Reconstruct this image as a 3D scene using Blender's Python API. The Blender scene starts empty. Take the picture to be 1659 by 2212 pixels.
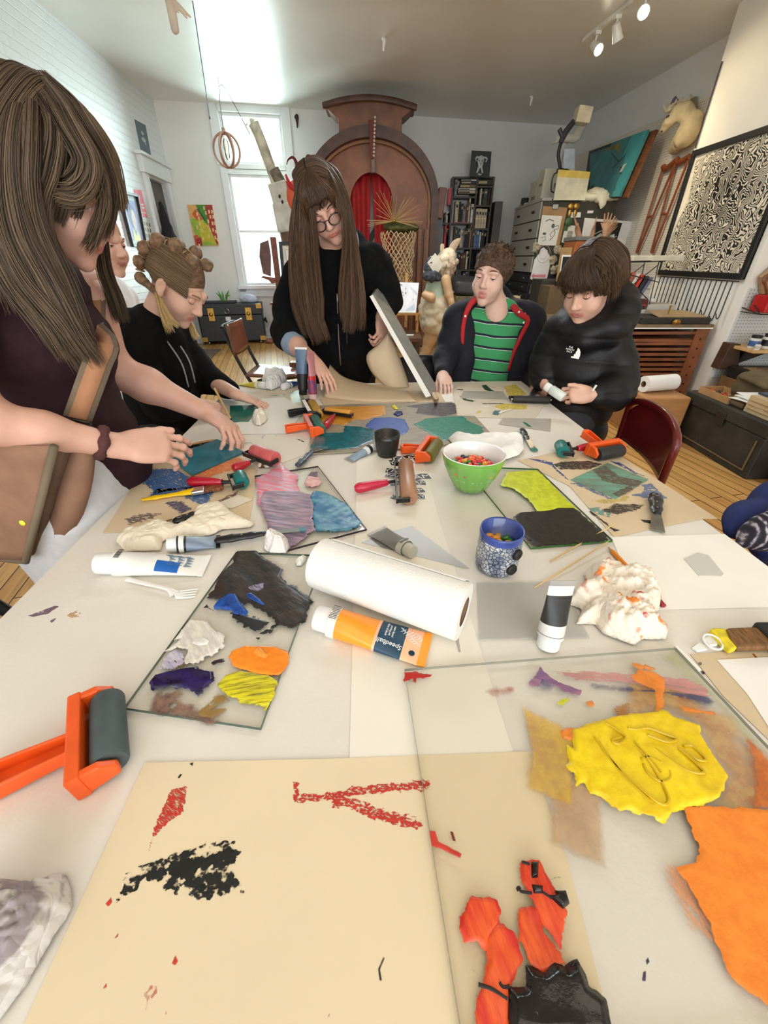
import bpy,bmesh,math,random
import numpy as np
from mathutils import Vector,Matrix,Euler
random.seed(7);rng=np.random.default_rng(7)
SC=bpy.context.scene;COL=SC.collection
PI=math.pi
V=Vector
FPX=875.0;PITCH=math.atan(549/875.);CP,SP=math.cos(PITCH),math.sin(PITCH);CZ=1.23
TZ=0.75
def ray(px,py):
 u=(px-829.5)/FPX;v=(py-1106)/FPX
 return Vector((u,CP-v*SP,-SP-v*CP))
def T(px,py,z=TZ):
 d=ray(px,py);t=(z-CZ)/d.z
 return Vector((d.x*t,d.y*t,z))
def D(px,py,Y):
 d=ray(px,py);t=Y/d.y
 return Vector((d.x*t,Y,CZ+d.z*t))
def DX(px,py,X):
 d=ray(px,py);t=X/d.x
 return Vector((X,d.y*t,CZ+d.z*t))
def crop(x0,y0,s):return lambda x,y:(x0+x/s,y0+y/s)
def lin(c):
 c=[x/255. for x in c]
 return tuple(x/12.92 if x<=.04045 else((x+.055)/1.055)**2.4 for x in c)
_M={}
def nd(nt,t,**kw):
 n=nt.nodes.new(t)
 for k,v in kw.items():
  if k in n.inputs:n.inputs[k].default_value=v
  else:setattr(n,k,v)
 return n
def pset(b,**kw):
 for k,v in kw.items():b.inputs[k].default_value=v
def base(name):
 m=bpy.data.materials.new(name);m.use_nodes=True
 nt=m.node_tree;b=nt.nodes['Principled BSDF']
 return m,nt,b
def ramp(nt,stops,interp='LINEAR'):
 r=nt.nodes.new('ShaderNodeValToRGB');r.color_ramp.interpolation=interp
 e=r.color_ramp.elements
 while len(e)<len(stops):e.new(.5)
 for i,(p,c)in enumerate(stops):
  e[i].position=p;e[i].color=(*c,1)
 return r
def M(name,col,rough=.6,metal=0.,var=.12,vs=8.,bump=0.,bs=60.,spec=.5,alpha=1.,stretch=(1,1,1),rot=(0,0,0),col2=None,emit=0.,trans=0.,sheen=0.,coat=0.):
 if name in _M:return _M[name]
 m,nt,b=base(name);L=nt.links
 c=lin(col);pset(b,Roughness=rough,Metallic=metal)
 b.inputs['Specular IOR Level'].default_value=spec
 b.inputs['Alpha'].default_value=alpha
 if coat:b.inputs['Coat Weight'].default_value=coat
 if sheen:b.inputs['Sheen Weight'].default_value=sheen;b.inputs['Sheen Roughness'].default_value=.5
 if trans:b.inputs['Transmission Weight'].default_value=trans
 tc=nd(nt,'ShaderNodeTexCoord');mp=nd(nt,'ShaderNodeMapping')
 mp.inputs['Scale'].default_value=stretch;mp.inputs['Rotation'].default_value=rot
 L.new(tc.outputs['Object'],mp.inputs['Vector'])
 c2=lin(col2)if col2 else None
 if var>0 or c2:
  n=nd(nt,'ShaderNodeTexNoise',Scale=vs,Detail=4.)
  L.new(mp.outputs[0],n.inputs['Vector'])
  a=c2 if c2 else tuple(x*(1-var)for x in c)
  d=c if c2 else tuple(min(1,x*(1+var))for x in c)
  r=ramp(nt,[(.35,a),(.65,d)]);L.new(n.outputs['Fac'],r.inputs[0]);L.new(r.outputs[0],b.inputs['Base Color'])
 else:b.inputs['Base Color'].default_value=(*c,1)
 if bump>0:
  n2=nd(nt,'ShaderNodeTexNoise',Scale=bs,Detail=3.);L.new(mp.outputs[0],n2 .inputs['Vector'])
  bp=nd(nt,'ShaderNodeBump',Strength=bump,Distance=.01);L.new(n2 .outputs['Fac'],bp.inputs['Height']);L.new(bp.outputs[0],b.inputs['Normal'])
 if emit:b.inputs['Emission Color'].default_value=(*c,1);b.inputs['Emission Strength'].default_value=emit
 _M[name]=m;return m
def glassM(name,tint=(235,242,236),g=.10,rough=.02):
 """thin clear sheet: straight-through transmission plus a Fresnel reflection"""
 if name in _M:return _M[name]
 m,nt,b=base(name);nt.nodes.remove(b);L=nt.links
 out=nt.nodes['Material Output']
 tr=nd(nt,'ShaderNodeBsdfTransparent');tr.inputs[0].default_value=(*lin(tint),1)
 gl=nd(nt,'ShaderNodeBsdfGlossy');gl.inputs['Roughness'].default_value=rough
 fr=nd(nt,'ShaderNodeFresnel',IOR=1.45)
 ml=nd(nt,'ShaderNodeMath',operation='MULTIPLY');ml.inputs[1].default_value=g*10
 mx=nd(nt,'ShaderNodeMixShader')
 L.new(fr.outputs[0],ml.inputs[0]);L.new(ml.outputs[0],mx.inputs[0]);L.new(tr.outputs[0],mx.inputs[1]);L.new(gl.outputs[0],mx.inputs[2]);L.new(mx.outputs[0],out.inputs[0])
 _M[name]=m;return m
def attrM(name,rough=.5,amt=.12,vs=40.,bump=.0,bs=200.,sheen=0.,spec=.4):
 """colour from the mesh's own pigment attribute"""
 if name in _M:return _M[name]
 m,nt,b=base(name);L=nt.links
 a=nd(nt,'ShaderNodeAttribute',attribute_name='tint')
 n=nd(nt,'ShaderNodeTexNoise',Scale=vs,Detail=3.);tc=nd(nt,'ShaderNodeTexCoord');L.new(tc.outputs['Object'],n.inputs['Vector'])
 r=ramp(nt,[(.3,(1-amt,)*3),(.7,(1+amt*.5,)*3)]);L.new(n.outputs['Fac'],r.inputs[0])
 mx=nd(nt,'ShaderNodeMix',data_type='RGBA',blend_type='MULTIPLY');mx.inputs[0].default_value=1.
 L.new(a.outputs['Color'],mx.inputs[6]);L.new(r.outputs[0],mx.inputs[7]);L.new(mx.outputs[2],b.inputs['Base Color'])
 pset(b,Roughness=rough);b.inputs['Specular IOR Level'].default_value=spec
 if sheen:b.inputs['Sheen Weight'].default_value=sheen
 if bump:
  n2=nd(nt,'ShaderNodeTexNoise',Scale=bs,Detail=3.);L.new(tc.outputs['Object'],n2 .inputs['Vector'])
  bp=nd(nt,'ShaderNodeBump',Strength=bump,Distance=.004);L.new(n2 .outputs['Fac'],bp.inputs['Height']);L.new(bp.outputs[0],b.inputs['Normal'])
 _M[name]=m;return m
def hairM(name,dark,light,rough=.42):
 if name in _M:return _M[name]
 m,nt,b=base(name);L=nt.links
 a=nd(nt,'ShaderNodeAttribute',attribute_name='shade')
 r=ramp(nt,[(0,lin(dark)),(1,lin(light))]);L.new(a.outputs['Fac'],r.inputs[0]);L.new(r.outputs[0],b.inputs['Base Color'])
 pset(b,Roughness=rough);b.inputs['Specular IOR Level'].default_value=.35
 _M[name]=m;return m
def paintM(name,col,col2=None,ang=0.,st=(1,1),ss=60.,rough=.35,jag=.006,jf=90.,soft=.0004,dry=0.,opac=1.,bump=.25,mixp=(.4,.6),dst=None):
 """ink or paint film; its outline comes from the film's own edge-distance attribute, broken up by noise"""
 key=name
 if key in _M:return _M[key]
 m,nt,b=base(name);L=nt.links
 tc=nd(nt,'ShaderNodeTexCoord');mp=nd(nt,'ShaderNodeMapping');mp.inputs['Rotation'].default_value=(0,0,ang);mp.inputs['Scale'].default_value=(st[0],st[1],1)
 mp0=nd(nt,'ShaderNodeMapping');mp0 .inputs['Rotation'].default_value=(0,0,ang)
 L.new(tc.outputs['Object'],mp0 .inputs['Vector']);mps=nd(nt,'ShaderNodeVectorMath',operation='MULTIPLY');mps.inputs[1].default_value=(st[0],st[1],1)
 L.new(mp0 .outputs[0],mps.inputs[0]);vec=mps.outputs[0]
 c=lin(col);c2=lin(col2)if col2 else tuple(x*.8 for x in c)
 n=nd(nt,'ShaderNodeTexNoise',Scale=ss,Detail=5.);n.inputs['Roughness'].default_value=.65;L.new(vec,n.inputs['Vector'])
 r=ramp(nt,[(mixp[0],c2),(mixp[1],c)]);L.new(n.outputs['Fac'],r.inputs[0]);L.new(r.outputs[0],b.inputs['Base Color'])
 pset(b,Roughness=rough)
 sd=nd(nt,'ShaderNodeAttribute',attribute_name='sd')
 nj=nd(nt,'ShaderNodeTexNoise',Scale=jf,Detail=4.);L.new(vec if dry else tc.outputs['Object'],nj.inputs['Vector'])
 s1=nd(nt,'ShaderNodeMath',operation='SUBTRACT');s1 .inputs[1].default_value=.5;L.new(nj.outputs['Fac'],s1 .inputs[0])
 m1=nd(nt,'ShaderNodeMath',operation='MULTIPLY_ADD');m1 .inputs[1].default_value=jag*2.5;L.new(s1 .outputs[0],m1 .inputs[0]);L.new(sd.outputs['Fac'],m1 .inputs[2])
 mr=nd(nt,'ShaderNodeMapRange');mr.inputs['From Min'].default_value=-soft;mr.inputs['From Max'].default_value=soft;L.new(m1 .outputs[0],mr.inputs['Value'])
 mr.inputs['To Max'].default_value=opac
 fac=mr.outputs[0]
 if dry:
  nh=nd(nt,'ShaderNodeTexNoise',Scale=ss*1.7,Detail=4.)
  if dst:
   q=nd(nt,'ShaderNodeVectorMath',operation='MULTIPLY');q.inputs[1].default_value=(dst[0],dst[1],1);L.new(mp0 .outputs[0],q.inputs[0]);L.new(q.outputs[0],nh.inputs['Vector'])
  else:L.new(vec,nh.inputs['Vector'])
  mh=nd(nt,'ShaderNodeMapRange');mh.inputs['From Min'].default_value=.3+dry*.3;mh.inputs['From Max'].default_value=.38+dry*.3
  L.new(nh.outputs['Fac'],mh.inputs['Value'])
  mm=nd(nt,'ShaderNodeMath',operation='MULTIPLY');L.new(fac,mm.inputs[0]);L.new(mh.outputs[0],mm.inputs[1]);fac=mm.outputs[0]
 L.new(fac,b.inputs['Alpha'])
 if bump:
  bp=nd(nt,'ShaderNodeBump',Strength=bump,Distance=.004);L.new(n.outputs['Fac'],bp.inputs['Height']);L.new(bp.outputs[0],b.inputs['Normal'])
 _M[key]=m;return m
def tag(o,label=None,cat=None,group=None,kind=None):
 if label:o['label']=label
 if cat:o['category']=cat
 if group:o['group']=group
 if kind:o['kind']=kind
 return o
def thing(name,label,cat,loc=(0,0,0),rz=0.,group=None,rot=None):
 o=bpy.data.objects.new(name,None);COL.objects.link(o);o.empty_display_size=.05
 o.location=loc;o.rotation_euler=rot if rot else(0,0,rz)
 return tag(o,label,cat,group)
def wm(o):
 m=Matrix.LocRotScale(o.location,o.rotation_euler,o.scale)
 return wm(o.parent)@m if o.parent else m
def ortho(d):
 d=V(d).normalized();a=V((0,0,1))if abs(d.z)<.9 else V((1,0,0))
 x=a.cross(d).normalized();return x,d.cross(x).normalized(),d
def spl(pts,n):
 """Catmull-Rom through points"""
 P=[V(p)for p in pts]
 if len(P)<3:return[P[0].lerp(P[-1],i/(n-1))for i in range(n)]
 out=[]
 for i in range(n):
  t=i/(n-1)*(len(P)-1);k=min(int(t),len(P)-2);f=t-k
  p0=P[max(k-1,0)];p1=P[k];p2=P[k+1];p3=P[min(k+2,len(P)-1)]
  out.append(.5*((2*p1)+(p2-p0)*f+(2*p0-5*p1+4*p2-p3)*f*f+(3*p1-p0-3*p2+p3)*f**3))
 return out
class MB:
 def __init__(s):s.v=[];s.f=[];s.m=[];s.attr=None
 def add(s,vs,fs,mi=0):
  o=len(s.v);s.v+=[tuple(p)for p in vs]
  for f in fs:s.f.append([i+o for i in f]);s.m.append(mi)
  return s
 def box(s,c,d,R=None,mi=0):
  c=V(c);h=V(d)/2;vs=[]
  for x in(-1,1):
   for y in(-1,1):
    for z in(-1,1):
     p=V((x*h.x,y*h.y,z*h.z));vs.append(c+(R@p if R else p))
  return s.add(vs,[(0,1,3,2),(4,6,7,5),(0,4,5,1),(2,3,7,6),(0,2,6,4),(1,5,7,3)],mi)
 def span(s,a,b,mi=0):
  a=V(a);b=V(b);d=b-a
  return s.box((a+b)/2,(abs(d.x),abs(d.y),abs(d.z)),None,mi)
 def tube(s,pts,r,n=10,mi=0,caps=True,closed=False,flat=None):
  P=[V(p)for p in pts];N=len(P);vs=[];fs=[]
  R=r if hasattr(r,'__len__')else[r]*N
  up=None
  for i,p in enumerate(P):
   d=(P[(i+1)%N]-P[i-1])if closed else(P[min(i+1,N-1)]-P[max(i-1,0)])
   if d.length<1e-9:d=V((0,0,1))
   d.normalize()
   if up is None:up=ortho(d)[0]
   up=(up-d*up.dot(d));up=up.normalized()if up.length>1e-6 else ortho(d)[0]
   w=d.cross(up)
   for k in range(n):
    a=2*PI*k/n
    q=up*math.cos(a)*R[i]+w*math.sin(a)*R[i]
    if flat:q=q-V(flat[0])*(q.dot(V(flat[0]))*(1-flat[1]))
    vs.append(p+q)
  for i in range(N if closed else N-1):
   j=(i+1)%N
   for k in range(n):fs.append((i*n+k,i*n+(k+1)%n,j*n+(k+1)%n,j*n+k))
  if caps and not closed:fs.append(tuple(range(n))[::-1]);fs.append(tuple((N-1)*n+k for k in range(n)))
  return s.add(vs,fs,mi)
 def cyl(s,a,b,r0,r1=None,n=24,mi=0):return s.tube([a,b],[r0,r0 if r1 is None else r1],n,mi)
 def lathe(s,prof,o=(0,0,0),ax=(0,0,1),n=32,mi=0,caps=True):
  o=V(o);x,y,z=ortho(ax);vs=[];fs=[]
  for(r,h)in prof:
   for k in range(n):
    a=2*PI*k/n;vs.append(o+z*h+(x*math.cos(a)+y*math.sin(a))*r)
  N=len(prof)
  for i in range(N-1):
   for k in range(n):fs.append((i*n+k,i*n+(k+1)%n,(i+1)*n+(k+1)%n,(i+1)*n+k))
  if caps:
   fs.append(tuple(range(n))[::-1]);fs.append(tuple((N-1)*n+k for k in range(n)))
  return s.add(vs,fs,mi)
 def prism(s,poly,off,mi=0):
  """poly: 3D points, off: extrusion vector"""
  P=[V(p)for p in poly];n=len(P);off=V(off)
  return s.add(P+[p+off for p in P],[tuple(range(n))[::-1],tuple(range(n,2*n))]+[(i,(i+1)%n,n+(i+1)%n,n+i)for i in range(n)],mi)
 def grid(s,fn,nu,nv,mi=0):
  vs=[fn(i/nu,j/nv)for i in range(nu+1)for j in range(nv+1)]
  fs=[(i*(nv+1)+j,(i+1)*(nv+1)+j,(i+1)*(nv+1)+j+1,i*(nv+1)+j+1)for i in range(nu)for j in range(nv)]
  return s.add(vs,fs,mi)
 def ell(s,c,r,R=None,nu=20,nv=12,mi=0):
  c=V(c);r=r if hasattr(r,'__len__')else(r,r,r);vs=[];fs=[]
  for j in range(nv+1):
   t=PI*j/nv
   for i in range(nu):
    a=2*PI*i/nu;p=V((r[0]*math.sin(t)*math.cos(a),r[1]*math.sin(t)*math.sin(a),r[2]*math.cos(t)))
    vs.append(c+(R@p if R else p))
  for j in range(nv):
   for i in range(nu):fs.append((j*nu+i,(j+1)*nu+i,(j+1)*nu+(i+1)%nu,j*nu+(i+1)%nu))
  return s.add(vs,fs,mi)
 def build(s,name,mats,parent=None,smooth=False,bev=0.,world=True,seg=2,sub=0,solid=0.,label=None,weld=False):
  me=bpy.data.meshes.new(name);me.from_pydata(s.v,[],s.f);me.update()
  mats=mats if isinstance(mats,(list,tuple))else[mats]
  for m in mats:me.materials.append(m)
  if len(mats)>1:me.polygons.foreach_set('material_index',s.m)
  if s.attr:
   for nm,vals in s.attr.items():
    a=me.attributes.new(nm,'FLOAT','POINT');a.data.foreach_set('value',np.asarray(vals,dtype=np.float32))
  bm=bmesh.new();bm.from_mesh(me)
  if weld:bmesh.ops.remove_doubles(bm,verts=bm.verts,dist=1e-6)
  bmesh.ops.recalc_face_normals(bm,faces=bm.faces);bm.to_mesh(me);bm.free()
  o=bpy.data.objects.new(name,me);COL.objects.link(o)
  if parent:
   o.parent=parent
   if world:me.transform(wm(parent).inverted())
  if smooth:
   me.polygons.foreach_set('use_smooth',[True]*len(me.polygons))
   if smooth!='all':
    try:me.set_sharp_from_angle(angle=math.radians(38))
    except Exception:pass
  if bev:
   b=o.modifiers.new('b','BEVEL');b.width=bev;b.segments=seg;b.limit_method='ANGLE';b.angle_limit=math.radians(40)
  if solid:
   q=o.modifiers.new('s','SOLIDIFY');q.thickness=solid;q.offset=0
  if sub:
   q=o.modifiers.new('u','SUBSURF');q.levels=sub;q.render_levels=sub
  if label:o['label']=label
  return o
def setting(o):o['kind']='structure';return o
def text(name,s,loc,R,size,mat,parent,depth=.0003,sx=1.,align='CENTER',shear=0.):
 """raised lettering; R: 3x3 matrix with columns = text right, text up, outward normal"""
 cu=bpy.data.curves.new(name,'FONT');cu.body=s;cu.size=size;cu.extrude=depth;cu.align_x=align;cu.align_y='CENTER';cu.shear=shear
 o=bpy.data.objects.new(name,cu);COL.objects.link(o);cu.materials.append(mat)
 m=Matrix.Translation(loc)@R.to_4x4()@Matrix.Diagonal((sx,1,1,1))
 me=bpy.data.meshes.new_from_object(o);bpy.data.objects.remove(o);me.transform(m);me.materials.clear();me.materials.append(mat)
 o=bpy.data.objects.new(name,me);COL.objects.link(o)
 if parent:o.parent=parent;me.transform(wm(parent).inverted())
 return o
def frameR(right,up):
 r=V(right).normalized();u=V(up);u=(u-r*u.dot(r)).normalized();n=r.cross(u)
 return Matrix((r,u,n)).transposed()
def copytree(o,parent=None):
 c=o.copy();COL.objects.link(c);c.parent=parent
 for ch in[x for x in bpy.data.objects if x.parent==o]:copytree(ch,c)
 return c
class SDF:
 def __init__(s):s.p=[]
 def ell(s,c,r,R=None,k=.012,col=0,op='u'):
  r=r if hasattr(r,'__len__')else(r,r,r);s.p.append(('e',np.array(c,float),np.array(r,float),np.array(R)if R is not None else None,k,col,op));return s
 def cap(s,a,b,ra,rb=None,k=.012,col=0,op='u',sq=None):
  """tapered limb; sq=(axis, factor) flattens its section along an axis"""
  s.p.append(('c',np.array(a,float),np.array(b,float),ra,ra if rb is None else rb,sq,k,col,op));return s
 def chain(s,pts,rs,k=.012,col=0,sq=None):
  for i in range(len(pts)-1):s.cap(pts[i],pts[i+1],rs[i],rs[i+1],k,col,'u',sq)
  return s
 def box(s,c,h,R=None,r=.004,k=.01,col=0,op='u'):
  s.p.append(('b',np.array(c,float),np.array(h,float),np.array(R)if R is not None else None,r,k,col,op));return s
 def mesh(s,vox,warp=None):
  lo=np.full(3,1e9);hi=-lo
  bbs=[]
  for q in s.p:
   if q[0]=='e':m=q[2].max()if q[3]is not None else q[2];b=(q[1]-m,q[1]+m)
   elif q[0]=='c':
    m=max(q[3],q[4])*(max(1,q[5][1])if q[5]else 1);b=(np.minimum(q[1],q[2])-m,np.maximum(q[1],q[2])+m)
   else:m=np.linalg.norm(q[2])+q[4];b=(q[1]-m,q[1]+m)
   bbs.append(b)
   if q[-1]=='u':lo=np.minimum(lo,b[0]);hi=np.maximum(hi,b[1])
  lo-=4*vox;hi+=4*vox
  n=np.ceil((hi-lo)/vox).astype(int)+1
  Dm=np.full(n,1.,np.float32);best=np.full(n,1.,np.float32);mid=np.zeros(n,np.int16)
  for q,b in zip(s.p,bbs):
   k=q[-3];mg=max(k,3*vox)+2*vox
   i0=np.clip(np.floor((b[0]-mg-lo)/vox).astype(int),0,n-1);i1=np.clip(np.ceil((b[1]+mg-lo)/vox).astype(int)+1,1,n)
   if np.any(i1<=i0):continue
   ax=[(lo[a]+vox*np.arange(i0[a],i1[a])).astype(np.float32)for a in range(3)]
   X,Y,Z=np.meshgrid(*ax,indexing='ij');P=np.stack([X,Y,Z],-1)
   if warp is not None:P=P+warp(P)
   if q[0]=='e':
    p=P-q[1].astype(np.float32)
    if q[3]is not None:p=p@q[3].astype(np.float32)
    k0=np.linalg.norm(p/q[2].astype(np.float32),axis=-1);k1=np.linalg.norm(p/(q[2]**2).astype(np.float32),axis=-1)
    d=k0*(k0-1)/np.maximum(k1,1e-6)
   elif q[0]=='c':
    a=q[1];ba=q[2]-a;p=P-a.astype(np.float32)
    if q[5]:
     nn=np.array(V(q[5][0]).normalized());f=1./q[5][1]-1
     p=p+((p@nn.astype(np.float32))*f)[...,None]*nn.astype(np.float32);ba=ba+nn*(ba@nn)*f
    t=np.clip((p@ba.astype(np.float32))/max(ba@ba,1e-9),0,1)
    d=np.linalg.norm(p-t[...,None]*ba.astype(np.float32),axis=-1)-(q[3]+(q[4]-q[3])*t)
    if q[5]and q[5][1]<1:d=d*q[5][1]**.5
   else:
    p=P-q[1].astype(np.float32)
    if q[3]is not None:p=p@q[3].astype(np.float32)
    w=np.abs(p)-(q[2]-q[4]).astype(np.float32)
    d=np.linalg.norm(np.maximum(w,0),axis=-1)+np.minimum(w.max(-1),0)-q[4]
   sl=tuple(slice(i0[a],i1[a])for a in range(3));A=Dm[sl]
   if q[-1]=='u':
    h=np.clip(.5+.5*(A-d)/k,0,1);Dm[sl]=A*(1-h)+d*h-k*h*(1-h)
    d=d+(.0036 if q[-2]==1 else.003 if q[-2]==2 else 0)if q[-2]else d;bb=best[sl];w=(d<bb)if q[-1]=='u' else(d<.0012)&(bb<.006)if q[-2]else(d<-1);mm=mid[sl];mm[w]=q[-2];bb[w]=d[w]
   else:
    h=np.clip(.5-.5*(A+d)/k,0,1);Dm[sl]=A*(1-h)-d*h+k*h*(1-h)
  return nets(Dm,mid,lo,vox)
def nets(Dm,mid,lo,vox):
 ins=Dm<0;n=np.array(Dm.shape)
 c=np.zeros(n-1,np.int8)
 for x in(0,1):
  for y in(0,1):
   for z in(0,1):c+=ins[x:n[0]-1+x,y:n[1]-1+y,z:n[2]-1+z]
 I=np.argwhere((c>0)&(c<8));idx=np.full(n-1,-1,np.int64);idx[tuple(I.T)]=np.arange(len(I))
 acc=np.zeros((len(I),3));cnt=np.zeros(len(I))
 cs=[(x,y,z)for x in(0,1)for y in(0,1)for z in(0,1)]
 for a in cs:
  for ax in range(3):
   if a[ax]==1:continue
   b=list(a);b[ax]=1;b=tuple(b)
   da=Dm[I[:,0]+a[0],I[:,1]+a[1],I[:,2]+a[2]];db=Dm[I[:,0]+b[0],I[:,1]+b[1],I[:,2]+b[2]]
   w=(da<0)!=(db<0);t=da[w]/(da[w]-db[w])
   pt=np.tile(np.array(a,float),(w.sum(),1));pt[:,ax]+=t
   acc[w]+=pt;cnt[w]+=1
 Vv=lo+vox*(I+acc/cnt[:,None])
 fs=[]
 for ax in range(3):
  sl0=[slice(0,n[0]),slice(0,n[1]),slice(0,n[2])];sl1=list(sl0);sl0[ax]=slice(0,n[ax]-1);sl1[ax]=slice(1,n[ax])
  e=ins[tuple(sl0)]!=ins[tuple(sl1)];E=np.argwhere(e)
  u,v=[(1,2),(2,0),(0,1)][ax]
  ok=(E[:,u]>0)&(E[:,v]>0)&(E[:,u]<n[u]-1)&(E[:,v]<n[v]-1);E=E[ok]
  def cell(du,dv):
   q=E.copy();q[:,u]+=du;q[:,v]+=dv;return idx[q[:,0],q[:,1],q[:,2]]
  f=np.stack([cell(-1,-1),cell(0,-1),cell(0,0),cell(-1,0)],1)
  flip=~ins[E[:,0],E[:,1],E[:,2]];f[flip]=f[flip][:,::-1];fs.append(f)
 F=np.concatenate(fs);F=F[(F>=0).all(1)]
 cm=mid[I[:,0],I[:,1],I[:,2]]
 return Vv,F,cm
def smoothv(Vv,F,it=1,lam=.5):
 for _ in range(it):
  acc=np.zeros_like(Vv);cnt=np.zeros(len(Vv))
  for a in range(4):
   b=(a+1)%4
   np.add.at(acc,F[:,a],Vv[F[:,b]]);np.add.at(cnt,F[:,a],1);np.add.at(acc,F[:,b],Vv[F[:,a]]);np.add.at(cnt,F[:,b],1)
  Vv=Vv*(1-lam)+lam*acc/np.maximum(cnt,1)[:,None]
 return Vv
def normals(Vv,F):
 n=np.cross(Vv[F[:,2]]-Vv[F[:,0]],Vv[F[:,3]]-Vv[F[:,1]]);N=np.zeros_like(Vv)
 for a in range(4):np.add.at(N,F[:,a],n)
 return N/np.maximum(np.linalg.norm(N,axis=1),1e-9)[:,None]
def waves(P,freq,seed=0,oct=3,stretch=(1,1,1)):
 r=np.random.default_rng(seed);out=np.zeros(len(P));amp=1.
 P=P*np.array(stretch)
 for o in range(oct):
  for _ in range(4):
   d=r.normal(size=3);d/=np.linalg.norm(d);ph=r.uniform(0,6.28)
   q=P+.35/freq*np.sin(P[:,[1,2,0]]*freq*.7+ph)
   out+=amp*.25*np.sin(q@d*freq+ph)
  freq*=1.9;amp*=.5
 return out
def sdf_obj(name,sdfs,vox,mat,parent=None,cols=None,wr=None,sm=1,label=None,fn=None):
 """sdfs: one SDF or several, merged in one mesh; cols: list of sRGB pigments by index -> 'tint' attribute"""
 sdfs=sdfs if isinstance(sdfs,(list,tuple))else[sdfs];voxs=vox if hasattr(vox,'__len__')else[vox]*len(sdfs)
 VV=[];FF=[];CC=[];o=0
 for S,vx in zip(sdfs,voxs):
  v,f,c=S.mesh(vx);v=smoothv(v,f,sm)
  if wr:
   w=waves(v,wr[1],wr[2]if len(wr)>2 else 1,stretch=wr[3]if len(wr)>3 else(1,1,1));v=v+normals(v,f)*(wr[0]*(np.abs(w)*2-.5))[:,None]
  if fn is not None:v=fn(v,normals(v,f))
  if cols:
   C=np.array([lin(x)for x in cols])[c];C=smoothv(C,f,2)
   CC.append(C)
  VV.append(v);FF.append(f+o);o+=len(v)
 v=np.concatenate(VV);f=np.concatenate(FF)
 me=bpy.data.meshes.new(name);me.from_pydata(v.tolist(),[],f.tolist())
 me.materials.append(mat);me.polygons.foreach_set('use_smooth',[True]*len(me.polygons))
 if cols:
  a=me.attributes.new('tint','FLOAT_COLOR','POINT');C=np.concatenate(CC);a.data.foreach_set('color',np.concatenate([C,np.ones((len(C),1))],1).astype(np.float32).ravel())
 me.update();ob=bpy.data.objects.new(name,me);COL.objects.link(ob)
 if parent:ob.parent=parent;me.transform(wm(parent).inverted())
 if label:ob['label']=label
 return ob
def inpoly(P,poly):
 x,y=P[:,0],P[:,1];c=np.zeros(len(P),bool);n=len(poly)
 dist=np.full(len(P),1e9)
 for i in range(n):
  x0,y0=poly[i];x1,y1=poly[(i+1)%n]
  w=((y0>y)!=(y1>y));w&=x<(x1-x0)*(y-y0)/((y1-y0)or 1e-12)+x0;c^=w
  dx,dy=x1-x0,y1-y0;t=np.clip(((x-x0)*dx+(y-y0)*dy)/max(dx*dx+dy*dy,1e-12),0,1)
  dist=np.minimum(dist,np.hypot(x-x0-t*dx,y-y0-t*dy))
 return np.where(c,dist,-dist)
def film(name,cr,pts,z,mat,parent,th=.0008,bev=.004,marg=.008,res=56,relief=0.,rf=90.,label=None,seed=1,close=True):
 """paint film: its outline pts are seen in the photo at cr(x, y), laid on the plane z; thickness th"""
 W=[T(*(cr(x,y)if cr else(x,y)),z)for x,y in pts];poly=[(p.x,p.y)for p in W]
 A=np.array(poly);lo=A.min(0)-marg;hi=A.max(0)+marg;h=max(hi-lo)/res;nx,ny=[int(q)+2 for q in(hi-lo)/h]
 gx=lo[0]+h*np.arange(nx);gy=lo[1]+h*np.arange(ny);X,Y=np.meshgrid(gx,gy,indexing='ij');P=np.stack([X.ravel(),Y.ravel()],1)
 sd=inpoly(P,poly)
 q=np.clip((sd+bev*.3)/bev,0,1);q=q*q*(3-2*q)
 Z=z+.00012+th*q
 if relief:
  w=waves(np.c_[P,np.zeros(len(P))],rf,seed);Z=Z+q*relief*(w+.6).clip(0)
 keep=(sd>-marg).reshape(nx,ny);fs=[]
 for i in range(nx-1):
  for j in range(ny-1):
   if keep[i,j]and keep[i+1,j]and keep[i,j+1]and keep[i+1,j+1]:fs.append((i*ny+j,(i+1)*ny+j,(i+1)*ny+j+1,i*ny+j+1))
 used=sorted({a for f in fs for a in f});mp={a:i for i,a in enumerate(used)}
 b=MB();b.v=[(P[a,0],P[a,1],Z[a])for a in used];b.f=[[mp[a]for a in f]for f in fs];b.m=[0]*len(fs);b.attr={'sd':[sd[a]for a in used]}
 me_o=b.build(name,mat,parent,smooth='all',label=label)
 return me_o
def poly3(cr,pts,z):return[T(*(cr(x,y)if cr else(x,y)),z)for x,y in pts]
def sheet(name,cr,pts,z,mat,label=None,cat=None,group=None,th=.0006,parent=None):
 b=MB();b.prism(poly3(cr,pts,z),(0,0,th));o=b.build(name,mat,parent)
 if parent is None:tag(o,label,cat,group)
 return o
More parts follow.
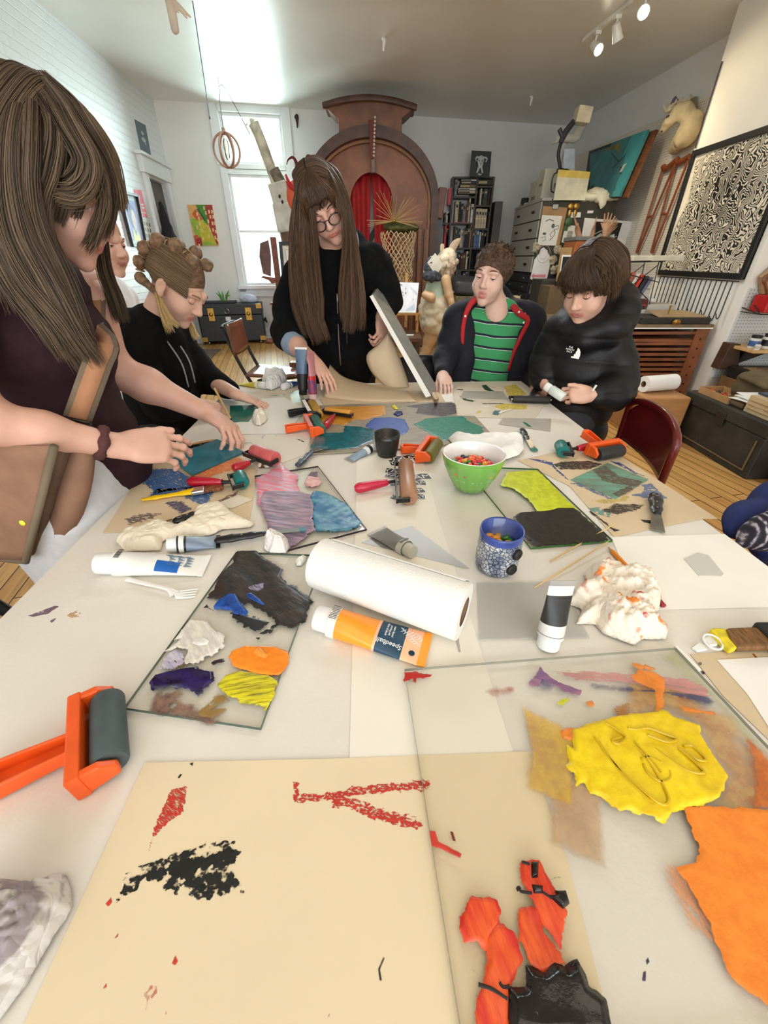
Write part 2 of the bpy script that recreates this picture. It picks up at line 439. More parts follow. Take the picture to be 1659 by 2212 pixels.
def crumple(name,mat,c,r,seed=0,parent=None,amp=.35,fl=.0,n=3,cols=None,pts=None):
 """a balled or wadded sheet: sharp-creased folded surface resting on its underside"""
 bm=bmesh.new();bmesh.ops.create_icosphere(bm,subdivisions=5,radius=1.)
 v=np.array([x.co[:]for x in bm.verts]);f=[[q.index for q in x.verts]for x in bm.faces];bm.free()
 rg=np.random.default_rng(seed);h=np.zeros(len(v))
 for o in range(n):
  fr=1.6*1.8**o
  for _ in range(4):
   d=rg.normal(size=3);d/=np.linalg.norm(d);ph=rg.uniform(0,6.28);q=v+.3*np.sin(v[:,[1,2,0]]*fr+ph)
   h+=(np.abs(((q@d*fr+ph)/3.14)%2-1)-.5)*(.5 if o==0 else.33)/1.4**o
 r=np.array(r if hasattr(r,'__len__')else(r,)*3)
 w=v*(1+amp*h)[:,None]*r
 zmin=-r[2]*.75;w[:,2]=np.where(w[:,2]<zmin,zmin+(w[:,2]-zmin)*.05,w[:,2]);w[:,2]-=w[:,2].min()
 b=MB();b.v=[tuple(p)for p in(w+np.array(c))];b.f=f;b.m=[0]*len(f)
 return b.build(name,mat,parent,smooth=True)
def strands(guides,mat,name,parent,seg=26,seed=3):
 """guides: dicts pts, n, w (half widths start->end), th, r, wave; every strand a tapered tube in one hair mesh"""
 rg=np.random.default_rng(seed);VV=[];FF=[];SH=[];o=0;K=3
 for g in guides:
  C=np.array([p[:]for p in spl(g['pts'],seg)]);t=np.linspace(0,1,seg)
  Tn=np.gradient(C,axis=0);Tn/=np.maximum(np.linalg.norm(Tn,axis=1),1e-9)[:,None]
  sd=np.array(V(g.get('side',(1,0,0))).normalized());S=sd-Tn*(Tn@sd)[:,None];S/=np.maximum(np.linalg.norm(S,axis=1),1e-9)[:,None]
  N=np.cross(Tn,S);w0,w1=g['w'];th=g.get('th',.006);wv=g.get('wave',.003);r0=g.get('r',.0022);bul=g.get('bulge',0.)
  gph=rg.uniform(0,6.28);hm=g.get('mul',2)
  for _ in range(int(g['n']*hm)):
   a=rg.uniform(-1,1);bb=rg.normal()*.5;ln=rg.uniform(g.get('minlen',.88),1.);ph=rg.uniform(0,6.28);fq=rg.uniform(3,7)
   ti=t*ln;idx=ti*(seg-1);i0=np.clip(idx.astype(int),0,seg-2);fr=(idx-i0)[:,None]
   lp=lambda A:A[i0]*(1-fr)+A[i0+1]*fr
   w=w0+(w1-w0)*ti+bul*np.sin(PI*ti)
   P=lp(C)+lp(S)*((a*w+wv*np.sin(fq*ti*2+ph)*ti))[:,None]+lp(N)*((bb*th*(.4+.6*ti)+th*.5*(1-a*a)+wv*.6*np.cos(fq*ti*2.3+ph)*ti))[:,None]
   R=r0*(.62 if hm==2 else 1)*rg.uniform(.7,1.3)*np.minimum(1,(1-t)*6+.15)
   for k in range(K):
    an=2*PI*k/K;VV.append(P+lp(S)*(math.cos(an)*R)[:,None]+lp(N)*(math.sin(an)*R)[:,None])
   ii=np.arange(seg-1)
   for k in range(K):
    k2=(k+1)%K;FF.append(np.stack([o+k*seg+ii,o+k2*seg+ii,o+k2*seg+ii+1,o+k*seg+ii+1],1))
   sh=np.clip(.40+.20*math.sin(a*6.5+gph)+.10*math.sin(a*17+gph*3)+rg.normal(0,.09)+g.get('tip',.25)*(t-.3),0,1);SH+=[sh]*K;o+=K*seg
 v=np.concatenate(VV);f=np.concatenate(FF)
 me=bpy.data.meshes.new(name);me.from_pydata(v.tolist(),[],f.tolist());me.materials.append(mat)
 me.polygons.foreach_set('use_smooth',[True]*len(me.polygons))
 a=me.attributes.new('shade','FLOAT','POINT');a.data.foreach_set('value',np.concatenate(SH).astype(np.float32));me.update()
 ob=bpy.data.objects.new(name,me);COL.objects.link(ob)
 if parent:ob.parent=parent;me.transform(wm(parent).inverted())
 return ob
CH=3.05
cl=T(75.6,0,CH);c1=T(330,215,CH);c2=T(1205,270,CH);c3=T(1580,72,CH)
CBL=V((c1 .x,c1 .y));bwd=V((c2 .x-c1 .x,c2 .y-c1 .y)).normalized()
lwd=V((cl.x-c1 .x,cl.y-c1 .y)).normalized()
rq=T(1273,249,CH);rwd=V((c3 .x-rq.x,c3 .y-rq.y)).normalized()
def isect(p,d,q,e):
 den=d.x*e.y-d.y*e.x;t=((q.x-p.x)*e.y-(q.y-p.y)*e.x)/den;return p+d*t
CBR=isect(CBL,bwd,V((rq.x,rq.y)),rwd)
YB=-3.4
LF=CBL+lwd*((YB-CBL.y)/lwd.y)
BUX=3.0;BY0,BY1=5.18,3.83
def vplane(px,py,p,d):
 """where the view ray through a photo point meets the vertical plane through p along d -> (distance along d, point)"""
 r=ray(px,py);den=r.x*d.y-r.y*d.x;t=(p.x*d.y-p.y*d.x)/den
 q=V((r.x*t,r.y*t,CZ+r.z*t));return(V((q.x,q.y))-p).dot(d),q
def BW(px,py):return vplane(px,py,CBL,bwd)
def LW(px,py):return vplane(px,py,CBL,lwd)
def RW(px,py):return vplane(px,py,CBR,rwd)
def wpt(p,d,s,z,off=0,n=None):
 q=p+d*s
 if n is not None:q=q+n*off
 return V((q.x,q.y,z))
nB=V((bwd.y,-bwd.x));nL=V((-lwd.y,lwd.x));nR=V((rwd.y,-rwd.x))
if nB.y>0:nB=-nB
if nL.x<0:nL=-nL
if nR.x>0:nR=-nR
def wallbox(b,p,d,n,s0,s1,z0,z1,t=.14,off=0.,mi=0):
 """slab on the room side plane of a wall, thickness t going outwards (off: how far it stands into the room)"""
 A=p+d*s0+n*off;B=p+d*s1+n*off;k=-n*t
 b.prism([(A.x,A.y,z0),(B.x,B.y,z0),(B.x+k.x,B.y+k.y,z0),(A.x+k.x,A.y+k.y,z0)],(0,0,z1-z0),mi)
M_wall=M('white_wall_paint',(238,238,236),.55,var=.02,vs=2,bump=.06,bs=40)
M_ceil=M('ceiling_gloss_paint',(236,236,230),.36,var=.03,vs=1.2,bump=.04,bs=6)
M_trim=M('white_trim_paint',(236,240,244),.35,var=.02)
def brickM():
 m,nt,b=base('painted_brick');L=nt.links
 tc=nd(nt,'ShaderNodeTexCoord');sx=nd(nt,'ShaderNodeSeparateXYZ');cx=nd(nt,'ShaderNodeCombineXYZ')
 L.new(tc.outputs['Object'],sx.inputs[0]);L.new(sx.outputs['Y'],cx.inputs[0]);L.new(sx.outputs['Z'],cx.inputs[1])
 br=nd(nt,'ShaderNodeTexBrick',Scale=1.);br.inputs['Brick Width'].default_value=.21;br.inputs['Row Height'].default_value=.072;br.inputs['Mortar Size'].default_value=.007;br.inputs['Mortar Smooth'].default_value=.5
 br.inputs['Color1'].default_value=(1,1,1,1);br.inputs['Color2'].default_value=(.85,.85,.85,1);br.inputs['Mortar'].default_value=(0,0,0,1)
 L.new(cx.outputs[0],br.inputs['Vector']);bp=nd(nt,'ShaderNodeBump',Strength=.55,Distance=.012);L.new(br.outputs['Color'],bp.inputs['Height']);L.new(bp.outputs[0],b.inputs['Normal'])
 b.inputs['Base Color'].default_value=(*lin((232,236,240)),1);pset(b,Roughness=.42);return m
def pegM(name,axis,col=(236,230,214),pitch=.0254):
 m,nt,b=base(name);L=nt.links;tc=nd(nt,'ShaderNodeTexCoord');sx=nd(nt,'ShaderNodeSeparateXYZ');L.new(tc.outputs['Object'],sx.inputs[0])
 ds=[]
 for a in axis:
  d=nd(nt,'ShaderNodeMath',operation='DIVIDE');d.inputs[1].default_value=pitch;L.new(sx.outputs[a],d.inputs[0])
  f=nd(nt,'ShaderNodeMath',operation='FRACT');L.new(d.outputs[0],f.inputs[0]);s=nd(nt,'ShaderNodeMath',operation='SUBTRACT');s.inputs[1].default_value=.5;L.new(f.outputs[0],s.inputs[0])
  p=nd(nt,'ShaderNodeMath',operation='POWER');p.inputs[1].default_value=2;L.new(s.outputs[0],p.inputs[0]);ds.append(p)
 ad=nd(nt,'ShaderNodeMath',operation='ADD');L.new(ds[0].outputs[0],ad.inputs[0]);L.new(ds[1].outputs[0],ad.inputs[1])
 mr=nd(nt,'ShaderNodeMapRange');mr.inputs['From Min'].default_value=.012;mr.inputs['From Max'].default_value=.03;L.new(ad.outputs[0],mr.inputs[0])
 mx=nd(nt,'ShaderNodeMix',data_type='RGBA');mx.inputs[6].default_value=(*lin((95,90,80)),1);mx.inputs[7].default_value=(*lin(col),1);L.new(mr.outputs[0],mx.inputs[0]);L.new(mx.outputs[2],b.inputs['Base Color']);pset(b,Roughness=.5);return m
def plankM(name,dx,dy,width,cols,rough=.35,gap=.03,ln=1.6):
 """floor boards running along (dx,dy)"""
 m,nt,b=base(name);L=nt.links;tc=nd(nt,'ShaderNodeTexCoord');mp=nd(nt,'ShaderNodeMapping');mp.inputs['Rotation'].default_value=(0,0,-math.atan2(dy,dx));L.new(tc.outputs['Object'],mp.inputs[0])
 br=nd(nt,'ShaderNodeTexBrick',Scale=1.);br.inputs['Brick Width'].default_value=ln;br.inputs['Row Height'].default_value=width;br.inputs['Mortar Size'].default_value=.0035;br.inputs['Mortar Smooth'].default_value=.2;br.inputs['Bias'].default_value=0
 br.inputs['Color1'].default_value=(*lin(cols[0]),1);br.inputs['Color2'].default_value=(*lin(cols[1]),1);br.inputs['Mortar'].default_value=(*lin(cols[2]),1);L.new(mp.outputs[0],br.inputs['Vector'])
 sc=nd(nt,'ShaderNodeVectorMath',operation='MULTIPLY');sc.inputs[1].default_value=(1.2,22,1);L.new(mp.outputs[0],sc.inputs[0])
 n=nd(nt,'ShaderNodeTexNoise',Scale=2.5,Detail=6.);L.new(sc.outputs[0],n.inputs['Vector']);r=ramp(nt,[(.3,(.55,.5,.45)),(.6,(1,1,1))]);L.new(n.outputs['Fac'],r.inputs[0])
 mx=nd(nt,'ShaderNodeMix',data_type='RGBA',blend_type='MULTIPLY');mx.inputs[0].default_value=.75;L.new(br.outputs['Color'],mx.inputs[6]);L.new(r.outputs[0],mx.inputs[7]);L.new(mx.outputs[2],b.inputs['Base Color'])
 bp=nd(nt,'ShaderNodeBump',Strength=.25,Distance=.004);L.new(br.outputs['Fac'],bp.inputs['Height']);bp.invert=True;L.new(bp.outputs[0],b.inputs['Normal']);pset(b,Roughness=rough);return m
b=MB();b.prism([(LF.x-.6,YB-.2,0),(4.6,YB-.2,0),(4.6,CBR.y+.3,0),(CBL.x-.2,CBR.y+.3,0)],(0,0,-.1))
fd=T(1659,1140,0)-T(1450,985,0)
setting(b.build('floor',plankM('maple_floor_boards',1.0,-4.2,.083,((216,170,104),(196,146,80),(70,42,18)))))
b=MB();b.prism([(LF.x-.6,YB-.2,CH),(4.6,YB-.2,CH),(4.6,CBR.y+.3,CH),(CBL.x-.2,CBR.y+.3,CH)],(0,0,.1))
setting(b.build('ceiling',M_ceil))
b=MB();h0=T(690,18,CH-.0);h1=T(985,38,CH);h2=T(1010,0,CH)
for s in(1,):
 x0,y1,x1=-.62,4.82,1.02
 b.span((x0,3.2,CH-.09),(x0+.05,y1,CH+.01));b.span((x1-.05,3.2,CH-.09),(x1,y1,CH+.01));b.span((x0+.0501,y1-.05,CH-.09),(x1-.0501,y1,CH+.01));b.span((x0+.0501,3.2,CH-.09),(x1-.0501,3.25,CH+.01))
 b.span((x0+.0502,3.2502,CH-.02),(x1-.0502,y1-.0502,CH+.01))
setting(b.build('trim_1',M_trim,bev=.006))
ds0=LW(343,520)[0];ds1=LW(306,420)[0];LS=(LF-CBL).length
dz=2.12
b=MB();wallbox(b,CBL,lwd,nL,-.14,.28,0,CH);wallbox(b,CBL,lwd,nL,.28,.95,dz,CH);wallbox(b,CBL,lwd,nL,.95,LS,0,CH)
setting(b.build('wall_left',brickM()))
b=MB();wallbox(b,CBL,lwd,nL,.16,.28,0,dz+.02,.05,.04);wallbox(b,CBL,lwd,nL,.95,1.07,0,dz+.02,.05,.04);wallbox(b,CBL,lwd,nL,.12,1.11,dz+.0201,dz+.19,.07,.06);wallbox(b,CBL,lwd,nL,.08,1.15,dz+.1901,dz+.22,.1,.09)
setting(b.build('trim_2',M_trim,bev=.004))
b=MB();wallbox(b,CBL,lwd,nL,.285,.945,.01,dz-.005,.04,-.05);d_o=b.build('door_1',M('dark_door_paint',(70,62,58),.4),bev=.003);setting(d_o)
b=MB();b.ell(wpt(CBL,lwd,.87,1.0,0,nL),.03);b.build('door_handle',M('aged_brass',(150,120,60),.3,1.),d_o,smooth=True)
W0=BW(476,300)[0];W1=BW(611,300)[0];tz1=BW(540,244)[1].z;tz0=BW(540,355)[1].z;L0=BW(497,380)[0];Lz1=BW(550,377)[1].z;Lz0=BW(560,616)[1].z;W0b=(W0+L0)/2
W0=W0b;BS=(CBR-CBL).length
b=MB();wallbox(b,CBL,bwd,nB,0,W0,0,CH);wallbox(b,CBL,bwd,nB,W1,BS+.14,0,CH);wallbox(b,CBL,bwd,nB,W0,W1,0,Lz0);wallbox(b,CBL,bwd,nB,W0,W1,tz1,CH);wallbox(b,CBL,bwd,nB,W0,W1,Lz1,tz0)
setting(b.build('wall_back',M_wall))
def window(name,z0,z1,rails):
 b=MB();w=.035
 wallbox(b,CBL,bwd,nB,W0,W0+w,z0,z1,.05,-.05);wallbox(b,CBL,bwd,nB,W1-w,W1,z0,z1,.05,-.05)
 for r in[z0,z1-w]+rails:wallbox(b,CBL,bwd,nB,W0+w,W1-w,r,r+w,.05,-.05)
 o=setting(b.build(name,M_trim,bev=.004))
 g=MB();wallbox(g,CBL,bwd,nB,W0+w,W1-w,z0+w,z1-w,.004,-.07);g.build('window_pane',glassM('window_glass'),o)
window('window_1',tz0,tz1,[]);window('window_2',Lz0,Lz1,[BW(560,500)[1].z-.017])
b=MB()
for a0,a1,z0,z1,o in((W0-.13,W0,tz0-.02,tz1+.1,.03),(W1,W1+.13,Lz0-.1,tz1+.1,.03),(W0-.02,W1,tz1,tz1+.1,.03),(W0-.15,W1+.15,tz1+.1001,tz1+.15,.06),(W0-.0,W1,tz0-.06,tz0-.0,.04),(W0-.1,W0-.0,Lz0-.1,tz0-.0601,.03),(W0-.0,W1,Lz1,Lz1+.05,.03),(W0-.12,W1+.12,Lz0-.05,Lz0-.0,.09),(W0-.1,W1+.1,Lz0-.17,Lz0-.0501,.03)):
 wallbox(b,CBL,bwd,nB,a0,a1,z0,z1,o+.01,o)
setting(b.build('trim_3',M_trim,bev=.004))
b=MB();wallbox(b,CBL,bwd,nB,.01,BS-.01,0,.16,.021,.02);setting(b.build('baseboard_back',M_trim,bev=.003))
b=MB();wallbox(b,CBL,lwd,nL,1.08,LS-.1,0,.16,.021,.02);setting(b.build('baseboard_left',M_trim,bev=.003))
RS=(isect(CBR,rwd,V((0,BY0)),V((1,0)))-CBR).length
b=MB();wallbox(b,CBR,rwd,nR,0,RS,0,CH);setting(b.build('wall_right',M_wall))
pg=RW(1418,300)[0];b=MB();wallbox(b,CBR,rwd,nR,.4,RS-.02,.9,2.62,.009,.008);setting(b.build('trim_4',pegM('cream_pegboard',('Y','Z'))))
b=MB();b.span((BUX,BY1,0),(4.3,BY0,CH));setting(b.build('wall_pier',M('warm_white_plaster',(243,240,230),.6,var=.02,vs=3,bump=.05,bs=30)))
b=MB();b.span((4.0,YB,0),(4.14,BY1-.01,CH));setting(b.build('wall_alcove',M_wall))
b=MB();b.span((LF.x-.4,YB-.14,0),(4.14,YB,.5));b.span((LF.x-.4,YB-.14,2.8),(4.14,YB,CH));b.span((LF.x-.4,YB-.14,.5),(-1.9,YB,2.8));b.span((3.3,YB-.14,.5),(4.14,YB,2.8));setting(b.build('wall_front',M_wall))
b=MB()
for x in(-1.9,-.18,1.53,3.25):b.span((x,YB-.09,.5),(x+.05,YB-.04,2.8))
setting(b.build('assumed_front_window',M_trim))  # unseen window bars, assumed behind the camera so fill light can enter
SC.world=bpy.data.worlds.new('daylight');SC.world.use_nodes=True
bg=SC.world.node_tree.nodes['Background'];bg.inputs[0].default_value=(.80,.90,1,1);bg.inputs[1].default_value=3.0
def area(name,loc,rot,sx,sy,e,col):
 l=bpy.data.lights.new(name,'AREA');l.shape='RECTANGLE';l.size=sx;l.size_y=sy;l.energy=e;l.color=col
 o=bpy.data.objects.new(name,l);COL.objects.link(o);o.location=loc;o.rotation_euler=rot;return o
ang=math.atan2(bwd.y,bwd.x);wc=(W0+W1)/2
for nm,z0,z1,e in(('window_daylight_upper',tz0,tz1,75),('window_daylight_lower',Lz0,Lz1,120)):
 c=wpt(CBL,bwd,wc,(z0+z1)/2,-.16,nB)
 area(nm,c,Euler((math.radians(-90),0,ang)),W1-W0,z1-z0,e,(.80,.91,1))
area('front_fill_light',(.6,YB-.2,1.65),Euler((math.radians(90),0,0)),5.,2.3,95,(1,.97,.92))  # unseen fill light added behind the camera for soft front illumination
area('ceiling_fill_near',(.3,-.6,CH-.06),Euler((0,0,0)),1.8,1.6,11,(1,.90,.74))  # unseen warm ceiling fill, added to brighten the near table
area('skylight_daylight',(.2,4.0,CH-.03),Euler((0,0,0)),1.45,1.45,62,(.93,.97,1))
def spot(name,loc,tgt,e,ang=70,blend=.6,col=(1,.80,.50),r=.03):
 l=bpy.data.lights.new(name,'SPOT');l.energy=e;l.spot_size=math.radians(ang);l.spot_blend=blend;l.color=col;l.shadow_soft_size=r
 o=bpy.data.objects.new(name,l);COL.objects.link(o);o.location=loc
 o.rotation_euler=(V(tgt)-V(loc)).to_track_quat('-Z','Y').to_euler();return o
tk0=T(1262,82,CH);tk1=T(1400,-30,CH)
tdir=(tk1-tk0).normalized()
tr=thing('track_light_rail','white ceiling track rail holding the row of spotlights, upper right','track light',(tk0 .x,tk0 .y,CH-.03))
m_w=M('white_metal',(235,233,226),.35)
b=MB();e1=tk1+tdir*2.2;b.prism([tk0+V((-.02,0,-.001)),tk0+V((.02,0,-.001)),e1+V((.02,0,-.001)),e1+V((-.02,0,-.001))],(0,0,-.03));b.build('rail',m_w,tr,bev=.003)
heads=[((1288,103),'lowest spotlight',0),((1333,72),'middle spotlight',0),((1390,25),'uppermost spotlight',0)]
m_bulb=M('lit_halogen_lens',(255,244,215),.3,var=0,emit=26.)
for i,((px,py),lb,_)in enumerate(heads):
 c=T(px,py,CH-.14);base_p=V((c.x,c.y,CH-.031));base_p=tk0+tdir*max(.02,(c-tk0).dot(tdir));base_p.z=CH-.032
 tg=(V((BUX,4.6-.25*i,1.6)),V((2.9,5.6,1.5)),V((.9,1.9,.7)))[i]
 ax=(tg-c).normalized()
 if i!=1:ax=(ax+V((-.2,-.55,0))).normalized()
 t=thing('spotlight_head','%s on the ceiling track, lit white'%lb,'spotlight',c,group='spotlights on the ceiling track')
 b=MB();b.lathe([(.02,-.07),(.034,-.06),(.04,.02),(.045,.05),(.041,.05),(.038,.03)],c,ax,20);b.build('lamp_housing',m_w,t,smooth=True)
 b=MB();b.lathe([(.001,.036),(.037,.034),(.037,.03),(.001,.028)],c,ax,20);b.build('lens',m_bulb,t,smooth=True)
 b=MB();b.tube([base_p,c-ax*.05],.008,8);b.box(base_p+V((0,0,-.012)),(.05,.03,.024));b.build('stem',m_w,t)
 spot('spotlight_beam',c+ax*.06,tg,(34,30,26)[i],95,.7)
spot('spotlight_ceiling_beam',(1.55,3.3,CH-.28),(.2,3.9,CH),16,100,.9)
sp=spot('table_fill_spot',(2.0,1.4,CH-.1),(.6,.3,.75),8,100,.8)  # extra spot without a fixture, added out of view to light the table
cam=bpy.data.cameras.new('camera');co=bpy.data.objects.new('camera',cam);COL.objects.link(co);SC.camera=co
co.location=(0,0,CZ);co.rotation_euler=(PI/2-PITCH,0,0);cam.sensor_fit='AUTO';cam.sensor_width=36.;cam.lens=36.*FPX/2212.;cam.clip_start=.02
SC.view_settings.view_transform='Standard';SC.view_settings.look='None';SC.view_settings.exposure=0.08;SC.view_settings.gamma=1.;SC.view_settings.use_curve_mapping=False
SC.cycles.use_denoising=True;SC.cycles.max_bounces=7;SC.cycles.diffuse_bounces=4;SC.cycles.glossy_bounces=3;SC.cycles.transparent_max_bounces=16;SC.cycles.caustics_reflective=False;SC.cycles.caustics_refractive=False
SC.cycles.sample_clamp_indirect=6.
tn=V((.9986,.052,0));td=V((-.052,.9986,0))
tcx=V((.045,.575,0))
def tp(a,l,z):q=tcx+tn*a+td*(l-.575);return V((q.x,q.y,z))
table=thing('work_table','big white paper-covered work table crowded with printmaking tools','table',(tcx.x,tcx.y,0),math.atan2(.052,.9986))
M_pap=M('table_paper',(226,220,209),.75,var=.035,vs=5,bump=.05,bs=120)
b=MB();b.prism([tp(-.655,-.55,TZ-.03),tp(.655,-.55,TZ-.03),tp(.655,1.87,TZ-.03),tp(-.655,1.87,TZ-.03)],(0,0,.03));b.build('table_top',M_pap,table,bev=.003)
b=MB()
m_leg=M('black_table_legs',(28,27,27),.4)
for a in(-.58,.58):
 for l in(-.4,1.7):
  b=MB();b.cyl(tp(a,l,0),tp(a,l,TZ-.03),.022,n=16);b.build('leg',m_leg,table,smooth=True)
b=MB()
for l in(-.4,1.7):b.box(tp(0,l,TZ-.06),(1.12,.03,.06),Matrix.Rotation(math.atan2(.052,.9986),3,'Z'))
b.build('apron_rail',m_leg,table)
Za=crop(560,180,2.5136);Zb=crop(920,300,5.53);Zc=crop(1120,360,5.53);Zr=crop(1400,0,3.4556);Zw=crop(280,180,4.1475);Zt=crop(360,560,5.184);Zs=crop(1480,540,4.25);Zk=crop(1340,540,3.95);Zm=crop(780,560,5.184);Zo=crop(1060,0,2.77)
def C(n,c,r=.6,**k):return M(n,c,r,**k)
BLK=C('soft_black',(22,22,23),.5);WHT=C('white_card',(236,235,230),.7,var=.03);DKW=C('dark_walnut',(52,33,24),.45,vs=14,stretch=(1,1,6),var=.3);MIDW=C('mid_brown_wood',(120,74,44),.45,vs=12,var=.25,stretch=(1,1,5));LTW=C('pale_wood',(196,158,108),.55,vs=12,var=.15);STEEL=M('brushed_steel',(170,170,168),.3,1.,var=.08);BRASS=M('old_brass',(176,138,70),.35,.9,var=.1);GRYM=C('grey_metal',(120,120,118),.45)
def quad(fn,cr,pts):return[fn(*(cr(x,y)if cr else(x,y)))for x,y in pts]
def art(parent,name,q,n,polys,off=.001,th=.0006):
 """q: TL,TR,BR,BL in 3D; polys: (mat, [(u,v)...]) with v downwards; flat shapes laid on the quad, later ones on top"""
 b=MB();mats=[]
 for i,(m,pts)in enumerate(polys):
  if m not in mats:mats.append(m)
  P=[]
  for u,v in pts:P.append((q[0]*(1-u)+q[1]*u)*(1-v)+(q[3]*(1-u)+q[2]*u)*v+n*(off+i*.00025))
  b.prism(P,n*th,mats.index(m))
 return b.build(name,mats,parent)
def R4(u0,v0,u1,v1):return[(u0,v0),(u1,v0),(u1,v1),(u0,v1)]
def oval(u,v,a,bb,n=14,t=0):return[(u+a*math.cos(2*PI*i/n+t),v+bb*math.sin(2*PI*i/n+t))for i in range(n)]
def card(name,label,cat,q,n,mat,th=.004,group=None,polys=None,frame=None,inset=.02,pn='printed_image'):
 c=(q[2]+q[3])/2;t=thing(name,label,cat,c,group=group)
 b=MB();b.prism([p+n*.0005 for p in q],n*th);b.build('sheet' if not frame else 'backing_board',mat,t)
 if polys:art(t,pn,q,n,polys,th+.0008)
 if frame:
  fm,fw,fd=frame;b=MB();e=[(q[(i+1)%4]-q[i]).normalized()for i in range(4)]
  for i in range(4):
   a=q[i];c2=q[(i+1)%4];ins=-e[i-1];ins2=e[(i+1)%4]
   b.prism([a,c2,c2+ins2*fw-e[i]*fw,a+(-e[i-1])*fw+e[i]*fw],n*fd)
  b.build('frame',fm,t,bev=.002)
 return t
N3=lambda n:V((n.x,n.y,0))
fB=lambda px,py:BW(px,py)[1];fL=lambda px,py:LW(px,py)[1];fR=lambda px,py:RW(px,py)[1]
nb,nl,nr=N3(nB),N3(nL),N3(nR)
hp={k:C('houses_'+k,c,.5,var=.1,vs=20)for k,c in dict(tan=(232,176,104),green=(70,140,40),dk=(30,92,40),red=(170,44,30),or_=(214,96,44),yel=(204,196,40),win=(246,206,150),lime=(150,184,50)).items()}
q=quad(fB,Zw,[(517,1088),(740,1090),(800,1455),(592,1455)])
ws=[]
for(u,v)in((.62,.04),(.66,.15),(.8,.12),(.92,.12),(.82,.24),(.94,.24),(.7,.35),(.86,.4),(.95,.4),(.7,.56),(.84,.56),(.94,.6),(.62,.72),(.88,.75),(.96,.8),(.3,.18),(.34,.28),(.33,.42),(.38,.58),(.2,.5),(.36,.78),(.14,.95)):ws.append((hp['win'],R4(u,v,u+.065,v+.085)))
card('house_painting','unframed painting of crooked red and green houses on the back wall','painting',q,nb,hp['tan'],.018,polys=[(hp['lime'],[(.0,.35),(.25,.3),(.5,.5),(.45,.95),(.1,.8)]),(hp['or_'],[(.12,.22),(.3,.1),(.52,.35),(.5,.42),(.25,.36)]),(hp['yel'],[(.3,.38),(.55,.35),(.66,.55),(1,.98),(.3,.98)]),(hp['green'],[(.34,0),(.78,0),(.7,.5),(.58,.42),(.38,.12)]),(hp['dk'],[(.34,.1),(.42,.1),(.62,.34),(.58,.4)]),(hp['red'],[(.72,0),(1,0),(1,.98),(.92,.96),(.74,.5)]),(hp['or_'],[(0,.75),(.2,.72),(.26,1),(0,1)]),(hp['red'],[(.05,.84),(.3,.78),(.32,1),(.08,1)]),(hp['lime'],[(.3,.95),(.55,.88),(.95,.98),(.3,1)])]+ws)
q=quad(lambda a,c:D(a,c,8.2),Zb,[(547,140),(783,152),(755,466),(520,452)]);dB=N3(V((0,-1)))
bone=C('bone_ink',(190,196,194),.7,var=.25,vs=40)
card('skull_print','black print of a pale horned ram skull standing on the bookcase','print',q,dB,C('print_black',(24,27,28),.5),.012,polys=[(bone,[(.4,.2),(.5,.16),(.62,.2),(.66,.36),(.6,.56),(.68,.82),(.6,.84),(.5,.62),(.38,.84),(.32,.84),(.4,.56),(.33,.38)]),(bone,[(.42,.22),(.28,.2),(.2,.28),(.26,.4),(.3,.4),(.26,.3),(.3,.27),(.42,.3)]),(bone,[(.6,.22),(.74,.2),(.84,.28),(.78,.42),(.73,.4),(.78,.3),(.72,.27),(.6,.3)]),(BLK,oval(.42,.37,.03,.03)),(BLK,oval(.58,.37,.03,.03)),(BLK,[(.48,.46),(.53,.46),(.505,.54)]),(bone,[(.4,.86),(.6,.86),(.56,.93),(.44,.93)])])
q=quad(fL,Zw,[(42,322),(140,375),(192,655),(100,605)])
card('dark_poster','small dark blue poster with pale face high on left wall above door','poster',q,nl,C('slate_blue',(72,84,104),.4),.004,polys=[(bone,oval(.5,.34,.12,.07)),(bone,oval(.5,.55,.2,.08)),(bone,oval(.62,.66,.08,.04))])
q=quad(fL,None,[(249,409),(291,420),(313,535),(281,533)])
blu=C('portrait_blue',(110,120,196),.5);card('framed_portrait','framed violet portrait drawing hanging on the left brick wall','picture',q,nl,C('mat_board',(206,224,240),.6),.012,frame=(C('thin_dark_frame',(48,38,44),.4),.028,.045),polys=[(blu,R4(.2,.14,.82,.88)),(C('dark_hair_ink',(70,66,110),.5),oval(.5,.42,.22,.24)),(C('portrait_skin',(214,186,190),.5),oval(.58,.5,.12,.2)),(C('portrait_yellow',(226,220,110),.5),[(.3,.88),(.4,.62),(.5,.8),(.66,.66),(.78,.88)])],pn='portrait_image')
q=quad(fL,None,[(288,409),(305,411),(318,470),(303,467)])
pk=C('poster_pink',(240,92,112),.5);card('red_poster','red notice poster with white lettering beside the doorway','poster',q,nl,pk,.003,polys=[(WHT,oval(.35,.25,.2,.08)),(WHT,R4(.45,.5,.85,.56)),(WHT,R4(.45,.62,.85,.68)),(WHT,R4(.25,.82,.9,.86))])
q=quad(fL,None,[(306,472),(324,478),(333,540),(318,538)])
grid=[(GRYM,R4(.15+.3*i,.08+.2*j,.3+.3*i,.2+.2*j))for i in range(3)for j in range(4)]
card('flyer_sheet','white flyer with a grid of small pictures under the red poster','flyer',q,nl,WHT,.002,polys=grid)
q=quad(fL,None,[(322,530),(332,532),(337,560),(328,556)]);card('small_dark_photo','tiny dark photo card low on the left wall by the doorway','photo',q,nl,C('photo_brown',(62,50,52),.4),.003)
q=quad(fB,None,[(362,455),(370,462),(372,474),(366,470)])
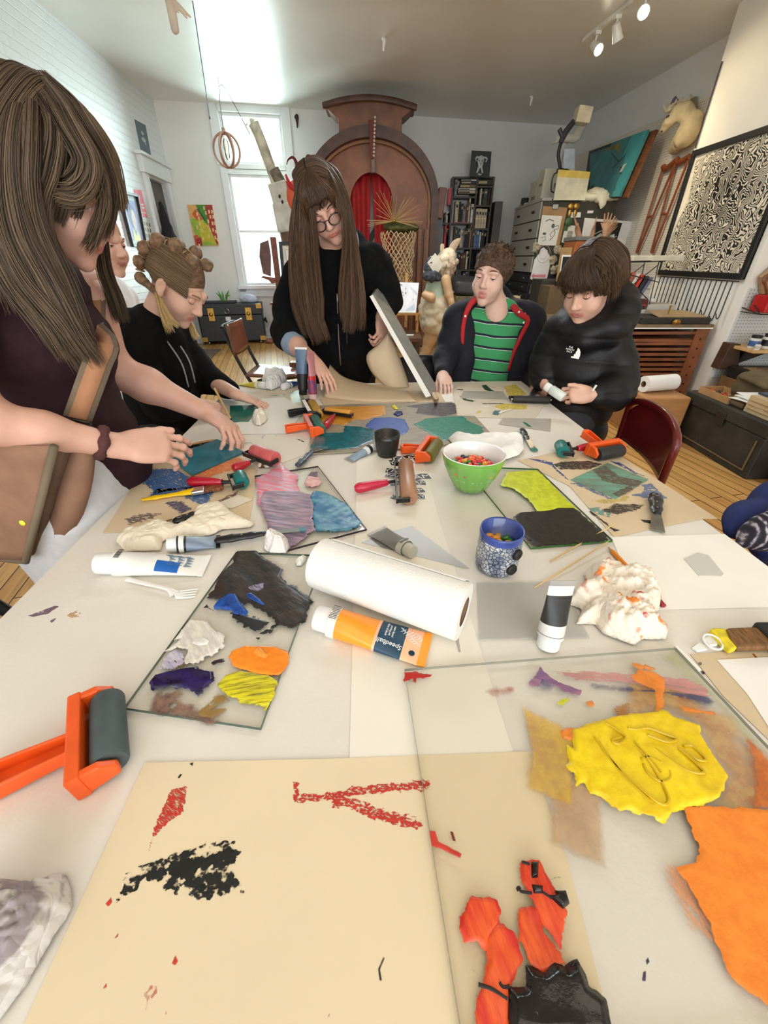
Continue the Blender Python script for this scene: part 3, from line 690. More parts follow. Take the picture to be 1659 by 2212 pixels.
t=thing('coat_hook','small metal coat hook on the back wall left of house painting','hook',fB(372,465)+nb*.01);c=fB(372,462);b=MB();b.tube(spl([c+nb*.004+V((0,0,.05)),c+nb*.03,c+nb*.05+V((0,0,-.07)),c+nb*.09+V((0,0,-.04))],10),.008,8);b.build('hook',STEEL,t,smooth=True)
c0=fL(331,460)+nl*.12
S=SDF();S.cap(c0+V((0,0,.1)),c0+V((.02,-.02,-.35)),.03,.09,k=.05).cap(c0+V((0,0,-.3)),c0+V((.05,-.03,-.62)),.09,.13,k=.05).cap(c0+V((.02,0,-.2)),c0+V((.12,.02,-.55)),.05,.05,k=.04)
o=sdf_obj('hanging_coat',S,.014,M('black_cloth',(24,24,27),.85,bump=.2,bs=90),wr=(.008,30));tag(o,'black coat hanging by the open doorway on the left','coat')
tb=T(575,741,0);ux=V((bwd.x,bwd.y,0));uy=V((-ux.y,ux.x,0));tr0=T(438,733,0);wT=(tb-tr0).dot(ux);tr0=tb-ux*1.0
tk=thing('storage_trunk','black footlocker trunk with brass latches under the window','trunk',tb-ux*.5,math.atan2(ux.y,ux.x))
def ob(b,o,x0,x1,y0,y1,z0,z1,mi=0):b.prism([o+ux*x0+uy*y0+V((0,0,z0)),o+ux*x1+uy*y0+V((0,0,z0)),o+ux*x1+uy*y1+V((0,0,z0)),o+ux*x0+uy*y1+V((0,0,z0))],(0,0,z1-z0),mi)
m_tr=C('trunk_fibreboard',(48,50,56),.5,var=.15,vs=30)
b=MB();ob(b,tr0,0,1.0,0,.42,.05,.44);b.build('body',m_tr,tk,bev=.012)
b=MB();ob(b,tr0,-.006,1.006,-.006,.426,.445,.6);b.build('lid',m_tr,tk,bev=.012)
for x in(.74,.16):
 b=MB();ob(b,tr0,x,x+.1,-.02,-.006,.36,.55);b.lathe([(.03,0),(.03,.02),(.01,.03)],tr0+ux*(x+.05)-uy*.02+V((0,0,.46)),-uy,12);b.build('latch',BRASS,tk,bev=.005)
b=MB();ob(b,tr0,.42,.5,-.018,-.006,.36,.42);b.tube([tr0+ux*.46-uy*.03+V((0,0,.5))+V((math.cos(a)*.035,0,math.sin(a)*.035))for a in np.linspace(0,2*PI,14)],.006,6);b.build('lock',STEEL,tk)
for x in(.0,.93):
 for z in(.05,.53):
  b=MB();ob(b,tr0,x-.01,x+.08,-.012,-.0065,z,z+.07);b.build('corner_guard',BRASS,tk,bev=.004)
for x in(.08,.92):
 b=MB();b.ell(tr0+ux*x+uy*.05+V((0,0,.025)),.025,nu=12,nv=8);b.build('caster',STEEL,tk,smooth=True)
b=MB();b.lathe([(.02,0),(.03,.03)],tr0+ux*1.006+uy*.2+V((0,0,.34)),ux,12);b.tube([tr0+ux*(1.03)+uy*.1+V((0,0,.36)),tr0+ux*1.05+uy*.2+V((0,0,.3)),tr0+ux*1.03+uy*.3+V((0,0,.36))],.012,8);b.build('side_handle',BLK,tk)
ty=thing('seedling_tray','dark tray holding a small green seedling on the black trunk','tray',tr0+ux*.3+uy*.2+V((0,0,.6)))
b=MB();ob(b,tr0,.1,.6,.1,.36,.601,.63);b.build('tray',BLK,ty,bev=.004)
b=MB();o0=tr0+ux*.42+uy*.2
for i in range(9):a=i*2.4;b.tube(spl([o0+V((.05*math.cos(a),0,.63)),o0+V((.06*math.cos(a),.03*math.sin(a),.7)),o0+V((.11*math.cos(a),.06*math.sin(a),.71+.01*i))],6),[.006,.006,.009,.012,.009,.003],6)
b.build('sprout',C('sprout_green',(96,170,60),.5),ty,smooth=True)
tag(crumple('crumpled_cloth',C('pale_blue_cloth',(206,216,236),.8),tr0+ux*.8+uy*.22+V((0,0,.602)),(.15,.1,.07),4),'crumpled pale blue cloth on the right end of the trunk','cloth')
b=MB();b.prism([T(400,755,.001),T(478,755,.001),T(455,775,.001),T(380,775,.001)],(0,0,.01));tag(b.build('floor_mat',C('mat_brown',(110,92,84),.95,bump=.4,bs=150),bev=.003),'small brown mat on the floorboards in front of the trunk','mat')
ch=thing('tube_frame_chair','old tube-frame chair with brown wooden seat, left of the standing girl','chair',(-.9,3.4,0))
b=MB();cc=V((-.88,3.42,0))
def chp(x,y,z):return cc+V((x,y,z))
sb=C('chair_ply',(112,70,52),.22,var=.2,vs=6,coat=.3)
b.grid(lambda u,v:chp(-.2+.42*u,-.19+.38*v,.455-.012*math.sin(PI*u)),8,6);b.build('seat',sb,ch,smooth='all',solid=.016)
b=MB();b.grid(lambda u,v:chp(-.27-.02*u+.03*math.cos((v-.5)*2),-.19+.38*v,.60+.22*u),6,10);b.build('backrest',sb,ch,smooth='all',solid=.012)
for y in(-.17,.17):
 b=MB();b.tube(spl([chp(-.315,y,.79),chp(-.3,y,.74),chp(-.24,y,.56),chp(-.17,y,.4),chp(-.05,y,.2),chp(.1,y,.0)],18),.013,10);b.build('leg',BLK,ch,smooth=True)
 b=MB();b.tube(spl([chp(.2,y,.44),chp(.05,y,.42),chp(-.12,y,.4),chp(-.16,y,.2),chp(-.22,y,.0)],16),.012,10);b.build('leg',BLK,ch,smooth=True)
b=MB();b.tube([chp(-.315,-.17,.79),chp(-.325,-.12,.8),chp(-.325,.12,.8),chp(-.315,.17,.79)],.013,10);b.build('back_rail',BLK,ch,smooth=True)
b=MB();b.span((-.78,3.47,.462),(-.66,3.56,.5));tag(b.build('wooden_block',MIDW,bev=.004),'small wooden box lying on the seat of the tube-frame chair','box')
ez=thing('carved_easel','carved brown wooden easel with scrolled feet beside the trunk','easel',T(612,745,0));e0=T(612,742,0);red=C('carved_mahogany',(128,72,50),.4,var=.25,vs=15)
b=MB();b.box(e0+V((.02,.1,.75)),(.09,.05,1.5));b.build('mast',red,ez,bev=.01)
for sx in(-1,1):
 b=MB();b.tube(spl([e0+V((0,.05,.16)),e0+V((sx*.12,0,.1)),e0+V((sx*.2,-.02,.03)),e0+V((sx*.27,-.03,.05))],10),[.05,.05,.045,.04,.035,.035,.035,.04,.045,.04],10,flat=((0,1,0),.6));b.build('foot',red,ez,smooth=True)
b=MB();z=.62
for i,(w,h)in enumerate(((.36,.035),(.28,.05),(.2,.05),(.12,.06))):b.box(e0+V((.05,.02,z-.0-sum(x[1]for x in((.36,.035),(.28,.05),(.2,.05),(.12,.06))[:i])-h/2)),(w,.09-.012*i,h))
b.build('picture_ledge',red,ez,bev=.006)
b=MB();b.prism([e0+V((x,.06,z))for x,z in((-.2,1.02),(-.08,.98),(-.04,1.25),(-.05,1.46),(-.18,1.42),(-.22,1.25))],(0,.03,0));b.build('leather_flap',C('brown_hide',(112,80,78),.55,var=.2),ez,bev=.008)
b=MB();b.prism([e0+V((x,.05,z))for x,z in((-.2,.99),(0,.96),(-.0,.9),(-.08,.88),(-.12,.93),(-.24,.97))],(0,.05,0));b.build('carved_bracket',red,ez,bev=.006)
q=[D(602,522,7.18),D(660,522,7.18),D(655,676,7.15),D(607,674,7.15)];fx0=q[0].x;zt=q[0].z;fz=.645;dB=V((0,-1,0))
q=[V((fx0,7.2,zt)),V((fx0+.42,7.2,zt)),V((fx0+.42,7.1,fz)),V((fx0,7.1,fz))]
card('easel_picture','white matted picture in a black frame standing on the carved easel','picture',q,V((0,-1,0)),C('cream_mat',(232,226,214),.7),.01,frame=(C('frame_charcoal',(44,48,54),.4),.045,.03),polys=[(C('mat_line',(180,170,156),.7),R4(.2,.12,.8,.86)),(WHT,R4(.22,.13,.78,.85)),(C('mat_line2',(196,170,150),.7),R4(.3,.22,.7,.76))])
bk=C('birch_bark',(196,184,164),.8,var=.28,vs=9,bump=.5,bs=30);pap=C('paper_mache',(206,200,186),.85,var=.1,vs=16,bump=.4,bs=40)
lf=thing('birch_log_figure','leaning birch log sculpture with papier-mache head, in front of window','sculpture',(-1.42,7.55,0))
P=[D(548,268,7.5),D(562,300,7.5),D(580,350,7.5),D(597,398,7.5)]
b=MB();b.tube(spl(P,14),[.075,.072,.07,.07,.068,.07,.07,.072,.07,.072,.07,.072,.075,.075],14);b.build('log',bk,lf,smooth=True)
b=MB();P2=[D(590,368,7.5),D(612,412,7.5)];b.tube(spl(P2,4),[.085,.09,.092,.09],12);b.build('bark_sleeve',C('dark_birch',(122,110,96),.85,var=.35,vs=14,bump=.5),lf,smooth=True)
b=MB();b.tube(spl([D(546,264,7.49),D(540,256,7.49)],3),[.05,.03,.012],8);b.tube(spl([D(535,272,7.49),D(532,268,7.49)],3),[.04,.02,.01],8);b.build('splintered_tip',bk,lf)
R_=Matrix.Rotation(-.22,3,'Y')
b=MB();b.box(D(609,426,7.5),(.27,.22,.34),R_);b.build('head',pap,lf,bev=.02)
for k,(x,y)in enumerate(((604,424),(610,436))):
 b=MB();b.ell(D(x,y,7.36),(.016,.012,.022),nu=10,nv=8);b.build('eye',BLK,lf,smooth=True)
b=MB();b.box(D(618,470,7.5),(.3,.24,.36),Matrix.Rotation(-.1,3,'Y'));b.build('torso',C('cream_paper',(214,208,196),.85,bump=.4,bs=30),lf,bev=.03)
b=MB();x,y,z=D(622,505,7.55);b.tube([(x,y,z+.1),(x+.02,y,z-.3),(x+.02,y,0)],[.14,.12,.12],14);b.build('stand',C('brown_base',(120,84,66),.6,var=.3),lf,smooth=True)
hm=thing('horned_mask','red horned mask with orange face peeping behind the standing girl','mask',D(640,420,7.35));rd=C('mask_red',(200,24,34),.35);drd=C('mask_dark_red',(104,20,22),.35)
for i,(pts,m,rr)in enumerate((([(642,372),(640,352),(632,340),(622,345),(619,356)],drd,.03),([(660,350),(668,338),(662,338),(660,345)],drd,.03),([(640,412),(628,402),(622,390),(617,376)],rd,.045))):
 b=MB();g=spl([D(*p,7.35)for p in pts],14);b.tube(g,[rr*(1-.8*k/13)for k in range(14)],10);b.build('horn',m,hm,smooth=True)
b=MB();b.ell(D(640,425,7.4),(.14,.08,.2));b.build('face',C('mask_orange',(224,96,60),.5),hm,smooth=True)
b=MB();b.ell(D(639,378,7.36),(.06,.05,.08));b.build('brow',C('mask_brown',(92,50,40),.5),hm,smooth=True)
b=MB();g=spl([fB(638,250)+nb*.02,fB(641,256)+nb*.03,fB(642,268)+nb*.02,fB(642,277)+nb*.015],10);b.tube(g,[.012,.03,.034,.03,.022,.018,.014,.012,.01,.006],8);tag(b.build('wall_carving',C('dark_plum',(44,26,42),.4),smooth=True),'slim dark carving fixed to the wall right of the window','carving')
pc=D(490,325,4.6);pl=thing('ring_pendant_lamp','pendant lamp of wooden rings round a bare bulb, hung from a looped cord','pendant lamp',pc)
ringm=C('bent_wood_hoop',(150,116,96),.5);rr=.115
for k in range(3):
 a=k*PI/3+.3;b=MB();b.tube([pc+V((math.cos(a)*math.cos(t)*rr*.92,math.sin(a)*math.cos(t)*rr*.92,math.sin(t)*rr))for t in np.linspace(0,2*PI,41)[:-1]],.0085,8,closed=True,flat=((math.cos(a),math.sin(a),0),1));b.build('hoop',ringm,pl,smooth=True)
b=MB();b.lathe([(.012,-.02),(.022,-.04),(.024,-.08),(.018,-.14),(.004,-.16)],pc+V((0,0,rr-.02)),(0,0,1),16);b.build('bulb',glassM('bulb_glass',(250,244,226),.2),pl,smooth=True)
b=MB();b.tube([pc+V((0,0,.05)),pc+V((.006,0,.0)),pc+V((-.004,0,-.01))],.003,6);b.build('filament',M('lit_filament',(255,214,120),.5,emit=6.),pl)
b=MB();b.cyl(pc+V((0,0,rr-.02)),pc+V((0,0,rr+.03)),.016,.012);b.build('socket',ringm,pl,smooth=True)
hk=T(470,165,CH);b=MB();b.tube(spl([pc+V((0,0,rr+.03)),pc.lerp(hk,.6)+V((-.01,0,0)),hk+V((0,0,-.12)),hk+V((0,0,-.01))],14),.004,6);fl=BW(532,270)[1]
b.tube(spl([hk+V((0,0,-.09)),hk.lerp(D(505,220,5.2),.55),D(540,290,6.2)],10),.004,6);b.build('cord',C('grey_cord',(120,116,122),.6),pl,smooth=True)
a0=T(416,2,CH);b=MB();e=D(453,254,a0 .y+1.1);b.tube([a0+V((0,0,-.001)),e],.004,6);b.ell(e,(.009,.009,.016),nu=8,nv=6);tag(b.build('hanging_cable',C('violet_cable',(92,92,140),.5)),'thin straight dark cable hanging slantwise from the ceiling','cable')
sk=C('pale_carving',(206,190,172),.6,var=.1);c=T(376,22,CH-.2)
S=SDF();S.cap(c+V((-.02,0,-.1)),c+V((-.02,0,.05)),.03,.035,k=.02)
for i in range(4):S.cap(c+V((-.01+.012*i,0,.04)),c+V((.03+.024*i,.015*i,-.01-.01*i+.02*(i%2))),.012,.008,k=.008)
S.cap(c+V((-.03,0,.05)),c+V((-.03,0,.19)),.008,.008,k=.01)
tag(sdf_obj('hanging_carving',S,.006,sk),'pale hand-shaped carving hanging from the ceiling, top left','carving')
for(x,y,lb)in((828,82,'white plaster drip on the ceiling above the wooden arch'),(1147,208,'white plaster drip on the ceiling nearer the right wall')):
 c=T(x,y,CH);b=MB();b.tube([c+V((0,0,-.001)),c+V((.01,-.02,-.02)),c+V((.0,-.03,-.1))],[.02,.018,.008],8);tag(b.build('plaster_drip',WHT,smooth=True),lb,'plaster drip','plaster drips on the ceiling')
XC,YA,ZS=-.175,7.0,1.85
ar=thing('wooden_arch_booth','tall brown arched wooden booth with cornice and red-curtained opening','booth',(XC,YA,0))
leath=M('arch_veneer',(134,82,50),.5,var=.22,vs=5,bump=.15,bs=80);rim=M('arch_dark_wood',(72,42,28),.5,var=.3,vs=10,bump=.3,bs=30)
def arcp(a,c,n=40,zb=0.):return[(XC-a,zb)]+[(XC-a*math.cos(PI*i/n),ZS+c*math.sin(PI*i/n))for i in range(n+1)]+[(XC+a,zb)]
def arch_ring(a0,c0,a1,c1,y0,y1,mat,name,n=40,zb=0.,bev=.004):
 o=arcp(a0,c0,n,zb);i=arcp(a1,c1,n,zb);b=MB();N=len(o)
 vs=[(x,y0,z)for x,z in o]+[(x,y0,z)for x,z in i]+[(x,y1,z)for x,z in o]+[(x,y1,z)for x,z in i];fs=[]
 for k in range(N-1):fs+=[(k,k+1,N+k+1,N+k),(2*N+k+1,2*N+k,3*N+k,3*N+k+1),(k+1,k,2*N+k,2*N+k+1),(N+k,N+k+1,3*N+k+1,3*N+k)]
 fs+=[(0,N,3*N,2*N),(N-1,3*N-1,4*N-1,2*N-1)];b.add(vs,fs);return b.build(name,mat,ar)
arch_ring(.92,.80,.82,.68,6.88,7.4,rim,'outer_rim')
arch_ring(.82,.68,.79,.65,7.0,7.06,C('tan_moulding',(146,100,58),.5),'inner_moulding')
arch_ring(.819,.679,.30,.36,7.08,7.12,leath,'front_panel')
for sx in(-1,1):
 b=MB()
 for k in range(3):b.box((XC+sx*(.78-.09*k),7.05-.01*k,.8),(.06,.08,1.56))
 b.build('grooved_pilaster',MIDW,ar,bev=.006)
cut=V((0,0,0));b=MB()
prof=[(0.0,0),(.40,0),(.40,.07),(.44,.09),(.48,.12),(.52,.15),(.56,.155),(.56,.2),(.52,.215),(0,.235)]
zc=ZS+.79
pts=[(XC+x,zc+z)for x,z in prof]+[(XC-x,zc+z)for x,z in prof[::-1]]
b.prism([(x,6.9,z-.06 if z==zc else z)for x,z in pts],(0,.35,0));b.build('cornice',M('cornice_wood',(112,68,42),.5,var=.25,vs=8),ar,bev=.006)
b=MB();b.tube(spl([(XC-.58,6.89,zc+.18),(XC-.3,6.86,zc+.225),(XC,6.85,zc+.24),(XC+.3,6.86,zc+.215),(XC+.58,6.89,zc+.16)],24),.032,8,flat=((0,1,0),.5));b.build('cornice_cap',rim,ar,smooth=True)
b=MB();b.box((XC+.95,6.99,1.86),(.1,.2,.34),Matrix.Rotation(.1,3,'Y'));b.build('side_corbel',C('corbel_wood',(104,60,44),.5,var=.3),ar,bev=.01)
redc=M('red_curtain',(150,8,12),.7,var=.15,vs=12)
for sx in(-1,1):
 def cf(u,v,sx=sx):
  x=XC+sx*(.008+.1*v**1.2*(1 if v>0 else 0)+u*(.36-.1*v));zt=ZS+.36*math.sqrt(max(0,1-((x-XC)/.37)**2))
  z=zt*(1-v)+.2*v;return(x,7.15+.018*math.sin(u*16+v*2),z)
 b=MB();b.grid(cf,40,14);b.build('curtain',redc,ar,smooth='all',solid=.006)
b=MB();b.span((XC-.5,7.36,.1),(XC+.5,7.38,2.4));b.build('back_board',C('grey_lining',(198,196,194),.8),ar)
b=MB();b.prism([(XC-.12,7.352,1.42),(XC-.01,7.352,1.42),(XC+.14,7.352,1.68),(XC+.14,7.352,1.77)],(0,.006,0));b.span((XC-.2,7.35,.1),(XC+.2,7.3555,1.36));b.build('black_banner',BLK,ar)
ta=thing('beaded_tassel','dark red beaded tassel with grey cork hanging at the arch crown','ornament',(XC+.03,6.82,2.5));x0,y0=XC+.03,6.84
b=MB();b.prism([(x0-.045,y0,2.68),(x0+.05,y0,2.68),(x0+.04,y0,2.5),(x0+.01,y0,2.32),(x0-.03,y0,2.3)],(0,.02,0));b.build('ribbon',C('dried_pepper_red',(92,24,22),.6),ta,bev=.005)
b=MB()
for i in range(11):b.ell((x0+.035-.002*i,y0-.012,2.7-.036*i),.015,nu=8,nv=6)
b.build('bead_string',C('pale_beads',(206,188,172),.5),ta,smooth=True)
b=MB();b.cyl((x0+.01,y0,2.3),(x0+.01,y0,2.17),.03,.035);b.build('cork',C('grey_cork',(126,108,98),.8),ta,smooth=True)
nx,ny=.19,6.55;nbk=thing('net_hanging_basket','pale knotted net basket with moss and spiky straw burst beside the red curtain','basket',(nx,ny,.75))
b=MB();nn,mm=22,16
def netp(i,j):
 z=1.52-.7*j/mm;r=.23-.05*(j/mm)+.012*math.sin(j*1.3);a=2*PI*(i+.5*(j%2))/nn+.04*math.sin(i*3.7+j*2.1);return V((nx+r*math.cos(a),ny+r*math.sin(a)*.8,z+.012*math.sin(i*5.1+j)))
for j in range(mm):
 for i in range(nn):
  p=netp(i,j);k=i if j%2==0 else i+1
  for q2 in(netp(k-1 if j%2==0 else i,j+1),netp(k,j+1)):b.tube([p,p.lerp(q2,.5)+V((0,-.004,0)),q2],.0048,5,caps=False)
b.build('net',C('straw_cord',(206,180,140),.7,var=.15),nbk)
S=SDF();S.ell((nx+.04,ny,1.56),(.24,.18,.05),k=.03).ell((nx-.06,ny,1.6),(.13,.11,.05),k=.04)
sdf_obj('moss',S,.02,C('moss_green',(86,86,44),.95,var=.4,vs=40,bump=.8,bs=70),nbk,wr=(.012,60))
b=MB();rg=random.Random(5);c=V((nx-.06,ny-.18,1.63))
for i in range(34):
 a=rg.uniform(-.25,PI+.25);l=rg.uniform(.2,.36);e=c+V((math.cos(a)*l,rg.uniform(-.16,.1),math.sin(a)*l));b.tube([c,e],[.004,.0026],5)
b.build('straw_spikes',C('straw_gold',(176,146,92),.5),nbk)
b=MB();b.ell(c+V((0,-.01,0)),.02,nu=10,nv=8);b.build('brass_stud',BRASS,nbk,smooth=True)
S=SDF();S.ell((nx+.15,6.4,.82),(.12,.08,.14),k=.03);sdf_obj('straw_tail',S,.014,C('straw_bundle_gold',(170,124,66),.8,var=.3,vs=40,bump=.6),nbk,wr=(.012,80))
st=thing('wooden_stool','dark wooden stool carrying the little gold easel','stool',(.24,4.75,0))
b=MB();b.prism([(.02,4.4,.51),(.38,4.36,.51),(.39,4.86,.51),(.04,4.88,.51)],(0,0,.04));b.build('stool_top',C('stool_brown',(84,54,38),.5,var=.25),st,bev=.005)
for x,y in((.06,4.44),(.34,4.42),(.35,4.8),(.08,4.82)):
 b=MB();b.box((x,y,.255),(.045,.045,.51));b.build('leg',DKW,st,bev=.004)
le=thing('gold_tabletop_easel','little gold turned-wood easel on the dark stool','easel',(.23,4.7,.55));gold=C('gilded_wood',(170,122,58),.35,var=.2)
zt=.735;b=MB();b.box((.23,4.66,zt),(.30,.05,.022));b.build('ledge',gold,le,bev=.003)
for x in(.1,.35):
 b=MB();b.lathe([(.012,0),(.017,.02),(.01,.05),(.016,.08),(.01,.11),(.015,.14),(.012,.172)],(x,4.665,.552),(0,0,1),12);b.build('leg',gold,le,smooth=True)
for x in(.12,.23,.34):
 b=MB();b.box((x,4.64,zt-.035),(.026,.022,.05));b.build('bracket',gold,le,bev=.003)
b=MB();b.box((.23,4.74,.85),(.03,.02,.5),Matrix.Rotation(-.16,3,'X'));b.build('mast',gold,le,bev=.003)
q=[V((.105,4.72,1.02)),V((.355,4.72,1.015)),V((.33,4.652,.748)),V((.09,4.652,.75))]
nq=-(q[1]-q[0]).cross(q[3]-q[0]).normalized();nq=nq if nq.y<0 else-nq
inkb=C('ink_dark',(40,44,52),.6);yc=card('event_card','square white printed card standing on the little gold easel','card',q,nq,C('card_white',(232,234,240),.5),.004,polys=[(C('map_pale',(196,212,226),.6),[(.6,.1),(.98,.35),(.98,.42),(.75,.25)]),(C('map_pale',(0,0,0)),[(.55,.92),(.9,.7),(.98,.92)])]+[(inkb,oval(u,v,.012,.025,6))for u,v in((.47,.2),(.36,.33),(.48,.34),(.4,.42),(.82,.56),(.3,.64),(.5,.36))])
text('lettering','YAM',(q[0]*.8+q[1]*.2)*.9+((q[3]*.8+q[2]*.2)*.1)+nq*.0065,frameR(q[1]-q[0],q[0]-q[3]),.034,inkb,yc,.0002)
q2=[p+V((-.14,.1,0))for p in q];q2=[V((.0,4.86,1.0)),V((.13,4.86,1.0)),V((.13,4.83,.552)),V((.045,4.83,.552))];card('small_card','white card half hidden behind the printed card on the stool','card',q2,V((0,-1,0)),WHT,.004)
b=MB();b.box((.26,4.5,.556),(.09,.018,.012));tag(b.build('white_chalk',WHT,bev=.004),'short white stick lying on the stool in front of the little easel','chalk')
bn=thing('rabbit_mannequin','rabbit-headed doll mannequin in mint bodice and cream bloomers','mannequin',(.45,5.05,0));wx=C('wax_skin',(192,156,116),.5,var=.12);fab=C('cream_bloomers',(196,182,154),.85,var=.12,vs=18,bump=.4,bs=40)
def mm_(x,y,Y=5.0):return D(*Zm(x,y),Y)
S=SDF();S.chain([mm_(830,740),mm_(770,900),mm_(730,1010),mm_(700,1100),mm_(680,1240)],[.085,.07,.05,.055,.03],k=.03)
S.chain([mm_(900,740,5.15),mm_(930,900,5.2),mm_(940,1200,5.25)],[.08,.06,.035],k=.03);sdf_obj('legs',S,.012,wx,bn)
S=SDF();S.chain([mm_(820,440),mm_(830,560),mm_(820,690)],[.135,.175,.165],k=.04).chain([mm_(880,450,5.1),mm_(900,660,5.1)],[.12,.14],k=.06);sdf_obj('bloomers',S,.014,fab,bn,wr=(.012,26))
S=SDF();S.cap(mm_(860,260),mm_(840,420),.12,.135,k=.03);sdf_obj('bodice',S,.014,C('mint_satin',(164,184,162),.5,var=.1),bn)
S=SDF();S.ell(mm_(880,130),(.14,.12,.13),k=.03).ell(mm_(960,60),(.1,.09,.12),k=.03).ell(mm_(830,180),(.13,.1,.08),k=.03);sdf_obj('ruffled_collar',S,.012,C('floral_ruffle',(178,160,136),.85,var=.35,vs=40,bump=.5),bn,wr=(.02,45))
b=MB();b.prism([mm_(740,40,4.84),mm_(830,-70,4.84),mm_(920,60,4.84),mm_(840,190,4.84)],(0,.012,0));b.build('kerchief',C('lined_linen',(206,200,184),.8),bn,bev=.003)
S=SDF();S.ell(mm_(790,190,4.86),(.1,.05,.05),k=.02).ell(mm_(760,90,4.88),(.05,.04,.09),k=.02);sdf_obj('dark_bow',S,.01,C('bow_navy',(52,54,62),.7,var=.4,vs=50),bn,wr=(.01,60))
S=SDF();S.chain([mm_(950,230,4.85),mm_(985,400,4.82),mm_(1010,470,4.8),mm_(1050,600,4.78)],[.05,.042,.03,.012],k=.02)
for i in range(3):S.cap(mm_(1000+14*i,470,4.8),mm_(985+35*i,580,4.78),.014,.008,k=.01)
S.chain([mm_(720,400,4.85),mm_(790,430,4.82)],[.04,.045],k=.02);sdf_obj('arms',S,.008,wx,bn)
S=SDF();h=D(*Zb(265,1420),5.0);S.ell(h,(.085,.085,.09),k=.03).ell(h+V((-.05,-.05,-.02)),(.05,.05,.05),k=.03);sdf_obj('head',S,.01,C('rabbit_cream',(206,190,160),.8,var=.2,vs=30,bump=.4),bn)
for(p0,p1,p2)in(((285,1370),(340,1270),(415,1190)),((195,1350),(195,1300),(198,1265))):
 b=MB();b.tube(spl([D(*Zb(*p0),5.02),D(*Zb(*p1),5.04),D(*Zb(*p2),5.06)],10),[.02,.03,.036,.04,.04,.038,.034,.026,.016,.006]if p2[0]>300 else[.022]*9+[.01],10,flat=((0,1,0),.5));b.build('ear',C('ear_tan',(170,146,118),.8),bn,smooth=True)
b=MB();b.prism([mm_(640,1150,4.98),mm_(660,1170,4.98),mm_(690,1130,4.98),mm_(665,1190,4.98),mm_(650,1205,4.98)],(0,-.02,0));b.build('ankle_bow',WHT,bn)
ds=thing('upholstered_seat','black padded seat with grey studded band behind the boy in green','seat',(.98,5.75,0));a=D(*Zb(340,1720),5.6);c=D(*Zb(640,1720),5.6)
b=MB();b.prism([(a.x,5.5,.85),(c.x+.1,5.5,.82),(c.x+.1,6.1,.86),(a.x,6.1,.9)],(0,0,.16));b.build('cushion',C('black_vinyl',(46,45,46),.5),ds,bev=.05,seg=4)
b=MB();b.span((a.x+.02,5.52,.0),(c.x+.08,6.08,.84));b.build('base',C('rush_band',(104,92,66),.8,var=.4,vs=50),ds,bev=.01)
dc=thing('dominoes_box','cream box with dark red dots behind the striped shirt boy','box',D(*Zb(1030,1890),5.6));p=D(*Zb(950,1880),5.6);r_=D(*Zb(1115,1985),5.6)
b=MB();b.span((p.x,5.6,r_.z),(r_.x,5.75,p.z));b.build('box',C('aged_cream',(196,178,136),.7),dc,bev=.004)
for i in range(4):
 b=MB();b.ell((p.x+.03+.055*i,5.598,(p.z+r_.z)/2),(.018,.006,.026),nu=10,nv=6);b.build('dot',C('dot_maroon',(92,24,22),.5),dc,smooth=True)
b=MB();b.span((p.x-.1,5.62,0),(r_.x+.1,6.1,r_.z-.002));tag(b.build('low_cupboard',C('cupboard_brown',(40,30,24),.6),bev=.004),'dark low cupboard beneath the cream dotted box','cupboard')  # cupboard in one plain dark brown wood
YK=8.3
bc=thing('tall_bookcase','dark wooden bookcase tower packed with books against the back wall','bookcase',(1.4,YK,0))
def bb(x,y):return D(*Zb(x,y),YK)
def brd(x0,y0,x1,y1,y_=.0,dep=.26,mb=None):
 a=bb(x0,y0);c=bb(x1,y1);mb.span((a.x,YK+y_,c.z),(c.x,YK+y_+dep,a.z))
zt=bb(500,450).z;xl=bb(320,450).x;xr=bb(825,470).x;xm=bb(618,480).x
b=MB();b.span((xl,YK,0),(xl+.03,YK+.3,zt));b.build('side_panel',DKW,bc,bev=.003)
b=MB();b.span((xr-.03,YK,0),(xr,YK+.3,zt));b.build('side_panel',DKW,bc,bev=.003)
b=MB();b.span((xm-.012,YK+.001,.0),(xm+.012,YK+.3,zt-.001));b.build('divider',DKW,bc)
b=MB();b.span((xl+.03,YK+.285,0),(xr-.03,YK+.3,zt));b.build('back_panel',C('case_back',(30,21,18),.7),bc)
shL=[bb(0,y).z for y in(685,1000,1300,1560)];shR=[bb(0,y).z for y in(790,1068,1300,1560)]
for z in[zt]+shL:
 b=MB();b.span((xl+.0301,YK+.002,z-.025),(xm-.0121,YK+.284,z));b.build('shelf',DKW,bc)
for z in[zt,bb(0,560).z]+shR:
 b=MB();b.span((xm+.0121,YK+.002,z-.025),(xr-.0301,YK+.284,z));b.build('shelf',DKW,bc)
oc=thing('wide_bookcase','low wide dark bookcase with grey posts flanking the book tower','bookcase',(1.4,YK+.32,0));zo=bb(200,745).z
for(x0,x1,m)in((145,218,GRYM),(830,925,C('post_grey',(86,84,80),.6))):
 a=bb(x0,760);c=bb(x1,760);b=MB();b.span((a.x,YK+.01,0),(c.x,YK+.3,zo));b.build('post',m,oc,bev=.004)
a=bb(218,760);c=bb(830,760);b=MB();b.span((a.x,YK+.301,zo-.07),(c.x,YK+.33,zo));b.build('top_rail',MIDW,oc)
b=MB();b.span((a.x,YK+.32,0),(c.x,YK+.34,zo-.071));b.build('back_panel',C('case_back2',(24,17,15),.7),oc)
for z in(shL[1],shL[2],shL[3]):
 b=MB();b.span((a.x+.001,YK+.002,z-.025),(xl-.002,YK+.3,z));b.build('shelf',DKW,oc)
ORD=['leftmost','second','third','fourth','fifth','sixth','seventh','eighth','ninth','tenth','eleventh','twelfth']
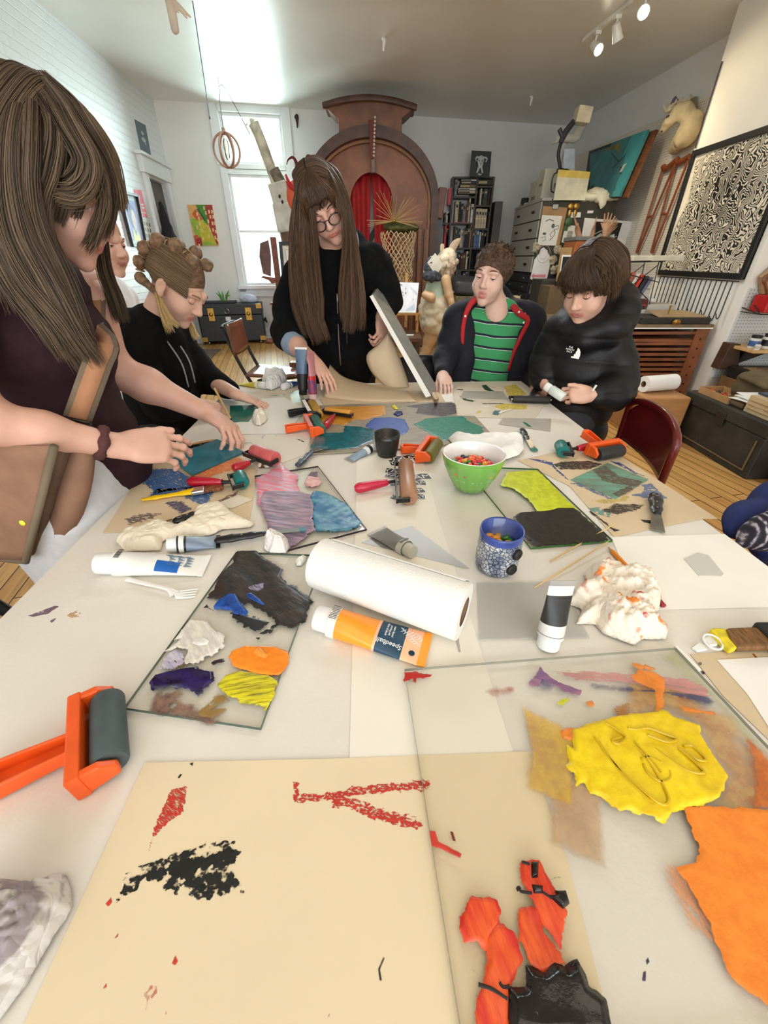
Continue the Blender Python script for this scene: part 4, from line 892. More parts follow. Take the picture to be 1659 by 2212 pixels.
bcols=dict(white=(222,216,204),cream=(206,190,158),red=(178,30,36),black=(28,28,30),brown=(88,60,42),tan=(176,136,92),blue=(60,110,164),navy=(34,48,74),grey=(128,126,122),teal=(48,110,112),pink=(222,92,86),green=(52,64,50),maroon=(84,28,34),olive=(120,104,66))
rows=[('upper left shelf',685,[(345,378,480,'grey')]),('second shelf on the left',1000,[(352,392,740,'cream'),(393,402,750,'black'),(404,418,745,'black'),(420,444,770,'black'),(446,480,765,'grey'),(484,512,780,'brown'),(514,532,705,'cream'),(540,580,775,'white')]),('upper right shelf',790,[(640,652,600,'olive'),(654,668,590,'white'),(672,690,595,'black'),(694,740,590,'green'),(744,758,600,'black'),(760,770,590,'tan'),(772,786,600,'black')]),('second shelf on the right',1068,[(597,630,830,'cream'),(632,664,830,'cream'),(666,698,835,'cream'),(700,728,835,'cream'),(732,744,870,'brown'),(746,754,880,'white')]),('third shelf on the left',1300,[(342,352,1040,'olive'),(354,372,1050,'brown'),(374,392,1060,'teal'),(394,410,1070,'navy'),(412,422,1085,'white'),(424,440,1090,'cream'),(442,456,1080,'grey'),(458,474,1070,'navy'),(478,496,1060,'black'),(500,524,1030,'black'),(530,552,1000,'tan')]),('third shelf on the right',1300,[(556,578,1090,'navy'),(580,600,1080,'grey'),(602,640,1070,'blue'),(642,656,1110,'white'),(660,690,1090,'black'),(694,720,1100,'black'),(724,750,1090,'maroon')]),('fourth shelf on the left',1560,[(342,352,1350,'navy'),(354,366,1360,'white'),(368,382,1360,'teal'),(386,410,1350,'black'),(414,440,1370,'maroon'),(442,470,1360,'brown'),(480,510,1340,'cream'),(514,544,1340,'olive'),(550,575,1370,'black')]),('fourth shelf on the right',1560,[(600,625,1360,'black'),(628,650,1370,'maroon')]),('bottom visible shelf',1720,[(360,380,1590,'grey'),(384,404,1600,'black'),(440,475,1590,'navy'),(480,508,1590,'white'),(512,524,1600,'grey')]),('outer shelf left of the tower',1030,[(222,238,880,'brown'),(242,278,865,'white'),(282,296,880,'black')]),('outer lower shelf left of the tower',1300,[(222,238,1040,'pink'),(240,256,1030,'red'),(258,274,1040,'tan'),(276,298,1025,'red'),(300,330,1090,'pink')])]
for sh,yb,bks in rows:
 for i,(x0,x1,yt,cn)in enumerate(bks):
  a=bb(x0,yt);c=bb(x1,yb-6);xo=bb((x0+x1)/2,yb).x-bb((x0+x1)/2,yb-(yb-yt)/2).x
  zb=bb(0,yb).z+.0005;w=c.x-bb(x0,yb-6).x;x0w=bb(x0,(yt+yb)/2).x
  if 'outer' not in sh:
   lo_,hi_=(xl+.033,xm-.015)if 'left' in sh or(x0<545 and 'bottom' in sh)else(xm+.015,xr-.033)
   x0w=min(max(x0w,lo_),hi_-.02);w=min(w,hi_-x0w)
  else:x0w=min(max(x0w,bb(218,760).x+.002),xl-.03);w=min(w,xl-.004-x0w)
  dep=random.uniform(.14,.2)
  t=thing('book',('%s book standing %s on the bookcase %s'%(cn,ORD[min(i,11)],sh)),'book',(x0w+w/2,YK+.03+dep/2,zb),group='books in the bookcase')
  b=MB();b.span((x0w,YK+.03,zb),(x0w+w*.97,YK+.03+dep,a.z));b.build('cover',C('book_'+cn,bcols[cn],.6,var=.2,vs=30),t)
  if(x1-x0)>14:
   b=MB();hz=a.z-zb;b.span((x0w+w*.2,YK+.0292,a.z-hz*.3),(x0w+w*.78,YK+.0298,a.z-hz*.16));b.build('title_label',C('spine_label',(196,176,128),.6)if cn in('black','navy','green','maroon','brown','red','blue')else inkb,t)
for(x0,x1,y0,y1,cn,lb)in((430,628,480,500,'white','white book lying flat on the very top of the tower pile'),(425,620,502,536,'navy','dark book lying flat, second in the tower top pile'),(412,600,540,580,'olive','olive book lying flat, third in the tower top pile'),(395,618,585,612,'white','wide white book lying flat, fourth in the tower top pile'),(392,620,616,650,'cream','cream book lying flat at the bottom of tower top pile'),(630,805,480,548,'green','dark green box file lying in the tower top right'),(330,500,992,1018,'pink','red and cream book lying flat on the third shelf books')):
 a=bb(x0,y0);c=bb(x1,y1);t=thing('book',lb,'book',((a.x+c.x)/2,YK+.1,c.z),group='books in the bookcase');b=MB();b.span((a.x,YK+.028,c.z+.001),(c.x,YK+.22,a.z));b.build('cover',C('book_'+cn,bcols[cn],.6),t,bev=.002)
 b=MB();b.span((a.x+.01,YK+.0272,c.z+.25*(a.z-c.z)),(a.x+.6*(c.x-a.x),YK+.0278,c.z+.7*(a.z-c.z)));b.build('spine_lettering',inkb if cn in('white','cream')else C('spine_label',(196,176,128),.6),t)
a=bb(300,590);c=bb(345,790);b=MB();b.span((xl-.05,YK-.02,c.z),(xl-.005,YK+.15,a.z));tag(b.build('red_folder',C('folder_red',(206,30,48),.4)),'bright red folder standing outside the tower left side','folder')
ff=thing('flat_file_cabinet','tall flat file with grey upper drawers and black lower drawers facing left','cabinet',(2.6,7.1,0))
fy0,fx0,fz1=6.52,2.03,1.85;fy1=7.82;fm=C('file_grey',(164,160,150),.5,var=.06);fblk=C('file_black',(44,45,46),.45,var=.15,vs=12);fx1=3.0
zm=1.05
b=MB();b.span((fx0+.02,fy0,0),(fx1,fy1,zm-.001));b.build('lower_carcass',fblk,ff,bev=.004)
b=MB();b.span((fx0+.02,fy0,zm),(fx1,fy1,fz1));b.build('upper_carcass',C('cabinet_olive_black',(58,55,44),.55,var=.1),ff,bev=.004)
b=MB();b.span((fx0,fy0+.01,fz1+.0005),(fx0+.2,fy1,fz1+.035));b.build('top_edge',fm,ff,bev=.004)
hd=(fz1-zm)/4
for i in range(4):
 z=zm+hd*i;b=MB();b.span((fx0,fy0+.02,z+.008),(fx0+.02,fy1-.02,z+hd-.004));d=b.build('drawer',fm,ff,bev=.004)
 for y in(fy0+.3,fy1-.3):
  b=MB();b.span((fx0-.014,y-.06,z+hd*.45),(fx0-.0005,y+.06,z+hd*.58));b.build('handle',BLK,d,bev=.004)
for i in range(9):
 z=.02+.113*i;b=MB();b.span((fx0,fy0+.02,z+.006),(fx0+.02,fy1-.02,z+.11));d=b.build('drawer',fblk,ff,bev=.003)
 for y in(fy0+.3,fy1-.3):
  b=MB();b.span((fx0-.012,y-.04,z+.05),(fx0-.0005,y+.04,z+.07));b.build('handle',STEEL,d,bev=.003)
FN=V((0,-1,0));FYP=fy0-.001
def fc(x,y):return D(*Zc(x,y),FYP)
pp=C('print_paper',(226,224,212),.7,var=.04);inkg=C('ink_grey',(96,98,96),.7);pinkI=C('pink_marker',(226,140,150),.7)
def line(pts,w=.008):
 o=[];r=[]
 for i,p in enumerate(pts):
  a=pts[max(i-1,0)];c=pts[min(i+1,len(pts)-1)];dx,dy=c[0]-a[0],c[1]-a[1];l=math.hypot(dx,dy)or 1;o.append((p[0]-dy/l*w,p[1]+dx/l*w));r.append((p[0]+dy/l*w,p[1]-dx/l*w))
 return o+r[::-1]
def segs(m,pts,w=.008):return[(m,line(pts[i:i+2],w))for i in range(len(pts)-1)]
q=[fc(290,470),fc(583,490),fc(485,948),fc(222,940)]
t=card('clipboard_drawing','clipboard with pencil drawing of a figure, hung on the cabinet end','clipboard',q,FN,C('clipboard_brown',(164,128,84),.5),.008,polys=[(pp,[(.02,.22),(.86,.22),(.84,.99),(0,.99)])]+segs(inkg,[(.2,.38),(.35,.32),(.55,.36)],.012)+[(inkg,oval(.55,.48,.07,.06))]+segs(inkg,[(.62,.5),(.78,.46),(.8,.54),(.66,.58)],.008)+segs(inkg,[(.6,.55),(.7,.66),(.62,.78),(.5,.86)],.01)+segs(inkg,[(.6,.6),(.48,.7),(.56,.78)],.008)+[(inkg,R4(.16,.66,.3,.72))]+segs(C('ink_blue',(150,170,176),.7),[(.12,.8),(.3,.76),(.34,.84),(.2,.88)],.01))
b=MB();c=(q[0]+q[1])/2;b.box(c+V((0,-.015,-.0)),(.07,.02,.05));b.build('bulldog_clip',STEEL,t,bev=.003)
q=[fc(560,695),fc(705,710),fc(665,925),fc(512,905)]
card('small_etching','white sheet with a small grey square etching on the cabinet end','print',q,FN,pp,.004,polys=[(C('etch_grey',(168,164,156),.7,var=.2,vs=60),[(.3,.3),(.72,.3),(.7,.7),(.28,.7)])])
q=[fc(790,612),fc(1358,655),fc(1262,975),fc(735,930)]
card('skeleton_print','wide white sheet with black printed rectangle on the cabinet end','print',q,FN,WHT,.004,polys=[(BLK,[(.24,.1),(.8,.08),(.78,.95),(.2,.95)]),(bone,[(.28,.7),(.4,.5),(.46,.6),(.36,.85),(.26,.85)]),(bone,[(.55,.8),(.62,.55),(.7,.5),(.72,.7),(.68,.92),(.58,.92)])]+segs(bone,[(.24,.6),(.4,.42),(.5,.5)],.012)+segs(bone,[(.5,.9),(.6,.7),(.76,.58)],.012))
q=[fc(825,525),fc(898,525),fc(888,555),fc(818,558)];card('label_card','tiny blank white label on the dark cabinet end','label',q,FN,WHT,.003)
q=[fc(628,545),fc(745,545),fc(740,605),fc(620,612)];card('note_scrap','small white paper scrap under the brass figures on cabinet','note',q,FN,WHT,.003)
for k,(x,y)in enumerate(((618,500),(683,498))):
 c=fc(x,y);b=MB();b.ell(c+V((0,-.02,.02)),(.045,.018,.04),nu=12,nv=8);b.ell(c+V((.0,-.016,-.05)),(.025,.015,.05),nu=10,nv=8);b.box(c+V((0,-.006,0)),(.03,.01,.08));tag(b.build('brass_magnet',BRASS,smooth=True),('left','right')[k]+' of two gold figure magnets high on cabinet end','magnet')
c=fc(595,660);b=MB();b.ell(c+V((0,-.018,0)),(.05,.018,.05),nu=14,nv=8);b.box(c+V((-.02,-.006,-.07)),(.05,.012,.05));tag(b.build('green_magnet',C('magnet_green',(70,104,60),.4),smooth=True),'round green magnet clip above the small etching','magnet')
tagp=[fc(*p)for p in((245,1040),(265,985),(300,965),(345,1000),(355,1040),(395,1100),(340,1330),(315,1362),(165,1360),(140,1335),(190,1110))]
t=thing('paper_tag','large white tag-shaped paper with pink arrow on black drawers end','paper tag',fc(240,1360));b=MB();b.prism(tagp,(0,-.004,0));b.build('sheet',WHT,t)
b=MB();P=[fc(*p)+V((0,-.0045,0))for p in((150,1305),(185,1268),(182,1290),(325,1288),(320,1322),(180,1322),(182,1340))];b.prism(P,(0,-.001,0));b.build('pink_arrow',pinkI,t)
b=MB();c=fc(298,1045);b.tube([c+V((math.cos(a)*.085,-.006,math.sin(a)*.1))for a in np.linspace(0,2*PI,25)[:-1]],.003,5,closed=True);b.tube([c+V((math.cos(a)*.05,-.006,math.sin(a)*.06))for a in np.linspace(0,2*PI,25)[:-1]],.002,5,closed=True);b.build('round_seal',C('seal_grey',(196,186,182),.7),t)
q=[fc(150,1405),fc(295,1408),fc(275,1520),fc(128,1515)];t=card('handwritten_note','white handwritten note on the black drawers below the tag','note',q,FN,WHT,.003)
Rn=frameR(q[1]-q[0],q[0]-q[3])
for i,s in enumerate(('MAKE ART &','IN WHATEVER','CLIMATE')):text('lettering',s,(q[0]+q[1])/2*(1-(.2+.3*i))+(q[2]+q[3])/2*(.2+.3*i)+FN*.0042,Rn,.045,inkb,t,.0003,sx=.8)
q=[fc(300,1445),fc(385,1448),fc(350,1640),fc(265,1640)];card('instant_photo','instant photo with black picture at the edge of black drawers','photo',q,FN,WHT,.003,polys=[(BLK,R4(.1,.12,.9,.75)),(bone,oval(.55,.5,.08,.12))])
b=MB()
for p in(((110,1590),(125,1655),(180,1655),(195,1590)),((150,1640),(155,1600))):b.tube([fc(*x)+V((0,-.012,0))for x in p],.009,6)
tag(b.build('white_bracket',WHT),'small white wire hook bracket on the black drawers end','bracket')
for(x,y)in((205,970),(470,990),(410,1110),(425,1240)):
 c=fc(x,y);S=SDF();S.ell(c+V((0,-.02,0)),(.05,.02,.06),k=.01)
 tag(sdf_obj('flower_magnet',S,.012,C('dried_flower',(176,168,140),.8,var=.3,vs=40),wr=(.02,60)),{205:'pale shell magnet at the top left of the black drawers',470:'black and white toy magnet right of the paper tag top',410:'cream flower magnet right of the paper tag, upper one',425:'cream flower magnet right of the paper tag, lower one'}[x],'magnet')
q=[D(*Zc(505,965),5.9),D(*Zc(640,965),5.9),D(*Zc(560,1400),5.85),D(*Zc(440,1395),5.85)]
card('tan_framed_photo','dark photo in a wide tan mat behind the boy in black','picture',q,V((0,-1,0)),C('tan_board',(166,134,88),.6),.012,polys=[(WHT,[(.2,.2),(1,.2),(1,.98),(.22,.98)]),(BLK,[(.3,.25),(1,.25),(1,.9),(.32,.9)]),(bone,[(.7,.6),(.95,.35),(1,.4),(.85,.9),(.65,.9)])],pn='photo_image')
cbd=C('corrugated_card',(112,92,66),.85,var=.1);a=D(*Zc(400,1430),5.6);c=D(*Zc(560,1640),5.6)
b=MB();b.span((a.x-.02,5.6,0),(a.x+.75,5.98,a.z));tag(b.build('brown_carton',cbd,bev=.006),'tall brown cardboard carton behind the boy in black','carton')
b=MB();b.span((a.x+.05,5.62,a.z+.001),(a.x+.3,5.66,a.z+.05));tag(b.build('black_folder',BLK,bev=.003),'black folder lying on the tall brown carton','folder')
oc_=thing('hand_crate','orange wooden crate with metal rim holding carved hands','crate',D(*Zc(860,1000),6.0));oy=6.05
P=[D(*Zc(*p),oy)for p in((690,885),(1060,915),(1040,1300),(560,1220))];P=[V((p.x,p.y,p.z))for p in P]
b=MB();zt_=P[0].z;zb_=a.z+.052;x0,x1=P[0].x,P[1].x
b.prism([(x0-.02,oy,zb_),(x1+.03,oy,zb_),(x1,oy,zt_),(x0,oy,zt_)],(0,.4,0));b.build('crate_body',C('orange_stave',(176,96,44),.45,var=.2,vs=10,stretch=(1,1,4)),oc_,bev=.01)
b=MB();b.span((x0-.01,oy-.01,zt_+.0005),(x1+.01,oy+.41,zt_+.045));b.build('metal_rim',GRYM,oc_,bev=.008)
b=MB();b.span((2.05,6.05,0),(2.6,6.46,zb_-.001));tag(b.build('grey_plinth',C('plinth_grey',(70,66,58),.7),bev=.004),'dark plinth under the orange crate of carved hands','plinth')
hw=C('carved_hand_wood',(190,148,116),.5,var=.12,vs=14)
def carved_hand(wr,tip,up,name,label,sc_=1.,th_=1):
 wr,tip=V(wr),V(tip);d=(tip-wr).normalized();L=(tip-wr).length;lat=d.cross(V(up)).normalized();S=SDF()
 k0=wr+d*L*.5;S.cap(wr,wr+d*L*.35,L*.11,L*.1,k=.02);S.cap(wr+d*L*.35,k0,L*.12,L*.15,k=.03,sq=(V(up),.5))
 for i in range(4):
  o=(i-1.5)*L*.085;f=k0+lat*o;e=f+d*L*(.46,.5,.47,.38)[i]*.98+lat*o*.8;S.cap(f,f.lerp(e,.5),L*.042,L*.04,k=.008);S.cap(f.lerp(e,.5),e,L*.04,L*.028,k=.006)
 S.cap(wr+d*L*.4-lat*L*.1*th_,wr+d*L*.62-lat*L*.28*th_,L*.05,L*.035,k=.012)
 tag(sdf_obj(name,S,.008,hw),label,'carved hand')
yy=oy+.12
carved_hand(D(*Zc(1010,885),yy),D(*Zc(1100,545),yy),V((0,-1,.1)),'wooden_hand','open carved wooden hand with spread fingers, right one in the crate',th_=1)
carved_hand(D(*Zc(1000,880),yy+.16),D(*Zc(1195,640),yy+.16),V((.6,-.8,0)),'wooden_hand','carved wooden hand leaning right behind the open hand in crate')
carved_hand(D(*Zc(735,870),yy),D(*Zc(660,570),yy),V((.95,-.3,0)),'wooden_hand','carved wooden hand seen edge-on, leftmost in the orange crate')
carved_hand(D(*Zc(870,865),yy+.05),D(*Zc(935,600),yy+.05),V((.9,-.4,0)),'wooden_hand','slim carved wooden hand seen edge-on, middle of the crate')
TF=fz1+.0005
def ft(px,py,y):return D(px,py,y)
pb=C('aged_plastic',(196,190,168),.5)
b=MB();p0=D(1157,386,7.3);p1=D(1192,386,6.75)
pr=thing('beige_printer','beige boxy printer on the far end of the flat file','printer',(2.3,7.4,TF));b=MB();b.span((2.13,7.1,TF+.036),(2.55,7.5,TF+.3));b.build('body',pb,pr,bev=.01);b=MB();b.span((2.122,7.2,TF+.08),(2.1295,7.35,TF+.12));b.build('paper_slot',C('slot_grey',(120,116,106),.5),pr)
pr=thing('beige_computer','taller beige machine nearer us beside the clipboard on the flat file','computer',(2.3,6.8,TF));b=MB();b.span((2.11,6.86,TF+.036),(2.5,7.08,TF+.37));b.build('body',pb,pr,bev=.012);b=MB();b.span((2.1,6.9,TF+.2),(2.1095,7.0,TF+.22));b.build('vent',C('slot_grey',(120,116,106),.5),pr)
b=MB();b.span((2.08,7.6,TF+.036),(2.25,7.72,TF+.14));tag(b.build('black_box',BLK,bev=.004),'small black box behind the beige printer on the flat file','box')
tag(crumple('paper_bundle',C('newsprint',(176,170,156),.8),(2.15,7.68,TF+.036),(.08,.1,.03),3),'low crumpled newsprint bundle at the far end of flat file','paper')
q=[D(1205,367,6.56),D(1273,372,6.56),D(1262,432,6.5),D(1195,430,6.5)];zb_=TF
q[2].z=q[3].z=TF+.001
t=card('yellow_topped_pad','white pad with yellow strip leaning on top of the cabinet','pad',q,V((0,-1,0)),C('pad_cream',(222,216,186),.6),.03,polys=[(C('pad_yellow',(226,196,96),.5),R4(0,0,1,.24))],pn='yellow_strip')
lp=thing('swing_arm_lamp','black swing-arm desk lamp with cream square head on the flat file','lamp',(2.2,6.7,TF));ly=6.62
pts=[D(*p,ly)for p in((1203,425),(1207,370),(1205,320),(1215,290),(1208,318))]
b=MB();b.tube([D(1203,428,ly),D(1204,395,ly)],.035,10);b.build('base_column',BLK,lp,smooth=True)
b=MB();b.tube(spl([D(1206,400,ly),D(1210,365,ly),D(1206,335,ly),D(1211,310,ly)],12),.02,8);b.build('lower_arm',BLK,lp,smooth=True)
b=MB();b.tube([D(1211,308,ly),D(1222,285,ly),D(1240,262,ly)],[.03,.035,.03],8);b.tube([D(1208,278,ly),D(1216,298,ly)],.025,8);b.build('upper_arm',C('lamp_grey',(52,52,58),.4),lp,smooth=True)
b=MB();b.box(D(1258,250,ly),(.17,.16,.15),Matrix.Rotation(.1,3,'Y'));b.build('lamp_head',C('cream_enamel',(226,214,182),.4),lp,bev=.012)
b=MB();rg=spl([D(*Zc(*p),ly-.06)for p in((500,60),(420,100),(390,250),(410,305),(530,300),(570,350),(570,385))],30);b.tube(rg,.008,6)
b.tube(spl([D(*Zc(*p),ly-.07)for p in((580,385),(560,340),(540,290),(580,100),(540,30),(460,40),(500,110),(600,90),(610,50),(560,30))],40),.008,6);c9=[D(*Zc(*p),ly-.08)for p in((400,380),(470,372),(640,385),(760,388))]
for p in c9:p.z=TF+.012;p.y=6.53
b.tube(spl(c9,16),.008,6);b.build('power_cord',BLK,lp,smooth=True)
S=SDF();c=D(1228,298,7.3);S.ell(c,(.17,.05,.05),k=.02).ell(c+V((.12,0,.06)),(.06,.05,.13),Matrix.Rotation(.5,3,'Y'),k=.02).cap(c+V((-.1,0,-.02)),c+V((-.26,0,-.07)),.025,.008,k=.02).cap(c+V((0,0,-.0)),c+V((.0,.1,-.2)),.012,.012).cap(c+V((0,.1,-.2)),V((c.x,c.y+.1,TF+.0)),.012,.012)
tag(sdf_obj('white_bird_carving',S,.012,C('bird_white',(214,210,196),.6)),'white bird-like carving on a stem behind the lamp','carving')
q=[D(1218,322,7.2),D(1241,322,7.2),D(1240,380,7.2),D(1216,380,7.2)];card('wire_bound_card','pale card with a small red mark behind the lamp arm','card',q,V((0,-1,0)),C('card_bluewhite',(206,214,222),.6),.01,polys=[(C('folder_red',(206,30,48),.4),R4(.75,.72,.95,.85))])
tq=[D(*Zo(600,910),7.35),D(*Zo(955,780),6.72),D(*Zo(780,1180),6.5),D(*Zo(560,1190),6.95)]
x_=3.02;tq=[DX(*Zo(600,910),3.06),DX(*Zo(955,780),3.04),DX(*Zo(780,1180),2.86),DX(*Zo(560,1190),2.9)]
zb_=fz1+.004;sc_z=[p.z for p in tq];n_=(tq[1]-tq[0]).cross(tq[3]-tq[0]).normalized();n_=n_ if n_.x<0 else-n_
tl=C('teal_ground',(62,128,130),.5,var=.25,vs=4);dkt=C('teal_deep',(46,62,60),.6,var=.4,vs=5);och=C('ochre_mark',(126,116,66),.6,var=.4,vs=6);lt_=C('turquoise',(72,168,170),.5,var=.1)  # teal, dark teal, ochre and turquoise paints of the abstract canvas
card('teal_painting','large teal abstract canvas leaning on the wall over the cabinet','painting',tq,n_,tl,.03,polys=[(dkt,[(0,0),(.45,0),(.4,.6),(.2,1),(0,1)]),(och,[(.25,.1),(.6,.05),(.7,.3),(.45,.5),(.3,.4)]),(lt_,[(.78,0),(1,0),(1,1),(.86,1),(.7,.6)]),(dkt,[(.5,.6),(.8,.5),(.86,.62),(.6,.8)]),(BLK,[(.3,.35),(.42,.3),(.34,.62)]),(BLK,[(.2,.78),(.28,.74),(.2,1),(.14,1)]),(pp,[(.82,.48),(.88,.46),(.84,.6),(.8,.6)]),(och,[(.02,.85),(.16,.8),(.12,1),(0,1)])]+segs(dkt,[(.5,.2),(.7,.4),(.62,.5),(.8,.3)],.008))
back=[p-n_*.05+V((0,-.0,0))for p in tq];dq=(tq[1]-tq[0]).normalized()*.1
card('framed_canvas','brown-edged canvas standing behind the teal painting','panel',[back[0]+dq,back[1]+dq,back[2]+dq,back[3]+dq],n_,MIDW,.03)
S=SDF();c=V((2.72,6.6,fz1+.03))
for dx,dy,r in((-.25,.02,.07),(-.08,0,.09),(.1,-.02,.08),(.24,.0,.06),(.02,-.06,.07)):S.ell(c+V((dx,dy,.01)),(r*1.6,r*1.1,r*.7),k=.05)
S.cap(c+V((.08,-.12,.0)),c+V((.06,-.145,-.1)),.05,.03,k=.05,sq=((0,1,0),.5));tag(sdf_obj('white_cloth',S,.016,C('cloth_cream',(230,222,196),.85),wr=(.018,22)),'crumpled cream cloth draped over the cabinet top edge','cloth')
hx=RW(1465,270)[1];pw=C('paper_horse',(214,196,154),.75,var=.14,vs=12)
hh=thing('paper_horse_head','cream papier-mache horse head mounted on the pegboard wall','sculpture',hx)
def hr(x,y,o=.0):return vplane(*Zr(x,y),CBR+nR*o,rwd)[1]
S=SDF();S.chain([hr(320,900,.11),hr(275,830,.16),hr(225,840,.21)],[.075,.075,.07],k=.04);S.chain([hr(225,840,.2),hr(160,910,.25),hr(112,968,.27)],[.065,.05,.035],k=.03);S.chain([hr(330,920,.105),hr(285,1010,.115),hr(190,1110,.075)],[.085,.095,.05],k=.05);sdf_obj('head_and_neck',S,.011,pw,hh,wr=(.009,24))
S=SDF()
for i in range(18):
 a=i/17;p=hr(300-160*a,770+55*a+10*math.sin(i*3),.1+.14*a);S.cap(p,p+V((random.uniform(-.05,.03),random.uniform(-.05,.05),random.uniform(.01,.08))),.018,.007,k=.012)
sdf_obj('mane',S,.009,C('shredded_paper',(206,194,166),.85,var=.35,vs=30),hh)
b=MB();b.ell(hr(148,875,.29),(.02,.022,.018),nu=10,nv=8);b.build('eye',C('eye_brown',(70,48,50),.3),hh,smooth=True)
b=MB();b.ell(hr(102,980,.29),(.012,.012,.01),nu=10,nv=8);b.build('nostril',C('eye_brown',(70,48,50),.3),hh,smooth=True)
b=MB();b.prism([hr(185,755,.22),hr(205,785,.2),hr(165,775,.23)],V((.01,-.01,.04)));b.build('ear',C('ear_violet',(92,76,100),.6),hh)
b=MB();b.prism([hr(310,760,.03),hr(370,720,.02),hr(360,850,.02),hr(325,900,.03)],nr*.03);b.build('backing',C('backing_grey',(150,140,116),.7),hh)
cw=C('crutch_wood',(142,74,40),.4,var=.2,vs=12)
for k,(tx0,tx1,m0,bx,lb)in enumerate(((105,200,0,-85,'left of the pair of wooden crutches hanging on the pegboard'),(205,300,0,25,'right of the pair of wooden crutches hanging on the pegboard'))):
 cr_=thing('wooden_crutch',lb,'crutch',hr(bx,1880,.04),group='pair of wooden crutches')
 t0,t1=hr(tx0+5,1258-55*k,.05),hr(tx1,1225-30*k,.05);bt=hr(bx,1890,.05)
 b=MB();m_=(t0+t1)/2+V((0,0,-.02));b.tube(spl([t0+V((0,0,.02)),t0+(t1-t0)*.25+V((0,0,-.015)),t0+(t1-t0)*.7+V((0,0,.01)),t1+V((0,0,.03))],10),.028,10);b.build('armrest',cw,cr_,smooth=True)
 for s,p in((0,t0),(1,t1)):
  e=bt+(t1-t0)*(.06*(s*2-1));b=MB();b.tube([p,p.lerp(e,.6),e],.013,8);b.build('shaft',cw,cr_,smooth=True)
 b=MB();b.tube([t0 .lerp(bt,.55),t1 .lerp(bt,.55)],.014,8);b.build('handgrip',cw,cr_,smooth=True)
def PX(px,py):return DX(px,py,BUX-.002)
q=[PX(1503,321),PX(1659,271),PX(1614,604),PX(1428,596)]
zt_,zb_=2.10,1.075;q=[V((BUX-.002,5.14,zt_)),V((BUX-.002,3.875,zt_)),V((BUX-.002,3.875,zb_)),V((BUX-.002,5.14,zb_))]
def woodcutM():
 m,nt,b=base('woodcut_ink');L=nt.links;tc=nd(nt,'ShaderNodeTexCoord')
 n=nd(nt,'ShaderNodeTexNoise',Scale=3.2,Detail=2.5);L.new(tc.outputs['Object'],n.inputs['Vector'])
 mx=nd(nt,'ShaderNodeVectorMath',operation='MULTIPLY_ADD');mx.inputs[1].default_value=(1.1,1.1,1.1);L.new(n.outputs['Color'],mx.inputs[0]);L.new(tc.outputs['Object'],mx.inputs[2])
 w=nd(nt,'ShaderNodeTexWave',Scale=12.,Distortion=5.,Detail=3.);w.inputs['Detail Scale'].default_value=1.4;L.new(mx.outputs[0],w.inputs['Vector'])
 n2=nd(nt,'ShaderNodeTexNoise',Scale=5.,Detail=2.);L.new(tc.outputs['Object'],n2 .inputs['Vector'])
 sp=nd(nt,'ShaderNodeVectorMath',operation='DISTANCE');sp.inputs[1].default_value=(0,0,.55);L.new(tc.outputs['Object'],sp.inputs[0])
 mr=nd(nt,'ShaderNodeMapRange');mr.inputs['From Min'].default_value=.1;mr.inputs['From Max'].default_value=.6;mr.inputs['To Min'].default_value=.80;mr.inputs['To Max'].default_value=.36;L.new(sp.outputs['Value'],mr.inputs[0])
 ad=nd(nt,'ShaderNodeMath',operation='MULTIPLY_ADD');ad.inputs[1].default_value=.5;L.new(n2 .outputs['Fac'],ad.inputs[0]);sb_=nd(nt,'ShaderNodeMath',operation='SUBTRACT');sb_.inputs[1].default_value=.25;L.new(ad.outputs[0],sb_.inputs[0]);L.new(mr.outputs[0],ad.inputs[2])
 gt=nd(nt,'ShaderNodeMath',operation='GREATER_THAN');L.new(w.outputs['Fac'],gt.inputs[0]);L.new(sb_.outputs[0],gt.inputs[1])
 mc=nd(nt,'ShaderNodeMix',data_type='RGBA');mc.inputs[6].default_value=(*lin((22,21,22)),1);mc.inputs[7].default_value=(*lin((236,228,206)),1);L.new(gt.outputs[0],mc.inputs[0]);L.new(mc.outputs[2],b.inputs['Base Color']);pset(b,Roughness=.5);return m
wcm=woodcutM()
card('framed_woodcut','huge black and white woodcut print in a black frame on pier','print',q,V((-1,0,0)),C('print_cream',(238,230,208),.6),.012,frame=(BLK,.045,.035),polys=[(wcm,[(.06,.08),(.3,.05),(.96,.04),(.96,.97),(.04,.97),(.05,.6),(.12,.4)])],pn='woodcut_image')
for i in range(17):
 y=4.99-.066*i;b=MB();z0=zb_-.012;ln=.29+.03*math.sin(i*2.3)
 b.tube(spl([(BUX-.05,y,z0),(BUX-.05,y,z0-ln*.5),(BUX-.05,y,z0-ln),(BUX-.075,y-.01,z0-ln-.02),(BUX-.095,y-.01,z0-ln+.02)],12),.0045,6)
 b.tube([(BUX+.004,y,z0-.004),(BUX-.05,y,z0)],.004,6)
 tag(b.build('wire_hook',BLK),'long thin black wire hook hanging in the row under the woodcut','hook','wire hooks under the woodcut')
cab=thing('picture_wire','dark cord running down the pier edge to the woodcut frame','cord',(BUX-.012,5.165,2.1));b=MB();b.tube([PX(1560,134)+V((-.008,-.012,0)),V((BUX-.012,5.15,2.12))],.006,6);b.build('cord',C('violet_black',(58,40,60),.5),cab)
rx0,rx1,ry0,ry1,rz=1.5,2.95,3.98,4.75,.70
dr=thing('slatted_print_rack','wide brown wooden rack of thin slatted print trays by the pier','rack',((rx0+rx1)/2,4.36,0));rw=C('rack_wood',(140,82,48),.45,var=.2,vs=8,stretch=(1,1,1));rdk=C('rack_gap',(34,22,16),.8)
